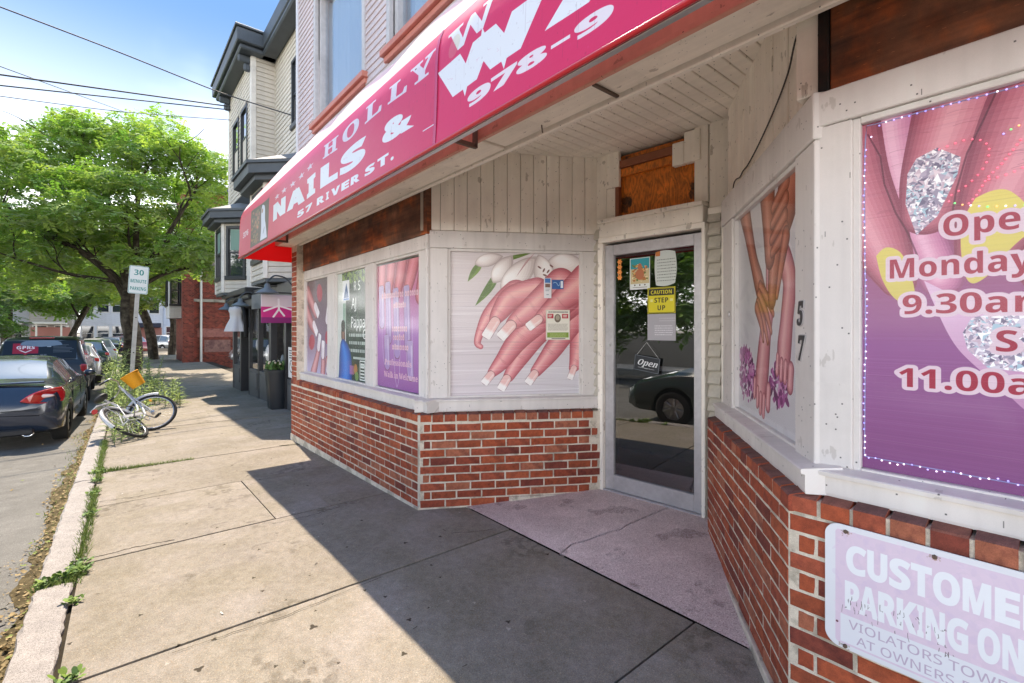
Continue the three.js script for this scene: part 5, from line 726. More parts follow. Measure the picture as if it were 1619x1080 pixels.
{ // string of violet-white lights round the right window, and the lit red sign in it
  const led = (c, k) => M([0.3, 0.3, 0.35], 0.4, { emissive: new THREE.Color(...c), emissiveIntensity: k });
  const violet = [led([0.45, 0.36, 1], 0.42), led([0.8, 0.7, 1], 0.5), led([0.3, 0.26, 1], 0.36), led([1, 0.92, 1], 0.5)], bulb = new THREE.SphereGeometry(0.0028, 8, 6);
  const p0 = RF.at(0.20, 1.02, -0.135), st = thing('light_string', [p0.x, p0.y, p0.z], 'string of tiny violet lights round the edge of the right window', 'string lights'); st.rotation.y = RF.turn; srand(95);
  const add = (root, s, y, m) => { const b = shadows(new THREE.Mesh(bulb, m)); b.name = 'light_bulb'; b.position.set(s - 0.20, y - 1.02, rr(-0.001, 0.001)); root.add(b); };
  const path = []; for (let y = 1.045; y < 2.17; y += 0.0235) path.push([0.206 + 0.004 * Math.sin(y * 9), y]); for (let s = 0.225; s < 1.32; s += 0.021) path.push([s, 2.232 - (s < 0.25 ? (0.25 - s) * 1.6 : 0)]); for (let s = 0.215; s < 1.32; s += 0.0205) path.push([s, 1.035 + 0.004 * Math.sin(s * 60)]);
  path.forEach(([s, y]) => add(st, s + rr(-0.002, 0.002), y + rr(-0.002, 0.002), violet[(rnd() * 4) | 0]));
  lpart(st, 'flex', [tube([[0.003, 0.02, -0.003], [0.006, 0.5, -0.003], [0.006, 1.16, -0.003], [0.05, 1.212, -0.003], [0.5, 1.212, -0.003], [1.1, 1.212, -0.003]], 0.0022, 5, 40), tube([[0.003, 0.02, -0.003], [0.5, 0.012, -0.003], [1.05, 0.015, -0.003]], 0.0022, 5, 20)], M([0.3, 0.28, 0.5], 0.4));
  const sg = thing('lit_sign', [p0.x, p0.y, p0.z], 'outline sign of red and coloured light dots in the right window', 'light sign'); sg.rotation.y = RF.turn;
  const red = led([1, 0.02, 0.1], 0.36), cols = [led([0.1, 1, 0.15], 0.4), led([1, 0.45, 0.05], 0.4), led([0.9, 0.9, 1], 0.4), led([0.35, 0.3, 1], 0.4)];
  const run = (pts, n, pick) => { const c = new THREE.CatmullRomCurve3(pts.map(([a, b]) => V((a * 0.001 - 0.5) * 1.027 + 0.7, (b * 0.001 - 0.5) * 1.027 + 1.5, 0))); for (let i = 0; i <= n; i++) { const p = c.getPointAt(i / n); add(sg, p.x, p.y, pick(i)); } };
  run([[215, 1078], [245, 1085], [275, 1090], [306, 1082], [326, 1058], [328, 1030], [315, 991], [284, 953], [262, 936], [245, 927], [238, 907]], 16, () => red); run([[394, 1055], [374, 1023], [353, 993], [324, 959], [302, 915], [284, 891]], 14, () => red); run([[460, 1010], [394, 971], [357, 959], [328, 955]], 8, () => red);
  run([[252, 898], [266, 891], [298, 881], [324, 873], [361, 868], [394, 863], [460, 862]], 11, (i) => cols[i % 4]); run([[359, 1083], [374, 1091], [389, 1097], [440, 1112]], 5, (i) => cols[(i + 3) % 4]);
}
// ---------- neighbouring houses ----------
const siding = (S, s0, s1, y0, y1, d, P, holes = []) => { // lap boards as one list of prisms, cut at the openings
  const out = []; for (let y = y0; y < y1 - 0.01; y += P) { let s = s0; const runs = []; for (const h of holes.filter((q) => q[2] < y + P - 0.01 && q[3] > y + 0.01).sort((a, b) => a[0] - b[0])) { if (h[0] > s) runs.push([s, h[0]]); s = Math.max(s, h[1]); } if (s < s1) runs.push([s, s1]); for (const [a, b] of runs) out.push([a, b, y]); }
  return out.map(([a, b, y]) => { const g = cbox(b - a, Math.min(P, y1 - y) - 0.006, 0.02, 0.004); g.rotateX(-0.12); g.translate((a + b) / 2, y + P / 2, d - 0.004); return S.put(g); });
};
const greySide = M([0.76, 0.70, 0.60], 0.6, { map: rep(T.plain, 1 / 2) }), greyTrim = M([0.84, 0.80, 0.73], 0.55, { map: rep(T.plain, 1) }), slate = M([0.075, 0.09, 0.105], 0.5, { map: rep(T.plain, 1) }), blackPaint = M([0.035, 0.036, 0.04], 0.4, { map: rep(T.plain, 1 / 0.8) }), sash = M([0.025, 0.028, 0.032], 0.4), paneDark = PH([0.03, 0.035, 0.045], 0.03, { clearcoat: 1, ior: 1.7 }), green = M([0.22, 0.34, 0.28], 0.9);
function sashWindow(root, S, s0, s1, y0, y1, d, parent, o = {}) {
  const f = part(root, 'window', [S.box(s0 - 0.07, s0, y0 - 0.06, y1 + 0.08, d - 0.06, d + 0.03), S.box(s1, s1 + 0.07, y0 - 0.06, y1 + 0.08, d - 0.06, d + 0.03), S.box(s0, s1, y1, y1 + 0.08, d - 0.06, d + 0.03), S.box(s0 - 0.1, s1 + 0.1, y0 - 0.11, y0 - 0.001, d - 0.06, d + 0.055), S.box(s0, s1, (y0 + y1) / 2 - 0.025, (y0 + y1) / 2 + 0.025, d - 0.05, d - 0.005)], o.frame ?? sash, parent);
  part(root, 'pane', [S.sheet(s0, s1, y0, (y0 + y1) / 2 - 0.02, d - 0.025), S.sheet(s0, s1, (y0 + y1) / 2 + 0.02, y1, d - 0.012)], o.pane ?? paneDark, f);
  if (o.curtain) part(root, 'blind', S.sheet(s0 + 0.04, s1 - 0.04, (y0 + y1) / 2 + 0.06, y1 - 0.02, d - 0.011), o.curtain, f);
  return f;
}
{
  const h = thing('grey_house', [4.5, -0.15, -12], 'tall grey clapboard house with bays over a black shop front', 'house');
  const X = 3.16, MW = seg([X, -16.6], [X, -8.2]);
  const wall = part(h, 'wall', [MW.holes(0, MW.L, 2.4, 8.4, -0.3, -0.02, [[5.0, 5.8, 6.2, 7.6]]), box(X + 0.3, 11, -0.3, 8.4, -16.6, -16.4, 0), box(X + 0.3, 11, -0.3, 8.4, -8.4, -8.2, 0), box(10.8, 11, -0.3, 8.4, -16.4, -8.4, 0)], greySide, h);
  siding(MW, 2.9, MW.L, 4.6, 8.4, 0, 0.115, [[4.93, 5.87, 6.1, 7.7]]).forEach((g) => part(h, 'siding_board', g, greySide, wall));
  sashWindow(h, MW, 5.0, 5.8, 6.2, 7.6, 0.0, wall);
  part(h, 'roof', [box(2.8, 11.3, 8.42, 8.78, -17, -7.9, 0.02), box(2.82, 3.16, 8.3, 8.42, -13.2, -7.9, 0.03)], slate, h);
  // bay of the third floor, square, with its cornice
  const b3 = part(h, 'upper_bay', [box(2.65, X + 0.02, 5.1, 8.35, -16.2, -13.22, 0)], greySide, h), B3 = seg([2.63, -16.2], [2.63, -13.2]), S3 = seg([2.63, -13.2], [X, -13.2]);
  siding(B3, 0.1, 2.9, 5.1, 8.3, 0, 0.115, [[0.65, 1.45, 5.75, 7.4], [1.75, 2.5, 5.75, 7.4]]).forEach((g) => part(h, 'siding_board', g, greySide, b3)); siding(S3, 0.09, X - 2.63, 5.1, 8.3, 0, 0.115).forEach((g) => part(h, 'siding_board', g, greySide, b3));
  part(h, 'corner_board', [B3.box(2.9, 3.015, 5.1, 8.3, -0.02, 0.03), S3.box(-0.01, 0.09, 5.1, 8.3, -0.02, 0.03), B3.box(-0.01, 0.1, 5.1, 8.3, -0.02, 0.03)], greyTrim, b3);
  for (const [a, c] of [[0.7, 1.38], [1.8, 2.45]]) sashWindow(h, B3, a, c, 5.85, 7.25, 0.0, b3);
  part(h, 'cornice', [box(2.24, 3.3, 8.42, 8.74, -16.6, -12.85, 0.02), box(2.32, 3.2, 8.30, 8.415, -16.5, -12.95, 0.03), box(2.2, 3.3, 8.745, 8.80, -16.64, -12.81, 0.01)], slate, b3);
  for (const z of [-16.05, -13.3]) part(h, 'bracket', [box(2.34, 2.62, 8.12, 8.30, z - 0.06, z + 0.06, 0.03), box(2.46, 2.63, 7.92, 8.12, z - 0.05, z + 0.05, 0.04)], slate, b3);
  part(h, 'bay_base', [(() => { const g = prism([[0, 0], [0.52, -0.45], [0.52, 0]], 2.96); g.translate(2.64, 5.1, -16.19); return g; })()], slate, b3);
  // canted bays of the second floor
  const bay = (z0, z1, side, gw) => {
    const xf = 2.3, pts = [[X, z0 - side - 0.2], [xf + side, z0 - side], [xf, z0], [xf, z1], [xf + side, z1 + side], [X, z1 + side + 0.2]], yb = 2.52, yt = 4.5, segs = []; for (let i = 0; i + 1 < pts.length; i++) segs.push(seg(pts[i], pts[i + 1]));
    const outline = (off) => { const c = [[X, z0 - side - 0.2 - off], [xf + side - off * 0.5, z0 - side - off * 0.9], [xf - off, z0 - off * 0.4], [xf - off, z1 + off * 0.4], [xf + side - off * 0.5, z1 + side + off * 0.9], [X, z1 + side + 0.2 + off]]; return c.map(([x, z]) => [x, z]); };
    const slabOf = (off, y0, y1, m = 0) => { const g = prism(outline(off).map(([x, z]) => [x, -z]), y1 - y0); g.rotateX(-Math.PI / 2); g.translate(0, y0, 0); return g; };
    const w = part(h, 'bay', slabOf(-0.04, yb, yt), greySide, h);
    segs.forEach((S, i) => {
      const win = i === 2 ? [[S.L / 2 - 0.36, S.L / 2 + 0.36, 2.98, 4.28]] : i === 1 || i === 3 ? [[S.L / 2 - gw, S.L / 2 + gw, 2.98, 4.28]] : [];
      siding(S, 0.06, S.L - 0.06, yb, yt, 0, 0.115, win.map((q) => [q[0] - 0.08, q[1] + 0.08, q[2] - 0.1, q[3] + 0.08])).forEach((g) => part(h, 'siding_board', g, greySide, w));
      part(h, 'corner_board', [S.box(-0.01, 0.07, yb, yt, -0.02, 0.028), S.box(S.L - 0.07, S.L + 0.01, yb, yt, -0.02, 0.028)], greyTrim, w);
      for (const q of win) sashWindow(h, S, ...q, 0.0, w, { curtain: green });
    });
    part(h, 'bay_roof', [slabOf(0.32, yt + 0.02, yt + 0.2), slabOf(0.2, yt - 0.08, yt + 0.02), slabOf(0.36, yt + 0.2, yt + 0.26)], slate, w);
    const P = [], o = outline(0.34), apex = [[X, z0 - side * 0.3], [X, z1 + side * 0.3]]; for (let i = 0; i + 1 < o.length; i++) { const a = o[i], c = o[i + 1], e = i < 3 ? apex[0] : apex[1]; P.push(a[0], yt + 0.26, a[1], c[0], yt + 0.26, c[1], e[0], yt + 0.72, e[1]); } P.push(o[2][0], yt + 0.26, o[2][1], o[3][0], yt + 0.26, o[3][1], apex[1][0], yt + 0.72, apex[1][1], o[2][0], yt + 0.26, o[2][1], apex[1][0], yt + 0.72, apex[1][1], apex[0][0], yt + 0.72, apex[0][1]);
    const g = new THREE.BufferGeometry(); g.setAttribute('position', new THREE.Float32BufferAttribute(P, 3)); g.setAttribute('uv', new THREE.Float32BufferAttribute(P.filter((_, i) => i % 3 !== 1), 2)); g.computeVertexNormals(); part(h, 'roof_slope', g, M([0.17, 0.185, 0.2], 0.6, { side: THREE.DoubleSide }), w);
    part(h, 'bay_base', slabOf(0.0, yb - 0.07, yb - 0.002), slate, w);
    return w;
  };
  bay(-16.3, -15.2, 0.56, 0.21); const nb = bay(-11.6, -10.38, 0.6, 0.22);
  part(h, 'scroll_bracket', [tube([[2.35, 2.45, -11.2], [2.45, 2.42, -10.9], [2.6, 2.38, -10.5], [2.75, 2.22, -10.3], [2.8, 2.0, -10.25]], 0.03, 8), tube([[2.55, 2.44, -10.9], [2.75, 2.40, -10.5], [2.95, 2.25, -10.2]], 0.02, 6)], blackPaint, nb);
  // black shop front below
  const SW = seg([2.72, -16.0], [2.72, -8.3]), sf = part(h, 'shop_front', [SW.box(0, SW.L, 2.06, 2.44, -0.4, 0.16, 0.02), SW.box(0.0, 0.16, -0.3, 2.06, -0.4, 0.04), SW.box(1.05, 1.2, -0.3, 2.06, -0.4, 0.04), SW.box(2.1, 2.22, -0.3, 2.06, -0.4, 0.03), SW.box(3.15, 3.3, -0.3, 2.06, -0.4, 0.04), SW.box(4.3, 4.5, -0.3, 2.06, -0.4, 0.05), SW.box(5.5, 5.65, -0.3, 2.06, -0.4, 0.04), SW.box(7.5, 7.7, -0.3, 2.06, -0.4, 0.04)], blackPaint, h);
  part(h, 'cornice', [SW.box(-0.05, 3.2, 2.38, 2.52, -0.3, 0.32, 0.02), SW.box(-0.02, 3.15, 2.25, 2.378, -0.3, 0.24, 0.03)], blackPaint, sf);
  part(h, 'sign_board', SW.box(3.3, 4.28, 1.98, 2.32, 0.162, 0.2), M([0.16, 0.18, 0.2], 0.5, { map: rep(T.plain, 1) }), sf);
  for (const [a, b] of [[0.16, 1.05], [2.22, 3.15], [3.3, 4.3], [4.5, 5.5], [5.7, 7.5]]) { part(h, 'kick_panel', [SW.box(a, b, -0.3, 0.5, -0.35, 0.03), SW.box(a + 0.08, b - 0.08, 0.02, 0.42, 0.03, 0.05, 0.01)], M([0.11, 0.115, 0.12], 0.5, { map: rep(T.plain, 1) }), sf); part(h, 'pane', SW.sheet(a, b, 0.5, 2.06, -0.01), mat.glass, sf); part(h, 'display', SW.box(a, b, 0.5, 2.06, -0.4, -0.3, 0), M([0.5, 0.48, 0.45], 0.9, { map: rep(T.darkwood, 0.7) }), sf); }
  srand(101); for (let i = 0; i < 16; i++) { const s = [0.4, 0.7, 2.5, 2.8, 3.5, 3.8, 4.1, 4.7, 5.0, 5.3, 6, 6.4, 6.8, 3.6, 4.0, 2.9][i], y = rr(0.55, 1.5); const g = new THREE.SphereGeometry(rr(0.07, 0.14), 10, 8); g.scale(0.8, rr(1, 2.4), 0.6); g.translate(s, y, -0.14); part(h, 'display_piece', SW.put(g), M([[0.7, 0.68, 0.66], [0.5, 0.2, 0.28], [0.6, 0.55, 0.5], [0.25, 0.3, 0.34]][i % 4], 0.8), sf); }
  part(h, 'door', [SW.box(1.2, 2.1, -0.2, 2.0, -0.5, -0.44), SW.box(1.35, 1.95, 0.5, 1.85, -0.438, -0.42)], sash, sf);
  part(h, 'arch', [tube([[2.55, 1.9, -14.9], [2.5, 2.2, -14.6], [2.5, 2.28, -14.2], [2.5, 2.15, -13.7], [2.52, 1.8, -13.4], [2.52, 1.3, -13.3]], 0.05, 8, 24)], M([0.06, 0.05, 0.045], 0.8, { map: rep(T.bark, 3) }), sf);
  const lamp = (x, y, z, label, first) => { const l = first ? first.clone() : thing('gooseneck_lamp', [x, y, z], label, 'wall lamp', 'black gooseneck lamps on the shop front'); if (first) { l.name = numbered('gooseneck_lamp'); l.userData = { ...first.userData, label }; scene.add(l); } l.position.set(x, y, z); if (!first) { lpart(l, 'arm', tube([[0.42, 0.1, 0], [0.3, 0.24, 0], [0.12, 0.27, 0], [0, 0.16, 0], [0, 0.1, 0]], 0.014, 8, 24), slate); const g = new THREE.LatheGeometry([[0.03, 0.12], [0.045, 0.1], [0.06, 0.04], [0.16, -0.02], [0.19, -0.05], [0.185, -0.055], [0.05, 0.03]].map((q) => new THREE.Vector2(...q)), 20); lpart(l, 'shade', g, M([0.14, 0.17, 0.19], 0.4, { side: THREE.DoubleSide })); } return l; };
  const l0 = lamp(2.3, 2.08, -14.6, 'gooseneck lamp farthest along the black shop front'); lamp(2.25, 2.1, -12.5, 'middle gooseneck lamp on the black shop front', l0); lamp(2.1, 2.2, -9.3, 'gooseneck lamp nearest, above the pink hanging sign', l0);
  // pink hanging sign
  const bs = thing('hanging_sign', [2.35, 1.62, -9.5], 'pink and white hanging shop sign with a dancing figure', 'sign');
  const bm = print(256, 256, (x, W, H) => { x.fillStyle = '#e3d3dc'; x.fillRect(0, 0, W, H); x.fillStyle = '#cf2f86'; x.fillRect(0, 110, W, 100); x.fillStyle = '#8c2a74'; x.fillRect(0, 205, W, 51); x.strokeStyle = '#f6eef4'; x.lineWidth = 15; x.lineCap = 'round'; x.beginPath(); x.moveTo(120, 40); x.lineTo(122, 130); x.lineTo(160, 190); x.moveTo(122, 130); x.lineTo(84, 200); x.moveTo(20, 150); x.lineTo(120, 100); x.lineTo(236, 140); x.stroke(); x.fillStyle = '#e9d3e2'; x.font = 'bold 34px sans-serif'; });
  const bg0 = cbox(0.62, 0.52, 0.02, 0.003), bu = bg0.attributes.uv, bp = bg0.attributes.position; for (let i = 0; i < bu.count; i++) bu.setXY(i, bp.getX(i) / 0.62 + 0.5, bp.getY(i) / 0.52 + 0.5); bg0.translate(0, 0.26, 0); lpart(bs, 'board', bg0, M([1, 1, 1], 0.5, { map: bm })); lpart(bs, 'arm', [rod([-0.3, 0.56, 0], [0.4, 0.56, 0], 0.012), rod([-0.2, 0.52, 0], [-0.2, 0.56, 0], 0.006), rod([0.2, 0.52, 0], [0.2, 0.56, 0], 0.006)], blackPaint);
  const pr = thing('price_board', [2.66, 0.55, -9.9], 'white notice with a crossed circle in the shop window', 'notice'); { const g = new THREE.PlaneGeometry(0.4, 0.6); g.rotateY(-Math.PI / 2); g.translate(0, 0.3, 0); lpart(pr, 'sheet', g, M([1, 1, 1], 0.7, { map: print(128, 192, (x) => { x.fillStyle = '#dcdcdc'; x.fillRect(0, 0, 128, 192); x.strokeStyle = '#333'; x.lineWidth = 7; x.beginPath(); x.arc(64, 120, 36, 0, 7); x.moveTo(40, 96); x.lineTo(90, 146); x.stroke(); x.fillStyle = '#555'; for (let i = 0; i < 4; i++) x.fillRect(18, 18 + i * 15, 70 + (i % 2) * 22, 7); }) })); }
  // planter
  const pl = thing('planter', [2.62, gs(-10.6), -10.65], 'tall tapered black planter with small flowers by the shop', 'planter'); { const g = new THREE.CylinderGeometry(0.31, 0.24, 0.78, 4, 1); g.rotateY(Math.PI / 4); g.translate(0, 0.39, 0); lpart(pl, 'pot', g, M([0.02, 0.024, 0.03], 0.35)); const e = new THREE.CylinderGeometry(0.33, 0.325, 0.05, 4); e.rotateY(Math.PI / 4); e.translate(0, 0.78, 0); lpart(pl, 'rim', e, M([0.03, 0.034, 0.04], 0.35)); }
  srand(102); { const list = [], fl = []; for (let i = 0; i < 120; i++) { const g = new THREE.PlaneGeometry(0.05, 0.09); g.rotateX(rr(-1.2, 1.2)); g.rotateY(rr(0, 6)); g.translate(rr(-0.2, 0.2), 0.83 + rr(-0.02, 0.12), rr(-0.2, 0.2)); list.push(g); } for (let i = 0; i < 22; i++) { const g = new THREE.SphereGeometry(0.022, 6, 5); g.translate(rr(-0.2, 0.2), 0.92 + rr(0, 0.06), rr(-0.2, 0.2)); fl.push(g); } stuff(lpart(pl, 'foliage', list, M([0.07, 0.14, 0.03], 0.8, { side: THREE.DoubleSide }))); stuff(lpart(pl, 'flowers', fl, M([0.7, 0.62, 0.45], 0.8))); }
  // white dress and garland in the window bay
  const dr = thing('hanging_dress', [2.48, 1.45, -14.3], 'white dress hung in the doorway arch of the black shop', 'dress'); lpart(dr, 'cloth', (() => { const g = new THREE.LatheGeometry([[0.03, 0.98], [0.2, 0.93], [0.24, 0.8], [0.2, 0.7], [0.19, 0.5], [0.30, 0.22], [0.36, 0.0], [0.35, 0.0]].map((q) => new THREE.Vector2(...q)), 24); const p = g.attributes.position; for (let i = 0; i < p.count; i++) { const a = Math.atan2(p.getZ(i), p.getX(i)), k = 1 + 0.12 * Math.sin(a * 7) * (1 - p.getY(i)); p.setXYZ(i, p.getX(i) * k * 0.6, p.getY(i), p.getZ(i) * k); } g.scale(1.3, 0.68, 1.1); g.computeVertexNormals(); return g; })(), M([0.62, 0.60, 0.60], 0.9, { side: THREE.DoubleSide })); lpart(dr, 'hanger', tube([[0, 0.66, -0.15], [0, 0.74, 0], [0, 0.66, 0.15]], 0.006, 5), sash);
}
{ // brick building beyond the driveway
  const b = thing('brick_building', [5, -0.3, -33], 'old red brick building with a white oriel beyond the driveway', 'building');
  const z0 = -29.6, S = seg([2.75, z0], [8.2, z0]), N = seg([2.75, -33.4], [2.75, z0]);
  const tx = tex(512, (x, y) => { const row = Math.floor(y / 16), ox = (row % 2) * 16, jx = (x + ox) % 32, jy = y % 16, id = G(Math.floor((x + ox) / 32) + row * 37, row), j = jx < 2 || jy < 2, v = 0.75 + 0.5 * id + 0.3 * (F(fB, x, y) - 0.5); return j ? [150, 118, 104] : [124 * v, 58 * v, 46 * v]; });
  const bm = M([0.9, 0.78, 0.74], 0.9, { map: rep(tx, 1 / 2.1) });
  const w = part(b, 'wall', [S.holes(0, S.L, -0.6, 8.8, -0.3, 0, [[1.1, 2.0, 4.4, 6.0], [3.0, 3.9, 4.4, 6.0]]), N.holes(0, N.L, -0.6, 8.8, -0.3, 0, [[0.5, 1.3, 7.0, 8.2]])], bm, b);
  part(b, 'pilaster', [S.box(-0.06, 0.42, -0.6, 8.8, 0, 0.14), S.box(2.55, 2.75, -0.6, 3.0, 0, 0.1)], bm, w); part(b, 'stone_band', S.box(0.42, S.L, 2.95, 3.1, 0, 0.09), M([0.45, 0.42, 0.38], 0.8, { map: rep(T.mortar, 1) }), w); part(b, 'painted_patch', S.box(0.6, 2.5, 1.1, 1.55, 0.001, 0.006, 0), M([0.50, 0.20, 0.16], 0.9, { map: rep(T.brick, 1) }), w); part(b, 'painted_patch', S.box(0.9, 2.1, 0.3, 0.95, 0.001, 0.006, 0), M([0.42, 0.22, 0.18], 0.9, { map: rep(T.brick, 1) }), w);
  for (const s of [1.1, 3.0]) sashWindow(b, S, s, s + 0.9, 4.4, 6.0, -0.05, w, { frame: greyTrim }); sashWindow(b, N, 0.5, 1.3, 7.0, 8.2, -0.05, w, { frame: greyTrim });
  part(b, 'drainpipe', rod(S.at(0.75, -0.5, 0.06), S.at(0.75, 8.6, 0.06), 0.055), greyTrim, w); part(b, 'roof', box(2.5, 9, 8.8, 9.1, -33.6, -29.2, 0.04), slate, b);
  const O = seg([2.2, -32.6], [2.2, -30.9]), o = part(b, 'oriel', box(2.22, 2.8, 2.1, 6.6, -32.6, -30.7, 0.02), M([0.68, 0.69, 0.72], 0.6), b); const OS = seg([2.2, -30.68], [2.78, -30.68]); siding(OS, 0.02, 0.58, 2.1, 6.6, 0.01, 0.14, [[0.08, 0.5, 2.7, 4.5]]).forEach((g) => part(b, 'siding_board', g, greyTrim, o)); sashWindow(b, OS, 0.12, 0.46, 2.85, 4.3, 0.01, o); sashWindow(b, O, 0.4, 1.3, 2.85, 4.3, 0.01, o);
  const wl = thing('wall_lamp', [4.9, 2.6, -29.35], 'dark lamp on the brick wall beside the grey house', 'wall lamp'); lpart(wl, 'arm', tube([[0, 0, -0.25], [0, 0.15, -0.1], [0, 0.12, 0]], 0.03, 6), slate); lpart(wl, 'shade', new THREE.CylinderGeometry(0.08, 0.28, 0.16, 14), slate);
}
{ // pale houses closing the far end of the street, and the row opposite
  const plain = (name, label, x0, x1, z, dep, h0, col, o = {}) => {
    const base = gr(z) + 0.1, t = thing(name, [(x0 + x1) / 2, base, z], label, 'house'), S = seg([x0, z], [x1, z]), wins = [], n = o.n ?? Math.max(2, Math.round((x1 - x0) / 2)), step = (x1 - x0) / n;
    for (let r = 0; r < (o.rows ?? 2); r++) for (let i = 0; i < n; i++) { const s = step * (i + 0.5); wins.push([s - 0.42, s + 0.42, base + 0.9 + r * 2.75 + (r ? 0.15 : 0), base + 2.3 + r * 2.75 + (r ? 0.15 : 0)]); }
    const m = M(col, 0.7, { map: rep(T.plain, 0.5) }), w = part(t, 'wall', [S.holes(0, S.L, base - 0.3, base + h0, -0.3, 0, wins), box(x0, x1, base - 0.3, base + h0, z - dep, z - 0.6, 0)], m, t);
    siding(S, 0.05, S.L - 0.05, base + 2.6, base + h0, 0.0, 0.2, wins.map((q) => [q[0] - 0.1, q[1] + 0.1, q[2] - 0.1, q[3] + 0.1])).forEach((g, i) => part(t, 'siding_board', g, m, w));
    wins.forEach((q) => sashWindow(t, S, ...q, -0.02, w, { frame: greyTrim }));
    const g = prism([[x0 - 0.4, base + h0], [x1 + 0.4, base + h0], [(x0 + x1) / 2, base + h0 + (o.gable ?? 2.2)]], dep + 0.8); g.translate(0, 0, z - dep); part(t, 'roof', g, M([0.13, 0.13, 0.14], 0.8), t);
    if (o.porch) { const p = part(t, 'porch', [S.box(0.3, S.L - 0.3, base + 2.45, base + 2.65, 0, 1.4, 0.03)], greyTrim, t); for (let s = 0.5; s < S.L; s += 1.6) part(t, 'post', S.box(s, s + 0.12, base - 0.2, base + 2.45, 1.1, 1.25), greyTrim, p); part(t, 'railing', [S.box(0.3, S.L - 0.3, base + 0.85, base + 0.92, 1.12, 1.2), ...Array.from({ length: Math.floor((S.L - 0.8) / 0.16) }, (_, i) => S.box(0.4 + i * 0.16, 0.44 + i * 0.16, base + 0.1, base + 0.85, 1.14, 1.18))], greyTrim, p); }
    if (o.awning) part(t, 'shop_awning', S.box(0.2, S.L - 0.2, base + 2.2, base + 2.7, 0, 1.0, 0.05), M([0.03, 0.03, 0.05], 0.7), t);
    if (o.brick) part(t, 'brick_front', S.box(0.1, S.L - 0.1, base - 0.2, base + 2.2, 0.001, 0.06), M([0.36, 0.16, 0.13], 0.9), t);
    return t;
  };
  plain('clapboard_house', 'grey house with a white porch railing, farthest left in the street end', -9.6, -6.0, -62, 8, 7, [0.5, 0.5, 0.5], { porch: true, n: 2 });
  plain('clapboard_house', 'tan house with a white canopy behind the pickup', -5.8, -3.0, -60, 8, 6.4, [0.42, 0.38, 0.33], { porch: true, n: 2, brick: true });
  plain('clapboard_house', 'white house with dark windows behind the slim street tree', -2.6, 0.9, -64, 8, 7.6, [0.76, 0.77, 0.80], { n: 3 });
  plain('clapboard_house', 'white house with a dark shop awning left of the leaning trunk', 1.1, 4.2, -66, 8, 6.8, [0.74, 0.75, 0.79], { n: 2, awning: true, brick: true });
  plain('clapboard_house', 'pale blue house glimpsed between the two street trees', 4.5, 8.8, -70, 8, 7.4, [0.62, 0.68, 0.78], { n: 3 });
}
// ---------- trees and weeds ----------
function spray(n, size, seed) { // a twig with leaflets on both sides
  srand(seed); const P = [], U = [], I = [];
  for (let i = 0; i < n; i++) {
    const t = i / n, side = i % 2 ? 1 : -1, x = (t - 0.5) * size * 1.1, y = -0.25 * size * t * t + rr(-0.05, 0.05) * size, l = size * rr(0.26, 0.42), w = l * 0.46, a = side * rr(0.6, 1.3), dz = Math.sin(a) * l, dx = Math.cos(a) * l, dy = rr(-0.35, 0.15) * l, nx = -Math.sin(a) * w * 0.5, nz = Math.cos(a) * w * 0.5, b = P.length / 3;
    P.push(x, y, 0, x + dx * 0.5 + nx, y + dy * 0.3 + w * 0.15, dz * 0.5 + nz, x + dx, y + dy, dz, x + dx * 0.5 - nx, y + dy * 0.3 + w * 0.15, dz * 0.5 - nz); U.push(0, 0.5, 0.5, 1, 1, 0.5, 0.5, 0); I.push(b, b + 1, b + 2, b, b + 2, b + 3);
  }
  const g = new THREE.BufferGeometry(); g.setAttribute('position', new THREE.Float32BufferAttribute(P, 3)); g.setAttribute('uv', new THREE.Float32BufferAttribute(U, 2)); g.setIndex(I); g.computeVertexNormals(); return g;
}
const sprayGeo = spray(16, 0.42, 5), sprayBig = spray(12, 0.8, 6);
const leafMat = PH([1, 1, 1], 1, { transmission: 0.5, thickness: 0, side: THREE.DoubleSide });
const barkMat = M([0.55, 0.5, 0.45], 0.95, { map: rep(T.bark, 2), bumpMap: rep(T.rough, 4), bumpScale: 0.02 });
function limbGeo(pts, r0, r1, n = 7) { // tapered bent limb
  const c = new THREE.CatmullRomCurve3(pts.map((p) => V(...p))), m = pts.length * 4, g = new THREE.TubeGeometry(c, m, 1, n, false), p = g.attributes.position;
  for (let i = 0; i <= m; i++) { const o = c.getPointAt(i / m), r = lerp(r0, r1, Math.pow(i / m, 0.8)); for (let j = 0; j <= n; j++) { const k = i * (n + 1) + j, w = 1 + 0.12 * Math.sin(j * 2.1 + i * 0.7); p.setXYZ(k, o.x + (p.getX(k) - o.x) * r * w, o.y + (p.getY(k) - o.y) * r * w, o.z + (p.getZ(k) - o.z) * r * w); } }
  g.computeVertexNormals(); return g;
}
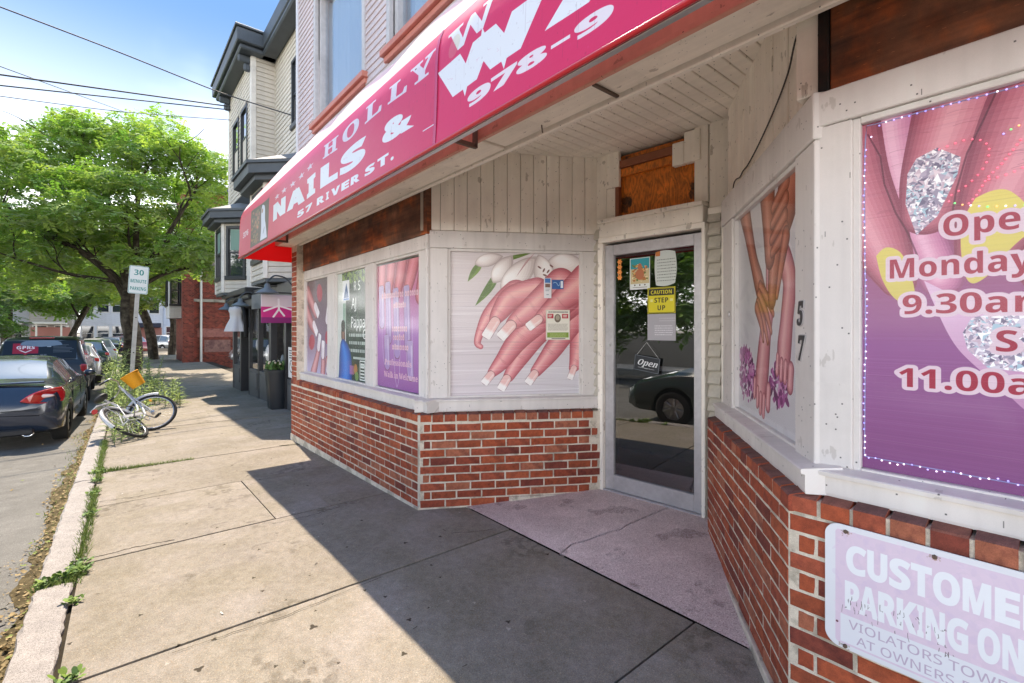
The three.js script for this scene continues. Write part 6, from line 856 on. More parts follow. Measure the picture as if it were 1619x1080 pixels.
function tree(pos, label, o) {
  const t = thing(o.name ?? 'street_tree', pos, label, 'tree', o.group); srand(o.seed); const limbs = [], tips = [];
  const grow = (a, dir, len, r, lvl) => { const pts = [a], d = dir.clone(); let p = V(...a); for (let i = 0; i < 4; i++) { d.add(V(rr(-0.28, 0.28), rr(-0.1, 0.24), rr(-0.28, 0.28))).normalize(); p = p.clone().addScaledVector(d, len / 4); pts.push([p.x, p.y, p.z]); if (lvl < 3 && i >= 1) grow([p.x, p.y, p.z], V(d.x + rr(-0.9, 0.9), d.y + rr(-0.4, 0.5), d.z + rr(-0.9, 0.9)).normalize(), len * rr(0.45, 0.7), r * 0.45, lvl + 1); } limbs.push(limbGeo(pts, r, r * 0.35, lvl > 1 ? 5 : 7)); if (lvl >= 1) tips.push([p, lvl]); };
  const trunk = limbGeo(o.trunk, o.r, o.r * 0.72, 10); limbs.push(trunk);
  for (const [pts, r] of o.limbs ?? []) { limbs.push(limbGeo(pts, r, r * 0.35, 8)); for (let i = 1; i < pts.length; i++) { const q = pts[i], p = pts[i - 1], d = V(q[0] - p[0], q[1] - p[1], q[2] - p[2]).normalize(); for (let k = 0; k < 2; k++) grow(q, V(d.x + rr(-0.9, 0.9), d.y + rr(-0.2, 0.8), d.z + rr(-0.9, 0.9)).normalize(), rr(1.0, 2.0), r * 0.35, 2); } }
  lpart(t, 'trunk', limbs.map((g) => g.toNonIndexed()), barkMat);
  // crown: flattened clumps of sprays inside the envelope, more of them near its outside
  const M4 = [], C = [], col = new THREE.Color(), e = o.env, clumps = o.clumps ?? [];
  for (let i = 0; i < o.n; i++) { let x, y, z, d; do { x = rr(-1, 1); y = rr(-1, 1); z = rr(-1, 1); d = x * x + y * y + z * z; } while (d > 1 || d < 0.16 || (y < -0.6 && d < 0.5)); const k = 1 + 0.16 * Math.sin(x * 5 + o.seed) + 0.14 * Math.sin(z * 6 + y * 4); clumps.push([e[0] + x * e[3] * k, e[1] + y * e[4] * k, e[2] + z * e[5] * k, rr(0.55, 1.05) * (o.cr ?? 1)]); }
  const q = new THREE.Quaternion(), eu = new THREE.Euler();
  for (const [cx, cy, cz, r] of clumps) {
    const tone = rnd(), m = Math.round((o.density ?? 120) * r * r);
    for (let k = 0; k < m; k++) { let a, b, c; do { a = rr(-1, 1); b = rr(-1, 1); c = rr(-1, 1); } while (a * a + b * b + c * c > 1); const f = Math.pow(rnd(), 0.25) * 0.5 + 0.5; eu.set(rr(-0.6, 0.6), rr(0, 6.283), rr(-0.6, 0.4)); q.setFromEuler(eu); const s = rr(0.7, 1.25) * (o.leaf ?? 1); M4.push(new THREE.Matrix4().compose(V(cx + a * r * f * 1.15, cy + b * r * f * 0.62 - 0.12 * (a * a + c * c) * r, cz + c * r * f * 1.15), q, V(s, s, s))); const u = rnd(), y = (o.yellow ?? 0.5); C.push([lerp(0.13, 0.46, u * y + 0.32 * tone), lerp(0.30, 0.60, u * 0.5 + 0.5 * tone), lerp(0.03, 0.08, u)]); }
  }
  const im = new THREE.InstancedMesh(o.big ? sprayBig : sprayGeo, leafMat, M4.length); M4.forEach((m, i) => { im.setMatrixAt(i, m); col.setRGB(...C[i].map((v) => v * (o.dark ?? 1))); im.setColorAt(i, col); }); shadows(im); im.name = 'crown'; stuff(im); t.add(im);
  return t;
}
// the big street tree: trunk forks low; a long limb sweeps left over the road
const R40 = (l, y, d) => [l * 0.766 + d * 0.643, y, l * 0.643 - d * 0.766];
tree([0.44, gs(-20), -20.6], 'big leafy street tree whose limb sweeps left over the road', { seed: 201, r: 0.3, trunk: [[0, -0.2, 0], [0.05, 1.2, 0], [-0.05, 2.3, 0.05], [0, 3.0, 0]],
  limbs: [[[R40(0, 2.4, 0), R40(-0.5, 3.4, 0), R40(-1.5, 4.3, -0.2), R40(-2.8, 5.0, -0.4), R40(-4.2, 5.6, -0.4)], 0.16], [[R40(0, 2.8, 0), R40(-0.5, 4.0, 0.2), R40(-0.9, 5.2, 0.5), R40(-1.4, 6.4, 0.6), R40(-1.7, 7.1, 0.4)], 0.15], [[R40(0, 2.8, 0), R40(0.25, 4.0, -0.1), R40(0.35, 5.4, -0.2), R40(0.3, 6.4, 0)], 0.13], [[R40(0.05, 3.0, 0), R40(0.8, 4.2, 0), R40(1.5, 5.6, 0.2), R40(1.9, 6.2, 0.2)], 0.12], [[R40(0.05, 3.0, 0), R40(0.9, 3.6, 0.3), R40(1.9, 3.9, 0.6), R40(2.6, 3.8, 0.8)], 0.08], [[R40(-0.4, 3.3, 0), R40(-1.4, 3.5, -0.8), R40(-2.6, 3.9, -1.2)], 0.08]],
  env: [...R40(-0.9, 6.3, 0.3), 3.9, 2.9, 3.7], n: 66, density: 100, yellow: 0.65,
  clumps: [[...R40(-3.6, 8.4, 1), 1.1], [...R40(-2.7, 8.9, 1), 1.2], [...R40(-1.9, 8.6, 0.6), 1.1], [...R40(-4.2, 7.6, 0.5), 1.2], [...R40(1.6, 7.7, 0), 1.0], [...R40(2.5, 7.3, 0.2), 0.9], [...R40(0.6, 7.8, 0), 1.0], [...R40(2.8, 6.2, 0.4), 0.9], [...R40(2.9, 5.0, 0.3), 0.8], [...R40(2.4, 3.7, 0.5), 0.6], [...R40(2.6, 4.2, 0.8), 0.7], [...R40(-4.4, 5.6, 0), 1.1], [...R40(-4.6, 6.6, 0), 1.1], [...R40(-3.4, 4.6, -0.8), 0.9], [...R40(-2.0, 4.2, -0.9), 0.8], [...R40(-4.5, 4.2, -0.2), 0.9], [...R40(-1.0, 3.2, -0.5), 0.55], [...R40(-3.0, 3.6, -0.4), 0.8], [...R40(-5.4, 6.9, 0.4), 1.2], [...R40(-5.6, 5.8, 0.2), 1.2], [...R40(-5.3, 4.7, -0.3), 1.1], [...R40(-5.0, 7.9, 0.6), 1.0], [...R40(-1.8, 3.5, 0.8), 0.7], [...R40(-4.2, 3.3, 0.6), 0.9], [...R40(-5.2, 3.7, 0.2), 0.9], [...R40(-2.4, 5.0, 1.2), 0.9], [...R40(1.2, 4.9, 0.9), 0.8], [...R40(1.9, 4.6, 1.0), 0.7], [...R40(0.6, 3.9, 0.8), 0.6]] });
tree([1.8, gs(-30), -33.8], 'leaning street tree beyond the big one', { seed: 202, r: 0.26, trunk: [[0, -0.3, 0], [-0.25, 1.6, 0], [-0.7, 3.2, 0.1], [-1.1, 4.4, 0.2]], env: [-1.2, 6.0, 0, 3.2, 2.6, 3.4], n: 40, density: 70, leaf: 1.3, yellow: 0.9, cr: 1.15 });
tree([3.0, gs(-30), -39.5], 'slim upright street tree near the brick building', { seed: 203, r: 0.24, trunk: [[0, -0.3, 0], [0.1, 2, 0], [-0.1, 3.6, 0], [-0.1, 4.6, 0]], env: [-0.4, 5.6, 0.6, 3.2, 2.4, 3.2], n: 36, density: 60, leaf: 1.4, yellow: 0.9, cr: 1.2 });
tree([-2.6, gr(-47), -47], 'slim forked tree in front of the white houses', { seed: 204, r: 0.22, trunk: [[0, -0.3, 0], [0.2, 1.5, 0], [0.7, 2.8, 0], [1.2, 4.0, 0]], limbs: [[[[0.7, 2.8, 0], [0.3, 3.8, 0], [-0.2, 4.8, 0]], 0.1]], env: [0, 6.2, 0, 4.2, 2.6, 3.4], n: 46, density: 55, leaf: 1.5, yellow: 0.55, cr: 1.25 });
tree([-8.9, gr(-40), -41], 'dark broad tree on the far side of the street', { seed: 205, r: 0.34, trunk: [[0, -0.3, 0], [0, 2, 0], [0.1, 3.4, 0]], env: [1.5, 4.6, 0.5, 4.6, 2.9, 3.6], n: 66, density: 55, leaf: 1.5, yellow: 0.15, dark: 0.6, cr: 1.35 });
tree([-6.2, gr(-40), -52], 'tall tree filling the gap over the parked cars', { seed: 206, r: 0.34, trunk: [[0, -0.3, 0], [0, 2.6, 0], [0.1, 4.4, 0]], env: [1.0, 7.4, 0.5, 6.2, 3.6, 4], n: 76, density: 42, leaf: 1.7, yellow: 0.4, dark: 0.8, cr: 1.5 });
tree([-9.4, -0.2, -9.5], 'tree across the street mirrored in the upper door glass', { seed: 207, r: 0.3, trunk: [[0, -0.3, 0], [0, 1.6, 0], [0.1, 2.6, 0]], env: [0.2, 3.9, -0.5, 2.4, 3.1, 5.6], n: 80, density: 52, leaf: 1.5, dark: 0.8, yellow: 0.4, cr: 1.3 });
tree([-9.2, -0.5, -19], 'second tree across the street mirrored in the shop windows', { seed: 208, r: 0.3, trunk: [[0, -0.3, 0], [0, 1.6, 0], [0.1, 2.6, 0]], env: [0.2, 4.8, 0, 3.0, 2.8, 4.4], n: 40, density: 40, leaf: 1.4, yellow: 0.4, cr: 1.3 });
// weeds round the sign post
{
  srand(211); const stems = [], M4 = [], q = new THREE.Quaternion(), eu = new THREE.Euler(), C = [];
  const leaf = (() => { const g = new THREE.PlaneGeometry(1, 0.2, 4, 2), p = g.attributes.position; for (let i = 0; i < p.count; i++) { const x = p.getX(i) + 0.5, w = Math.sin(Math.PI * Math.min(0.97, x * 0.9 + 0.06)); p.setXYZ(i, x, -0.45 * x * x + 0.25 * x + Math.abs(p.getY(i)) * 0.3, p.getY(i) * w); } g.computeVertexNormals(); return g; })();
  const plant = (x, z, h, spread, leafL) => { const y0 = gs(z), lx = rr(-0.2, 0.2) * h, lz = rr(-0.15, 0.15) * h, pts = [0, 0.35, 0.7, 1].map((t) => [x + lx * t * t, y0 + h * t, z + lz * t * t]); stems.push(tube(pts, 0.0055, 4, 8)); const n = Math.round(h * 34); for (let i = 0; i < n; i++) { const t = 0.1 + 0.9 * i / n, a = i * 2.4 + rnd(), s = leafL * (1 - 0.45 * t) * rr(0.7, 1.2); eu.set(0, a, rr(0.1, 0.7)); q.setFromEuler(eu); M4.push(new THREE.Matrix4().compose(V(x + lx * t * t, y0 + h * t, z + lz * t * t), q, V(s, s, s))); const u = rnd(); C.push([lerp(0.24, 0.46, u), lerp(0.36, 0.56, u), lerp(0.07, 0.16, u)]); } };
  for (let i = 0; i < 34; i++) plant(rr(-0.12, 0.55), rr(-16.0, -12.3), rr(0.5, 1.3) * (i % 3 ? 0.8 : 1.2), 0.2, 0.2);
  for (let i = 0; i < 34; i++) plant(rr(-0.1, 0.35), rr(-12.4, -10.4), rr(0.25, 0.75), 0.2, 0.16);
  for (let i = 0; i < 26; i++) plant(rr(-0.08, 0.30), rr(-10.4, -8.5), rr(0.12, 0.36), 0.2, 0.15);
  for (let i = 0; i < 26; i++) plant(rr(0.5, 1.15), rr(-14.5, -12.4), rr(0.25, 0.6), 0.2, 0.2);
  for (let i = 0; i < 24; i++) plant(rr(0.0, 1.1), rr(-19.6, -16.0), rr(0.3, 0.9), 0.2, 0.22);
  const im = new THREE.InstancedMesh(leaf, PH([1, 1, 1], 1, { transmission: 0.35, thickness: 0, side: THREE.DoubleSide }), M4.length), col = new THREE.Color(); M4.forEach((m, i) => { im.setMatrixAt(i, m); col.setRGB(...C[i]); im.setColorAt(i, col); }); shadows(im); im.name = 'weeds'; stuff(im); tag(im, 'tall light green weeds growing round the sign post along the kerb', 'weeds'); scene.add(im);
  const st = shadows(new THREE.Mesh(merge(stems), M([0.2, 0.24, 0.1], 0.9))); st.name = 'weed_stems'; stuff(st); tag(st, 'thin stalks of the weeds along the kerb by the sign post', 'weed stems'); scene.add(st);
}
{ srand(219); const cut = []; for (let z = 1; z > -16; z -= 0.03) cut.push(z); struct('gutter_grit', strip((z) => kf(z) - 0.03 - 0.20 * Math.pow(F(fB, z * 30 + 400, 210), 2) - 0.10 * F(fC, z * 70 + 60, 30), (z) => kf(z) + 0.012, cut, (z) => gr(z) + 0.005), M([1, 0.92, 0.74], 1, { map: rep(T.soil, 2.2), bumpMap: rep(T.fine, 3), bumpScale: 0.01 })); }
// grass in the joints, weeds in the kerb gap, leaf litter in the gutter
{
  srand(221); const blade = (() => { const P = [], I = []; for (let i = 0; i <= 3; i++) { const t = i / 3, w = 0.06 * (1 - t * 0.9); P.push(-w, t, t * t * 0.4, w, t, t * t * 0.4); if (i) { const b = i * 2; I.push(b - 2, b - 1, b, b - 1, b + 1, b); } } const g = new THREE.BufferGeometry(); g.setAttribute('position', new THREE.Float32BufferAttribute(P, 3)); g.setAttribute('uv', new THREE.Float32BufferAttribute(P.filter((_, i) => i % 3 < 2), 2)); g.setIndex(I); g.computeVertexNormals(); return g; })();
  const M4 = [], C = [], q = new THREE.Quaternion(), eu = new THREE.Euler(), put = (x, z, h) => { eu.set(rr(-0.7, 0.7), rr(0, 6.28), rr(-0.7, 0.7)); q.setFromEuler(eu); const w = h * rr(0.8, 1.6); M4.push(new THREE.Matrix4().compose(V(x, gs(z) - 0.012, z), q, V(w, h, h))); const u = rnd(); C.push([lerp(0.10, 0.30, u), lerp(0.18, 0.36, u), lerp(0.03, 0.08, u)]); };
  for (let z = -2.6; z > -9; z -= 0.003) { const d = F(fB, z * 60 + 900, 77), near = z > -4.2 && z < -2.5; if (d > (z < -4.9 ? 0.26 : 0.55)) { const n = near ? 1 : 3; for (let k = 0; k < n; k++) put(kb(z) + 0.01 + rr(-0.034, 0.034), z, rr(0.02, 0.06)); } }
  for (let i = 0; i < 420; i++) { const t = rnd(); put(lerp(kf(-3.89), kb(-3.89) + 0.05, t) + rr(-0.02, 0.02), -3.89 + rr(-0.06, 0.06) - (t > 0.7 ? 0.06 : 0), rr(0.02, 0.06)); }
  for (let i = 0; i < 1300; i++) { const t = Math.pow(rnd(), 1.15); put(lerp(-0.13, 0.74, t), -6.87 + rr(-0.028, 0.028), rr(0.025, 0.07) * (1 - 0.45 * t)); } for (let i = 0; i < 70; i++) put(rr(0.55, 0.72), -6.9 + rr(-0.06, 0.06), rr(0.01, 0.03)); for (let i = 0; i < 90; i++) put(rr(1.72, 1.95), -6.88 + rr(-0.02, 0.02), rr(0.01, 0.03));
  for (let i = 0; i < 300; i++) put(kf(-8) + rr(-0.16, -0.02), rr(-10, -4.5), rr(0.01, 0.05));
  const im = new THREE.InstancedMesh(blade, M([1, 1, 1], 0.8, { side: THREE.DoubleSide }), M4.length), col = new THREE.Color(); M4.forEach((m, i) => { im.setMatrixAt(i, m); col.setRGB(...C[i]); im.setColorAt(i, col); }); shadows(im); im.name = 'grass'; stuff(im); tag(im, 'short green grass growing in the pavement joints along the kerb', 'grass'); scene.add(im);
  // broad leaves of the weed in the kerb gap
  const L4 = [], LC = []; const broad = new THREE.CircleGeometry(0.5, 7); broad.rotateX(-Math.PI / 2); broad.scale(1, 1, 0.6); broad.translate(0.5, 0, 0);
  const spot = (x, z, n, r, y) => { for (let i = 0; i < n; i++) { eu.set(rr(-0.5, 0.5), rr(0, 6.28), rr(0, 0.8)); q.setFromEuler(eu); const s = rr(0.015, 0.04); L4.push(new THREE.Matrix4().compose(V(x + rr(-r, r), gs(z) + y + rr(0, 0.035), z + rr(-r, r) * 0.7), q, V(s, s, s))); const u = rnd(); LC.push([lerp(0.08, 0.22, u), lerp(0.16, 0.32, u), 0.04]); } };
  for (let i = 0; i < 16; i++) spot(lerp(-0.34, -0.14, i / 15), -3.9 - 0.07 * (i / 15), 11, 0.035, 0.005); spot(-0.17, -4.1, 60, 0.05, 0.0); spot(-0.17, -3.55, 40, 0.04, 0); spot(-0.15, -2.75, 50, 0.04, 0); spot(-0.16, -2.5, 40, 0.04, 0); spot(-0.15, -5.9, 50, 0.05, 0); spot(-0.14, -6.4, 60, 0.05, 0); spot(-0.14, -6.85, 90, 0.07, 0); spot(-0.15, -5.2, 40, 0.04, 0);
  const lm = new THREE.InstancedMesh(broad, M([1, 1, 1], 0.7, { side: THREE.DoubleSide }), L4.length); L4.forEach((m, i) => { lm.setMatrixAt(i, m); col.setRGB(...LC[i]); lm.setColorAt(i, col); }); shadows(lm); lm.name = 'kerb_weeds'; stuff(lm); tag(lm, 'small broad-leaved weeds in the gaps of the granite kerb', 'weeds'); scene.add(lm);
  const D4 = [], DC = [], dead = new THREE.PlaneGeometry(1, 0.6, 2, 1); { const p = dead.attributes.position; for (let i = 0; i < p.count; i++) p.setZ(i, 0.25 * p.getX(i) * p.getX(i) * 2 + 0.1 * p.getY(i)); dead.rotateX(-Math.PI / 2); dead.computeVertexNormals(); }
  for (let i = 0; i < 3600; i++) { const z = -1.5 - 13 * Math.pow(rnd(), 0.9), dd = F(fB, z * 40 + 300, 31), x = kf(z) - 0.02 - Math.pow(rnd(), 2.2) * (0.05 + 0.42 * dd * dd) - (rnd() < 0.02 ? rnd() * 1.2 : 0); eu.set(rr(-0.5, 0.5), rr(0, 6.28), rr(-0.5, 0.5)); q.setFromEuler(eu); const s = rr(0.006, 0.012) + 0.026 * Math.pow(rnd(), 3); D4.push(new THREE.Matrix4().compose(V(x, gr(z) + 0.006 + rnd() * 0.018, z), q, V(s, s, s))); const u = rnd(); DC.push(u < 0.15 ? [0.2, 0.24, 0.06] : [lerp(0.2, 0.42, u), lerp(0.14, 0.31, u), lerp(0.06, 0.15, u)]); }
  for (let i = 0; i < 60; i++) { const z = rr(-8, -1.6), x = rr(-0.1, 1.9); eu.set(0, rr(0, 6.28), 0); q.setFromEuler(eu); const s = rr(0.008, 0.03); D4.push(new THREE.Matrix4().compose(V(x, gs(z) + 0.004, z), q, V(s, s * 0.4, s * 0.4))); const k = rnd(); DC.push(k < 0.2 ? [0.6, 0.58, 0.54] : [0.09, 0.07, 0.05]); }
  const dm = new THREE.InstancedMesh(dead, M([1, 1, 1], 0.9, { side: THREE.DoubleSide }), D4.length); D4.forEach((m, i) => { dm.setMatrixAt(i, m); col.setRGB(...DC[i]); dm.setColorAt(i, col); }); shadows(dm); dm.name = 'leaf_litter'; stuff(dm); tag(dm, 'dry brown leaf litter and twigs in the gutter and on the pavement', 'leaf litter'); scene.add(dm);
}
// ---------- vehicles ----------
// key stations from the rear (+z) to the front (-z): [z, bottom, belt, top, half width, half width at top]
function vehicle(name, pos, turn, label, category, S, o) {
  const t = thing(name, pos, label, category); t.rotation.y = turn;
  const N = 84, zR = S[0][0], zF = S[S.length - 1][0], rows = [], at = (z) => { let i = 0; while (i + 2 < S.length && S[i + 1][0] > z) i++; const a = S[i], b = S[i + 1], k = clamp((z - a[0]) / (b[0] - a[0]), 0, 1), s = k * k * (3 - 2 * k) * 0.5 + k * 0.5; return a.map((v, j) => lerp(v, b[j], s)); };
  const R = o.wheelR, arch = R * 1.17, zs = []; for (let i = 0; i <= N; i++) zs.push(lerp(zR, zF, i / N));
  for (const z of zs) {
    const [, yb, bl, tp, w, wt] = at(z); let ya = yb; for (const q of o.axles) { const d = Math.abs(z - q); if (d < arch) ya = Math.max(ya, R + Math.sqrt(arch * arch - d * d)); }
    const yl = Math.min(ya, bl - 0.12), mid = lerp(yb, bl, 0.55);
    rows.push([[0, yb + 0.02], [w * 0.72, yb + 0.01], [w * 0.78, Math.max(yb, yl - 0.02)], [w * 0.985, Math.max(yb + 0.05, yl)], [w, Math.max(mid, yl + 0.03)], [w * 0.985, Math.max(bl - 0.13, yl + 0.06)], [w * 0.945, bl], [lerp(w * 0.93, wt, 0.12), lerp(bl, tp, 0.1)], [lerp(w * 0.92, wt, 0.9), lerp(bl, tp, 0.86)], [wt * 0.9, tp - 0.012 * Math.min(1, (tp - bl) * 4)], [wt * 0.5, tp + 0.012], [0, tp + 0.02]]);
  }
  const n = 12, groups = { body: [], glass: [] }, V3 = (r, j, sx) => [rows[r][j][0] * sx, rows[r][j][1], zs[r]];
  const isGlass = (r, j) => { const z = (zs[r] + zs[r + 1]) / 2; if (j === 7) return o.side.some(([a, b]) => z < a && z > b); if (j >= 9) return o.top.some(([a, b]) => z < a && z > b); return false; };
  for (const sx of [1, -1]) for (let r = 0; r < N; r++) for (let j = 0; j < n - 1; j++) { const a = V3(r, j, sx), b = V3(r + 1, j, sx), c = V3(r + 1, j + 1, sx), d = V3(r, j + 1, sx), q = sx > 0 ? [a, b, c, a, c, d] : [a, c, b, a, d, c]; groups[isGlass(r, j) ? 'glass' : 'body'].push(...q.flat()); }
  for (const sx of [1, -1]) for (const [r, flip] of [[0, 1], [N, -1]]) for (let j = 0; j < n - 1; j++) { const c0 = [0, (rows[r][0][1] + rows[r][n - 1][1]) / 2, zs[r]], a = V3(r, j, sx), b = V3(r, j + 1, sx); groups.body.push(...(sx * flip > 0 ? [c0, a, b] : [c0, b, a]).flat()); }
  const mk = (P) => { let g = new THREE.BufferGeometry(); g.setAttribute('position', new THREE.Float32BufferAttribute(P, 3)); g.computeVertexNormals(); return g; };
  const smoothG = (P) => { const key = new Map(), idx = [], Q = []; for (let i = 0; i < P.length; i += 3) { const k = P.slice(i, i + 3).map((v) => v.toFixed(4)).join(); if (!key.has(k)) { key.set(k, Q.length / 3); Q.push(P[i], P[i + 1], P[i + 2]); } idx.push(key.get(k)); } const g = new THREE.BufferGeometry(); g.setAttribute('position', new THREE.Float32BufferAttribute(Q, 3)); g.setIndex(idx); g.computeVertexNormals(); const h = g.toNonIndexed(); h.setAttribute('uv', new THREE.Float32BufferAttribute(new Float32Array(h.attributes.position.count * 2), 2)); return h; };
  const body = lpart(t, 'body', smoothG(groups.body), o.paint); lpart(t, 'window', smoothG(groups.glass), o.glass ?? mat.mirrorGlass);
  lpart(t, 'underside', cbox(o.axW * 2 - 0.3, 0.2, (zR - zF) * 0.9, 0.02).translate(0, o.under ?? 0.34, (zR + zF) / 2), mat.dark);
  for (const q of o.axles) for (const sx of [1, -1]) {
    const wl = new THREE.Group(); wl.name = 'wheel'; wl.position.set(sx * (o.axW - 0.1), R, q); t.add(wl);
    const ty = new THREE.LatheGeometry([[R * 0.62, -0.1], [R * 0.9, -0.11], [R, -0.085], [R, 0.085], [R * 0.9, 0.11], [R * 0.62, 0.1]].map((v) => new THREE.Vector2(...v)), 32); ty.rotateZ(Math.PI / 2); lpart(wl, 'tyre', ty, mat.tyre);
    const rim = [new THREE.CylinderGeometry(R * 0.63, R * 0.63, 0.1, 28).rotateZ(Math.PI / 2).toNonIndexed()]; for (let k = 0; k < 7; k++) { const s = cbox(0.03, R * 0.6, 0.06, 0.008); s.translate(0, R * 0.31, 0); s.rotateX(k / 7 * Math.PI * 2); s.translate(sx * 0.075, 0, 0); rim.push(s); } lpart(wl, 'rim', rim, mat.alloy);
  }
  return t;
}
const onRear = (t, name, g, m) => lpart(t, name, g, m);
const paintBlack = PH([0.012, 0.013, 0.014], 0.4, { clearcoat: 0.5, clearcoatRoughness: 0.08 }), paintBlue = PH([0.012, 0.02, 0.04], 0.25, { clearcoat: 1, clearcoatRoughness: 0.03 }), paintSilver = PH([0.40, 0.41, 0.42], 0.35, { metalness: 0.5, clearcoat: 1, clearcoatRoughness: 0.05 }), paintWhite = PH([0.6, 0.6, 0.6], 0.3, { clearcoat: 1 }), paintRed = PH([0.3, 0.04, 0.04], 0.3, { clearcoat: 1 }), paintDark = PH([0.03, 0.05, 0.05], 0.25, { clearcoat: 1 });
const coupe = [[2.24, 0.42, 0.66, 0.70, 0.62, 0.5], [2.2, 0.30, 0.76, 0.80, 0.80, 0.62], [2.08, 0.26, 0.92, 0.965, 0.86, 0.70], [1.92, 0.25, 0.955, 1.005, 0.875, 0.71], [1.55, 0.22, 0.945, 1.0, 0.885, 0.70], [1.42, 0.22, 0.94, 1.03, 0.887, 0.66], [0.62, 0.2, 0.92, 1.345, 0.89, 0.56], [0.2, 0.2, 0.91, 1.385, 0.89, 0.57], [-0.35, 0.2, 0.90, 1.36, 0.89, 0.57], [-0.55, 0.2, 0.90, 1.32, 0.89, 0.58], [-1.25, 0.2, 0.90, 0.98, 0.885, 0.66], [-1.4, 0.2, 0.87, 0.93, 0.88, 0.68], [-2.0, 0.22, 0.72, 0.78, 0.83, 0.6], [-2.2, 0.28, 0.6, 0.64, 0.72, 0.5]];
function sedan(pos, turn, label, paint, plate, k = 1) {
  const t = vehicle('parked_car', pos, turn, label, 'car', coupe, { wheelR: 0.315, axles: [1.36, -1.3], axW: 0.87, side: [[0.95, -0.1], [-0.16, -0.95]], top: [[1.36, 0.66], [-0.58, -1.24]], paint });
  t.scale.setScalar(k);
  for (const s of [1, -1]) { // wrap-round tail lights with a pale reverse lamp
    const sh = new THREE.Shape(); sh.moveTo(0.42, 0.775); sh.quadraticCurveTo(0.56, 0.93, 0.84, 0.94); sh.quadraticCurveTo(0.90, 0.86, 0.86, 0.74); sh.quadraticCurveTo(0.66, 0.71, 0.42, 0.775);
    const g = new THREE.ExtrudeGeometry(sh, { depth: 0.05, bevelEnabled: true, bevelThickness: 0.02, bevelSize: 0.015, bevelSegments: 3, curveSegments: 10 }), p = g.attributes.position; for (let i = 0; i < p.count; i++) { const x = p.getX(i), y = p.getY(i); p.setXYZ(i, s * x, y, p.getZ(i) + 2.155 - 0.42 * Math.pow(Math.max(0, x - 0.5), 2) * 3.2 - 0.22 * Math.max(0, y - 0.84) + 0.035); } if (s < 0) { const a = p.array; for (let i = 0; i < a.length; i += 9) for (let c = 0; c < 3; c++) { const q = a[i + c]; a[i + c] = a[i + 6 + c]; a[i + 6 + c] = q; } } g.computeVertexNormals(); lpart(t, 'tail_light', g, mat.tail);
    const c = new THREE.SphereGeometry(1, 14, 8); c.scale(0.12, 0.03, 0.02); c.translate(s * 0.66, 0.835, 2.185); c.rotateY(s * 0.0); lpart(t, 'reverse_light', c, mat.tailClear);
    const e = new THREE.TorusGeometry(0.04, 0.012, 8, 18); e.scale(1.5, 1, 1); e.translate(s * 0.48, 0.27, 2.2); lpart(t, 'exhaust', e, mat.chrome);
    const m = new THREE.SphereGeometry(0.1, 12, 8); m.scale(1, 0.7, 0.6); m.translate(s * 0.98, 0.98, -0.75); lpart(t, 'wing_mirror', m, paint);
    lpart(t, 'door_handle', cbox(0.02, 0.025, 0.16, 0.006).translate(s * 0.875, 0.80, 0.2), paint);
  }
  lpart(t, 'number_plate', cbox(0.34, 0.15, 0.012, 0.003).translate(0, 0.70, 2.265), plate); lpart(t, 'bumper_insert', cbox(1.1, 0.1, 0.05, 0.02).translate(0, 0.30, 2.2), mat.dark); lpart(t, 'boot_seam', cbox(1.25, 0.012, 0.02, 0.003).translate(0, 0.635, 2.245), mat.dark);
  for (const q of [1.02, -0.2]) for (const e of [1, -1]) lpart(t, 'door_seam', cbox(0.012, 0.5, 0.012, 0.002).translate(e * 0.884, 0.64, q), mat.dark);
  const sp = cbox(1.3, 0.025, 0.13, 0.01); sp.translate(0, 1.04, 2.0); lpart(t, 'spoiler', sp, paint);
  return t;
}
const plateMat = M([0.5, 0.58, 0.62], 0.5, { map: rep(T.plain, 4) });
sedan([-1.40, gr(-11.6), -12.6], -0.045, 'dark blue-black coupe parked at the kerb, nearest car', paintBlue, plateMat, 1.0);
sedan([-1.6, gr(-3), -2.4], 0.0, 'dark coupe parked beside the photographer, mirrored in the door', paintDark, plateMat, 0.96);
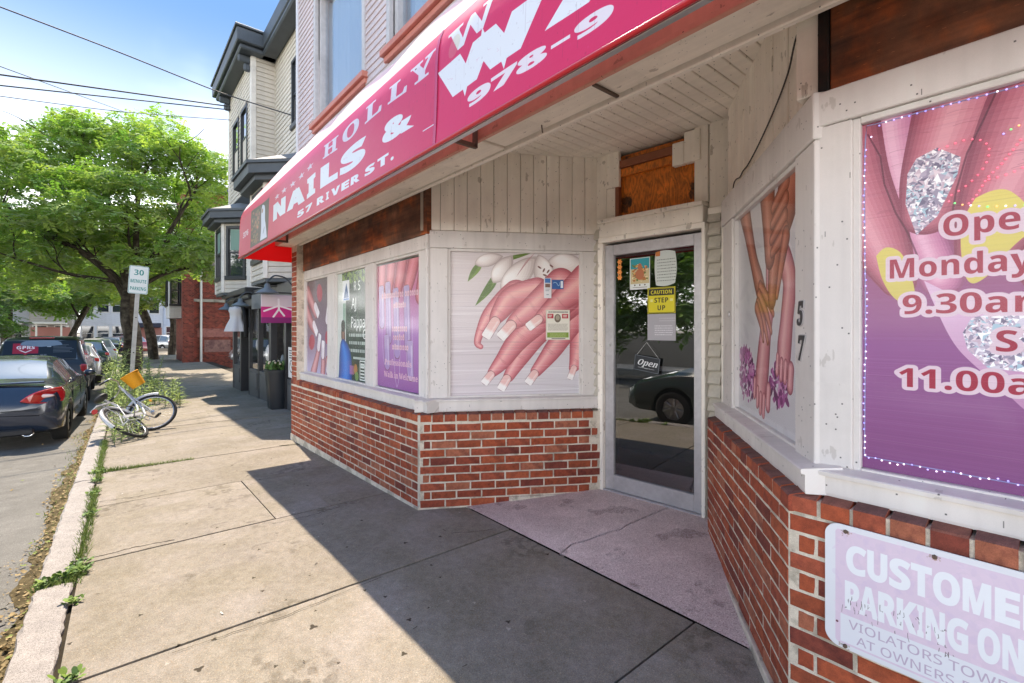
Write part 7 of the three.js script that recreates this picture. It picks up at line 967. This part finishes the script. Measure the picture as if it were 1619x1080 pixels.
{ // black pickup with a topper
  const st = [[2.75, 0.55, 0.75, 0.8, 0.86, 0.78], [2.7, 0.5, 1.05, 1.1, 0.95, 0.84], [2.62, 0.45, 1.16, 1.22, 0.975, 0.83], [2.58, 0.45, 1.17, 1.26, 0.975, 0.82], [2.26, 0.45, 1.18, 1.84, 0.98, 0.74], [2.0, 0.45, 1.18, 1.90, 0.98, 0.75], [0.4, 0.42, 1.17, 1.90, 0.98, 0.74], [-0.4, 0.42, 1.16, 1.88, 0.98, 0.73], [-0.75, 0.42, 1.16, 1.82, 0.98, 0.72], [-1.35, 0.42, 1.15, 1.22, 0.97, 0.8], [-2.5, 0.45, 1.05, 1.1, 0.95, 0.8], [-2.75, 0.5, 0.95, 1.0, 0.86, 0.7]];
  const t = vehicle('pickup_truck', [-1.46, gr(-18.5), -19.95], -0.005, 'black pickup with red decal on its rear window, ahead of the coupe', 'pickup', st, { wheelR: 0.39, axles: [1.7, -1.75], axW: 0.96, side: [[2.1, 0.9], [0.8, 0.1], [0.02, -0.85]], top: [[2.56, 2.27], [-0.72, -1.3]], paint: paintBlack, under: 0.5 });
  t.scale.setScalar(0.97);
  for (const s of [1, -1]) lpart(t, 'tail_light', cbox(0.15, 0.36, 0.1, 0.03).translate(s * 0.86, 0.97, 2.66), mat.tail);
  lpart(t, 'brake_light', cbox(0.5, 0.035, 0.06, 0.012).translate(0, 1.885, 2.22), mat.tail); lpart(t, 'tailgate_seam', cbox(1.5, 0.014, 0.03, 0.004).translate(0, 0.72, 2.735), mat.dark); lpart(t, 'bumper', cbox(1.8, 0.2, 0.18, 0.04).translate(0, 0.6, 2.76), M([0.05, 0.05, 0.055], 0.4)); lpart(t, 'handle', cbox(0.24, 0.06, 0.03, 0.01).translate(0, 1.04, 2.71), mat.dark); lpart(t, 'number_plate', cbox(0.32, 0.15, 0.01, 0.003).translate(0, 0.62, 2.856), plateMat);
  const dec = print(1024, 440, (x, W, H) => { x.fillStyle = '#14171b'; x.fillRect(0, 0, W, H); x.fillStyle = '#a3172e'; x.beginPath(); x.moveTo(120, 60); x.lineTo(470, 60); x.lineTo(470, 300); x.lineTo(330, 300); x.lineTo(295, 340); x.lineTo(260, 300); x.lineTo(120, 300); x.fill(); x.fillStyle = '#e7dfe2'; x.font = '900 104px sans-serif'; x.textAlign = 'center'; x.fillText('GPRS', 295, 195, 300); x.beginPath(); x.moveTo(200, 220); x.lineTo(390, 220); x.lineTo(295, 285); x.fill(); x.fillStyle = '#a3172e'; x.beginPath(); x.moveTo(230, 218); x.lineTo(360, 218); x.lineTo(295, 262); x.fill(); x.fillStyle = '#aab0b4'; x.fillRect(590, 90, 60, 60); srand(301); for (let i = 0; i < 6; i++) { x.globalAlpha = 0.55; x.fillRect(680, 100 + i * 34, rr(150, 300), 10); } x.globalAlpha = 0.5; x.fillRect(500, 320, 40, 46); x.fillRect(550, 320, 40, 46); x.globalAlpha = 1; });
  const g = new THREE.PlaneGeometry(1.42, 0.56); g.rotateX(-Math.atan2(0.3, 0.55)); g.translate(0, 1.56, 2.432); lpart(t, 'rear_decal', g, PH([1, 1, 1], 0.3, { map: dec }));
}
const suv = [[2.2, 0.45, 0.7, 0.75, 0.8, 0.6], [2.12, 0.36, 1.0, 1.06, 0.9, 0.68], [2.05, 0.34, 1.05, 1.15, 0.91, 0.68], [1.6, 0.32, 1.05, 1.58, 0.92, 0.6], [0.8, 0.3, 1.03, 1.66, 0.92, 0.62], [-0.4, 0.3, 1.0, 1.62, 0.92, 0.62], [-0.7, 0.3, 0.99, 1.55, 0.92, 0.62], [-1.4, 0.3, 0.98, 1.04, 0.91, 0.7], [-2.1, 0.34, 0.8, 0.86, 0.85, 0.65], [-2.25, 0.4, 0.6, 0.66, 0.75, 0.5]];
function hatch(pos, turn, label, paint, k = 1) { const t = vehicle('parked_car', pos, turn, label, 'car', suv, { wheelR: 0.34, axles: [1.35, -1.35], axW: 0.9, side: [[1.7, 0.85], [0.78, -0.15], [-0.22, -1.05]], top: [[2.02, 1.62], [-0.72, -1.36]], paint }); for (const s of [1, -1]) { lpart(t, 'tail_light', cbox(0.16, 0.2, 0.12, 0.03).translate(s * 0.78, 0.96, 2.08), mat.tail); lpart(t, 'headlight', cbox(0.3, 0.1, 0.14, 0.03).translate(s * 0.64, 0.72, -2.12), mat.tailClear); } lpart(t, 'number_plate', cbox(0.34, 0.15, 0.012, 0.003).translate(0, 0.75, 2.2), plateMat); t.scale.setScalar(k); return t; }
hatch([-1.25, gr(-24), -26], 0.0, 'silver car parked in front of the black pickup', paintSilver, 0.95);
hatch([-1.0, gr(-28), -31.6], 0.0, 'dark green car half hidden behind the weeds', paintDark, 0.95);
hatch([-0.8, gr(-34), -37], 0.05, 'white car seen past the trunk of the big tree', paintWhite, 0.95);
hatch([-0.5, gr(-40), -43.5], 0.1, 'blue-black car far down the row of parked cars', paintBlue, 0.95);
hatch([0.6, gr(-40), -50], 0.5, 'red car at the far end of the row', paintRed, 0.95);
hatch([3.4, gr(-40), -56], 0.6, 'silver car far away between the two slim trunks', paintSilver, 0.95);
hatch([-7.2, gr(-30), -33], Math.PI, 'black car parked on the far side of the street', paintBlack, 0.95);
hatch([6.15, gs(-24) - 0.03, -25.0], 1.5, 'pale car nosing out of the driveway beside the black shop', paintSilver, 0.92);
// ---------- sign post, bicycle, wires ----------
{
  const z = -12.15, y = gs(z), t = thing('parking_signpost', [0.231, y, z], 'leaning steel post with a thirty minute parking sign', 'sign'); t.rotation.z = -0.055; t.rotation.y = 0.05;
  const u = prism([[-0.035, -0.02], [-0.035, 0.02], [-0.027, 0.02], [-0.022, -0.008], [0.022, -0.008], [0.027, 0.02], [0.035, 0.02], [0.035, -0.02]], 2.95); u.rotateX(-Math.PI / 2); lpart(t, 'post', u, M([0.42, 0.43, 0.42], 0.45, { metalness: 0.6, map: rep(T.plain, 3) })); lpart(t, 'stub', cbox(0.05, 0.75, 0.03, 0.004).translate(0, 0.3, -0.03), mat.rust);
  for (const q of [1.2, 1.9]) lpart(t, 'bolt', new THREE.CylinderGeometry(0.012, 0.012, 0.09, 8).rotateX(Math.PI / 2).translate(0, q, 0), mat.dark);
  const w = 0.315, h = 0.56, r = 0.03, s = new THREE.Shape(); s.moveTo(-w / 2 + r, 0); s.lineTo(w / 2 - r, 0); s.absarc(w / 2 - r, r, r, -Math.PI / 2, 0); s.lineTo(w / 2, h - r); s.absarc(w / 2 - r, h - r, r, 0, Math.PI / 2); s.lineTo(-w / 2 + r, h); s.absarc(-w / 2 + r, h - r, r, Math.PI / 2, Math.PI); s.lineTo(-w / 2, r); s.absarc(-w / 2 + r, r, r, Math.PI, 1.5 * Math.PI);
  const g = new THREE.ExtrudeGeometry(s, { depth: 0.004, bevelEnabled: false, curveSegments: 6 }), uv = g.attributes.uv, p = g.attributes.position; for (let i = 0; i < uv.count; i++) uv.setXY(i, p.getX(i) / w + 0.5, p.getY(i) / h); g.translate(0, 2.38, 0.022);
  const map = print(360, 640, (x, W, H) => { x.fillStyle = '#dfe6e4'; x.fillRect(0, 0, W, H); x.strokeStyle = '#1d8a86'; x.lineWidth = 7; x.beginPath(); x.roundRect(12, 12, W - 24, H - 24, 28); x.stroke(); x.fillStyle = '#1d8a86'; x.textAlign = 'center'; x.font = 'bold 170px sans-serif'; x.fillText('30', W / 2, 210, 220); x.font = 'bold 110px sans-serif'; x.fillText('MINUTE', W / 2, 390, 300); x.fillText('PARKING', W / 2, 560, 300); });
  lpart(t, 'plate', g, [M([1, 1, 1], 0.4, { map }), M([0.6, 0.6, 0.6], 0.5)]);
}
{ // white bicycle fallen against the post: x right, y up, -z forward, then rolled over to the left
  const b = thing('bicycle', [0.36, gs(-8.9) + 0.02, -8.85], 'white step-through bicycle fallen against the sign post with an orange basket', 'bicycle'); b.rotation.order = 'YXZ'; b.rotation.y = -0.42; b.rotation.z = 0.86;
  const white = PH([0.52, 0.53, 0.54], 0.35, { clearcoat: 0.6 }), R = 0.325, W = 1.04, blk = M([0.02, 0.02, 0.02], 0.6);
  const wheel = (parent) => { const w = new THREE.Group(); w.name = 'wheel'; parent.add(w); const ty = new THREE.TorusGeometry(R - 0.02, 0.021, 8, 48); ty.rotateY(Math.PI / 2); lpart(w, 'tyre', ty, mat.tyre); const rm = new THREE.TorusGeometry(R - 0.045, 0.009, 6, 48); rm.rotateY(Math.PI / 2); lpart(w, 'rim', rm, mat.alloy); const sp = []; for (let k = 0; k < 28; k++) { const a = k / 28 * Math.PI * 2, c = a + (k % 2 ? 0.5 : -0.5); sp.push(rod([(k % 4 < 2 ? 0.025 : -0.025), Math.sin(c) * 0.02, Math.cos(c) * 0.02], [0, Math.sin(a) * (R - 0.048), Math.cos(a) * (R - 0.048)], 0.0013, 0.0013, 4)); } lpart(w, 'spokes', sp, mat.steel); lpart(w, 'hub', new THREE.CylinderGeometry(0.022, 0.022, 0.09, 12).rotateZ(Math.PI / 2), mat.alloy); return w; };
  const rw = wheel(b); rw.position.set(0, R, 0);
  const frame = lpart(b, 'frame', [rod([0, 0.29, -0.44], [0, 0.72, -0.28], 0.017), tube([[0, 0.30, -0.44], [0, 0.34, -0.62], [0, 0.52, -0.82], [0, 0.80, -0.93]], 0.02, 8, 20), tube([[0, 0.46, -0.38], [0, 0.46, -0.6], [0, 0.62, -0.80], [0, 0.86, -0.92]], 0.016, 8, 20), rod([0, 0.74, -0.9], [0, 0.93, -0.955], 0.022), rod([0.05, R, 0], [0.02, 0.29, -0.44], 0.009), rod([-0.05, R, 0], [-0.02, 0.29, -0.44], 0.009), rod([0.05, R, 0], [0.015, 0.66, -0.30], 0.008), rod([-0.05, R, 0], [-0.015, 0.66, -0.30], 0.008)], white);
  const fender = (a0, a1, parent) => { const g = new THREE.TorusGeometry(R + 0.018, 0.028, 6, 30, a1 - a0); g.rotateZ(a0); g.rotateY(-Math.PI / 2); return lpart(parent, 'mudguard', g, white); };
  const f1 = fender(0.0, 2.7, b); f1.position.set(0, R, 0);
  lpart(b, 'rear_rack', [rod([0.05, 0.70, -0.22], [0.05, 0.70, 0.24], 0.006), rod([-0.05, 0.70, -0.22], [-0.05, 0.70, 0.24], 0.006), rod([0.05, 0.70, 0.24], [-0.05, 0.70, 0.24], 0.006), rod([0.05, 0.70, 0.1], [0.055, R, 0], 0.005), rod([-0.05, 0.70, 0.1], [-0.055, R, 0], 0.005), cbox(0.12, 0.015, 0.34, 0.004).translate(0, 0.71, 0.05)], white);
  lpart(b, 'rear_reflector', new THREE.CylinderGeometry(0.035, 0.035, 0.02, 14).rotateX(Math.PI / 2).translate(0, 0.66, 0.27), mat.tail);
  lpart(b, 'saddle', (() => { const g = new THREE.SphereGeometry(1, 18, 12), p = g.attributes.position; for (let i = 0; i < p.count; i++) { const z = p.getZ(i); p.setXYZ(i, p.getX(i) * (0.10 - 0.06 * clamp((-z + 0.2) / 1.2, 0, 1)), p.getY(i) * 0.045, z * 0.14); } g.translate(0, 0.86, -0.23); g.computeVertexNormals(); return g; })(), blk); lpart(b, 'seat_post', rod([0, 0.72, -0.28], [0, 0.85, -0.235], 0.012), mat.alloy);
  const ch = new THREE.Group(); ch.name = 'crankset'; ch.position.set(0, 0.29, -0.44); b.add(ch); lpart(ch, 'chainring', new THREE.TorusGeometry(0.085, 0.008, 6, 28).rotateY(Math.PI / 2).translate(0.05, 0, 0), mat.steel); lpart(ch, 'crank', [rod([0.07, 0, 0], [0.075, -0.1, -0.13], 0.01), rod([-0.07, 0, 0], [-0.075, 0.1, 0.13], 0.01)], mat.alloy); lpart(ch, 'pedal', cbox(0.09, 0.03, 0.08, 0.008).translate(0.125, -0.1, -0.13), blk); lpart(ch, 'pedal', cbox(0.09, 0.03, 0.08, 0.008).translate(-0.125, 0.1, 0.13), blk); lpart(b, 'chain_guard', cbox(0.012, 0.06, 0.5, 0.02).rotateX(-0.08).translate(0.055, 0.38, -0.22), white);
  const fr = new THREE.Group(); fr.name = 'fork'; fr.position.set(0, 0.86, -0.94); fr.rotation.order = 'XYZ'; fr.rotation.x = -0.3; fr.rotation.y = -0.95; b.add(fr);
  lpart(fr, 'fork_blades', [rod([0.05, -0.56, -0.04], [0.045, -0.2, 0], 0.01), rod([-0.05, -0.56, -0.04], [-0.045, -0.2, 0], 0.01), rod([0.05, -0.2, 0], [-0.05, -0.2, 0], 0.012), rod([0, -0.2, 0], [0, 0.16, 0.0], 0.014)], white); const fw = wheel(fr); fw.position.set(0, -0.56, -0.04); const f2 = fender(0.5, 2.4, fr); f2.position.set(0, -0.56, -0.04);
  lpart(fr, 'handlebar', tube([[0.29, 0.16, 0.24], [0.27, 0.18, 0.08], [0.12, 0.17, 0.0], [0, 0.16, 0], [-0.12, 0.17, 0], [-0.27, 0.18, 0.08], [-0.29, 0.16, 0.24]], 0.011, 8, 40), mat.steel); for (const s of [1, -1]) lpart(fr, 'grip', rod([s * 0.29, 0.162, 0.24], [s * 0.275, 0.178, 0.11], 0.017), blk);
  lpart(b, 'brake_cable', [tube([[0.1, 0.98, -0.98], [0.12, 0.9, -0.8], [0.03, 0.66, -0.6], [0.02, 0.6, -0.3], [0.02, 0.55, -0.1]], 0.003, 4, 24), tube([[-0.1, 0.98, -0.98], [-0.14, 1.06, -1.1], [-0.05, 0.9, -1.06]], 0.003, 4, 14)], blk); lpart(b, 'lock_cable', tube([[0, 0.6, -0.3], [0.1, 0.5, -0.36], [0.06, 0.36, -0.2], [-0.05, 0.4, -0.1], [-0.02, 0.58, -0.24]], 0.009, 6, 30), blk);
  lpart(fr, 'reflector', cbox(0.01, 0.05, 0.03, 0.004).translate(0.012, -0.36, -0.14), M([0.8, 0.35, 0.02], 0.3));
  fr.scale.setScalar(1); const bk = new THREE.CylinderGeometry(0.15, 0.115, 0.23, 22, 5, true); bk.scale(1.1, 1, 0.85);
  const bt = tex(128, (x, y) => { const v = ((x >> 3) + (y >> 3)) & 1 ? 1 : 0.72; return [250 * v, 172 * v, 24 * v]; });
  lpart(fr, 'basket', [bk.translate(0, 0.08, -0.2).toNonIndexed(), new THREE.TorusGeometry(0.15, 0.010, 8, 28).rotateX(Math.PI / 2).scale(1.1, 1, 0.85).translate(0, 0.195, -0.2).toNonIndexed(), new THREE.CylinderGeometry(0.115, 0.115, 0.01, 22).scale(1.1, 1, 0.85).translate(0, -0.033, -0.2).toNonIndexed()].map((g) => g.translate(0, -0.08, 0.2).rotateZ(-0.5).translate(0.03, 0.1, -0.2)), M([1, 1, 1], 0.7, { map: rep(bt, 3, 2), side: THREE.DoubleSide }));
}
{ // overhead cables from the grey house out over the street
  const wires = [[[[-2.698, 7.546, -12.707], [-0.076, 7.249, -12.726], [1.919, 7.215, -13.271], [3.115, 6.427, -11.615]], 0.014, 'thick overhead cable, topmost, running to the cornice'],
    [[[-2.698, 6.523, -12.707], [-1.19, 9.07, -20.58], [0.558, 11.503, -28.251]], 0.012, 'overhead cable sloping steeply down behind the tree top'],
    [[[-2.698, 6.021, -12.707], [-0.002, 6.792, -13.708], [2.388, 7.619, -14.967]], 0.017, 'upper of the paired overhead cables'],
    [[[-2.698, 5.788, -12.707], [0.025, 6.631, -13.686], [2.454, 7.515, -14.911]], 0.014, 'lower of the paired overhead cables'],
    [[[-2.698, 5.647, -12.707], [0.03, 6.337, -13.681], [2.467, 7.237, -14.9]], 0.008, 'thinnest overhead cable, lowest, just above the leaves']];
  for (const [pts, r, label] of wires) { const [a, b] = pts, e = a.map((v, i) => v + (v - b[i]) * 3); single('overhead_cable', tube([e, ...pts], r, 5, 60), mat.wire, label, 'cable', 'overhead cables'); }
}
renderer.render(scene, camera);
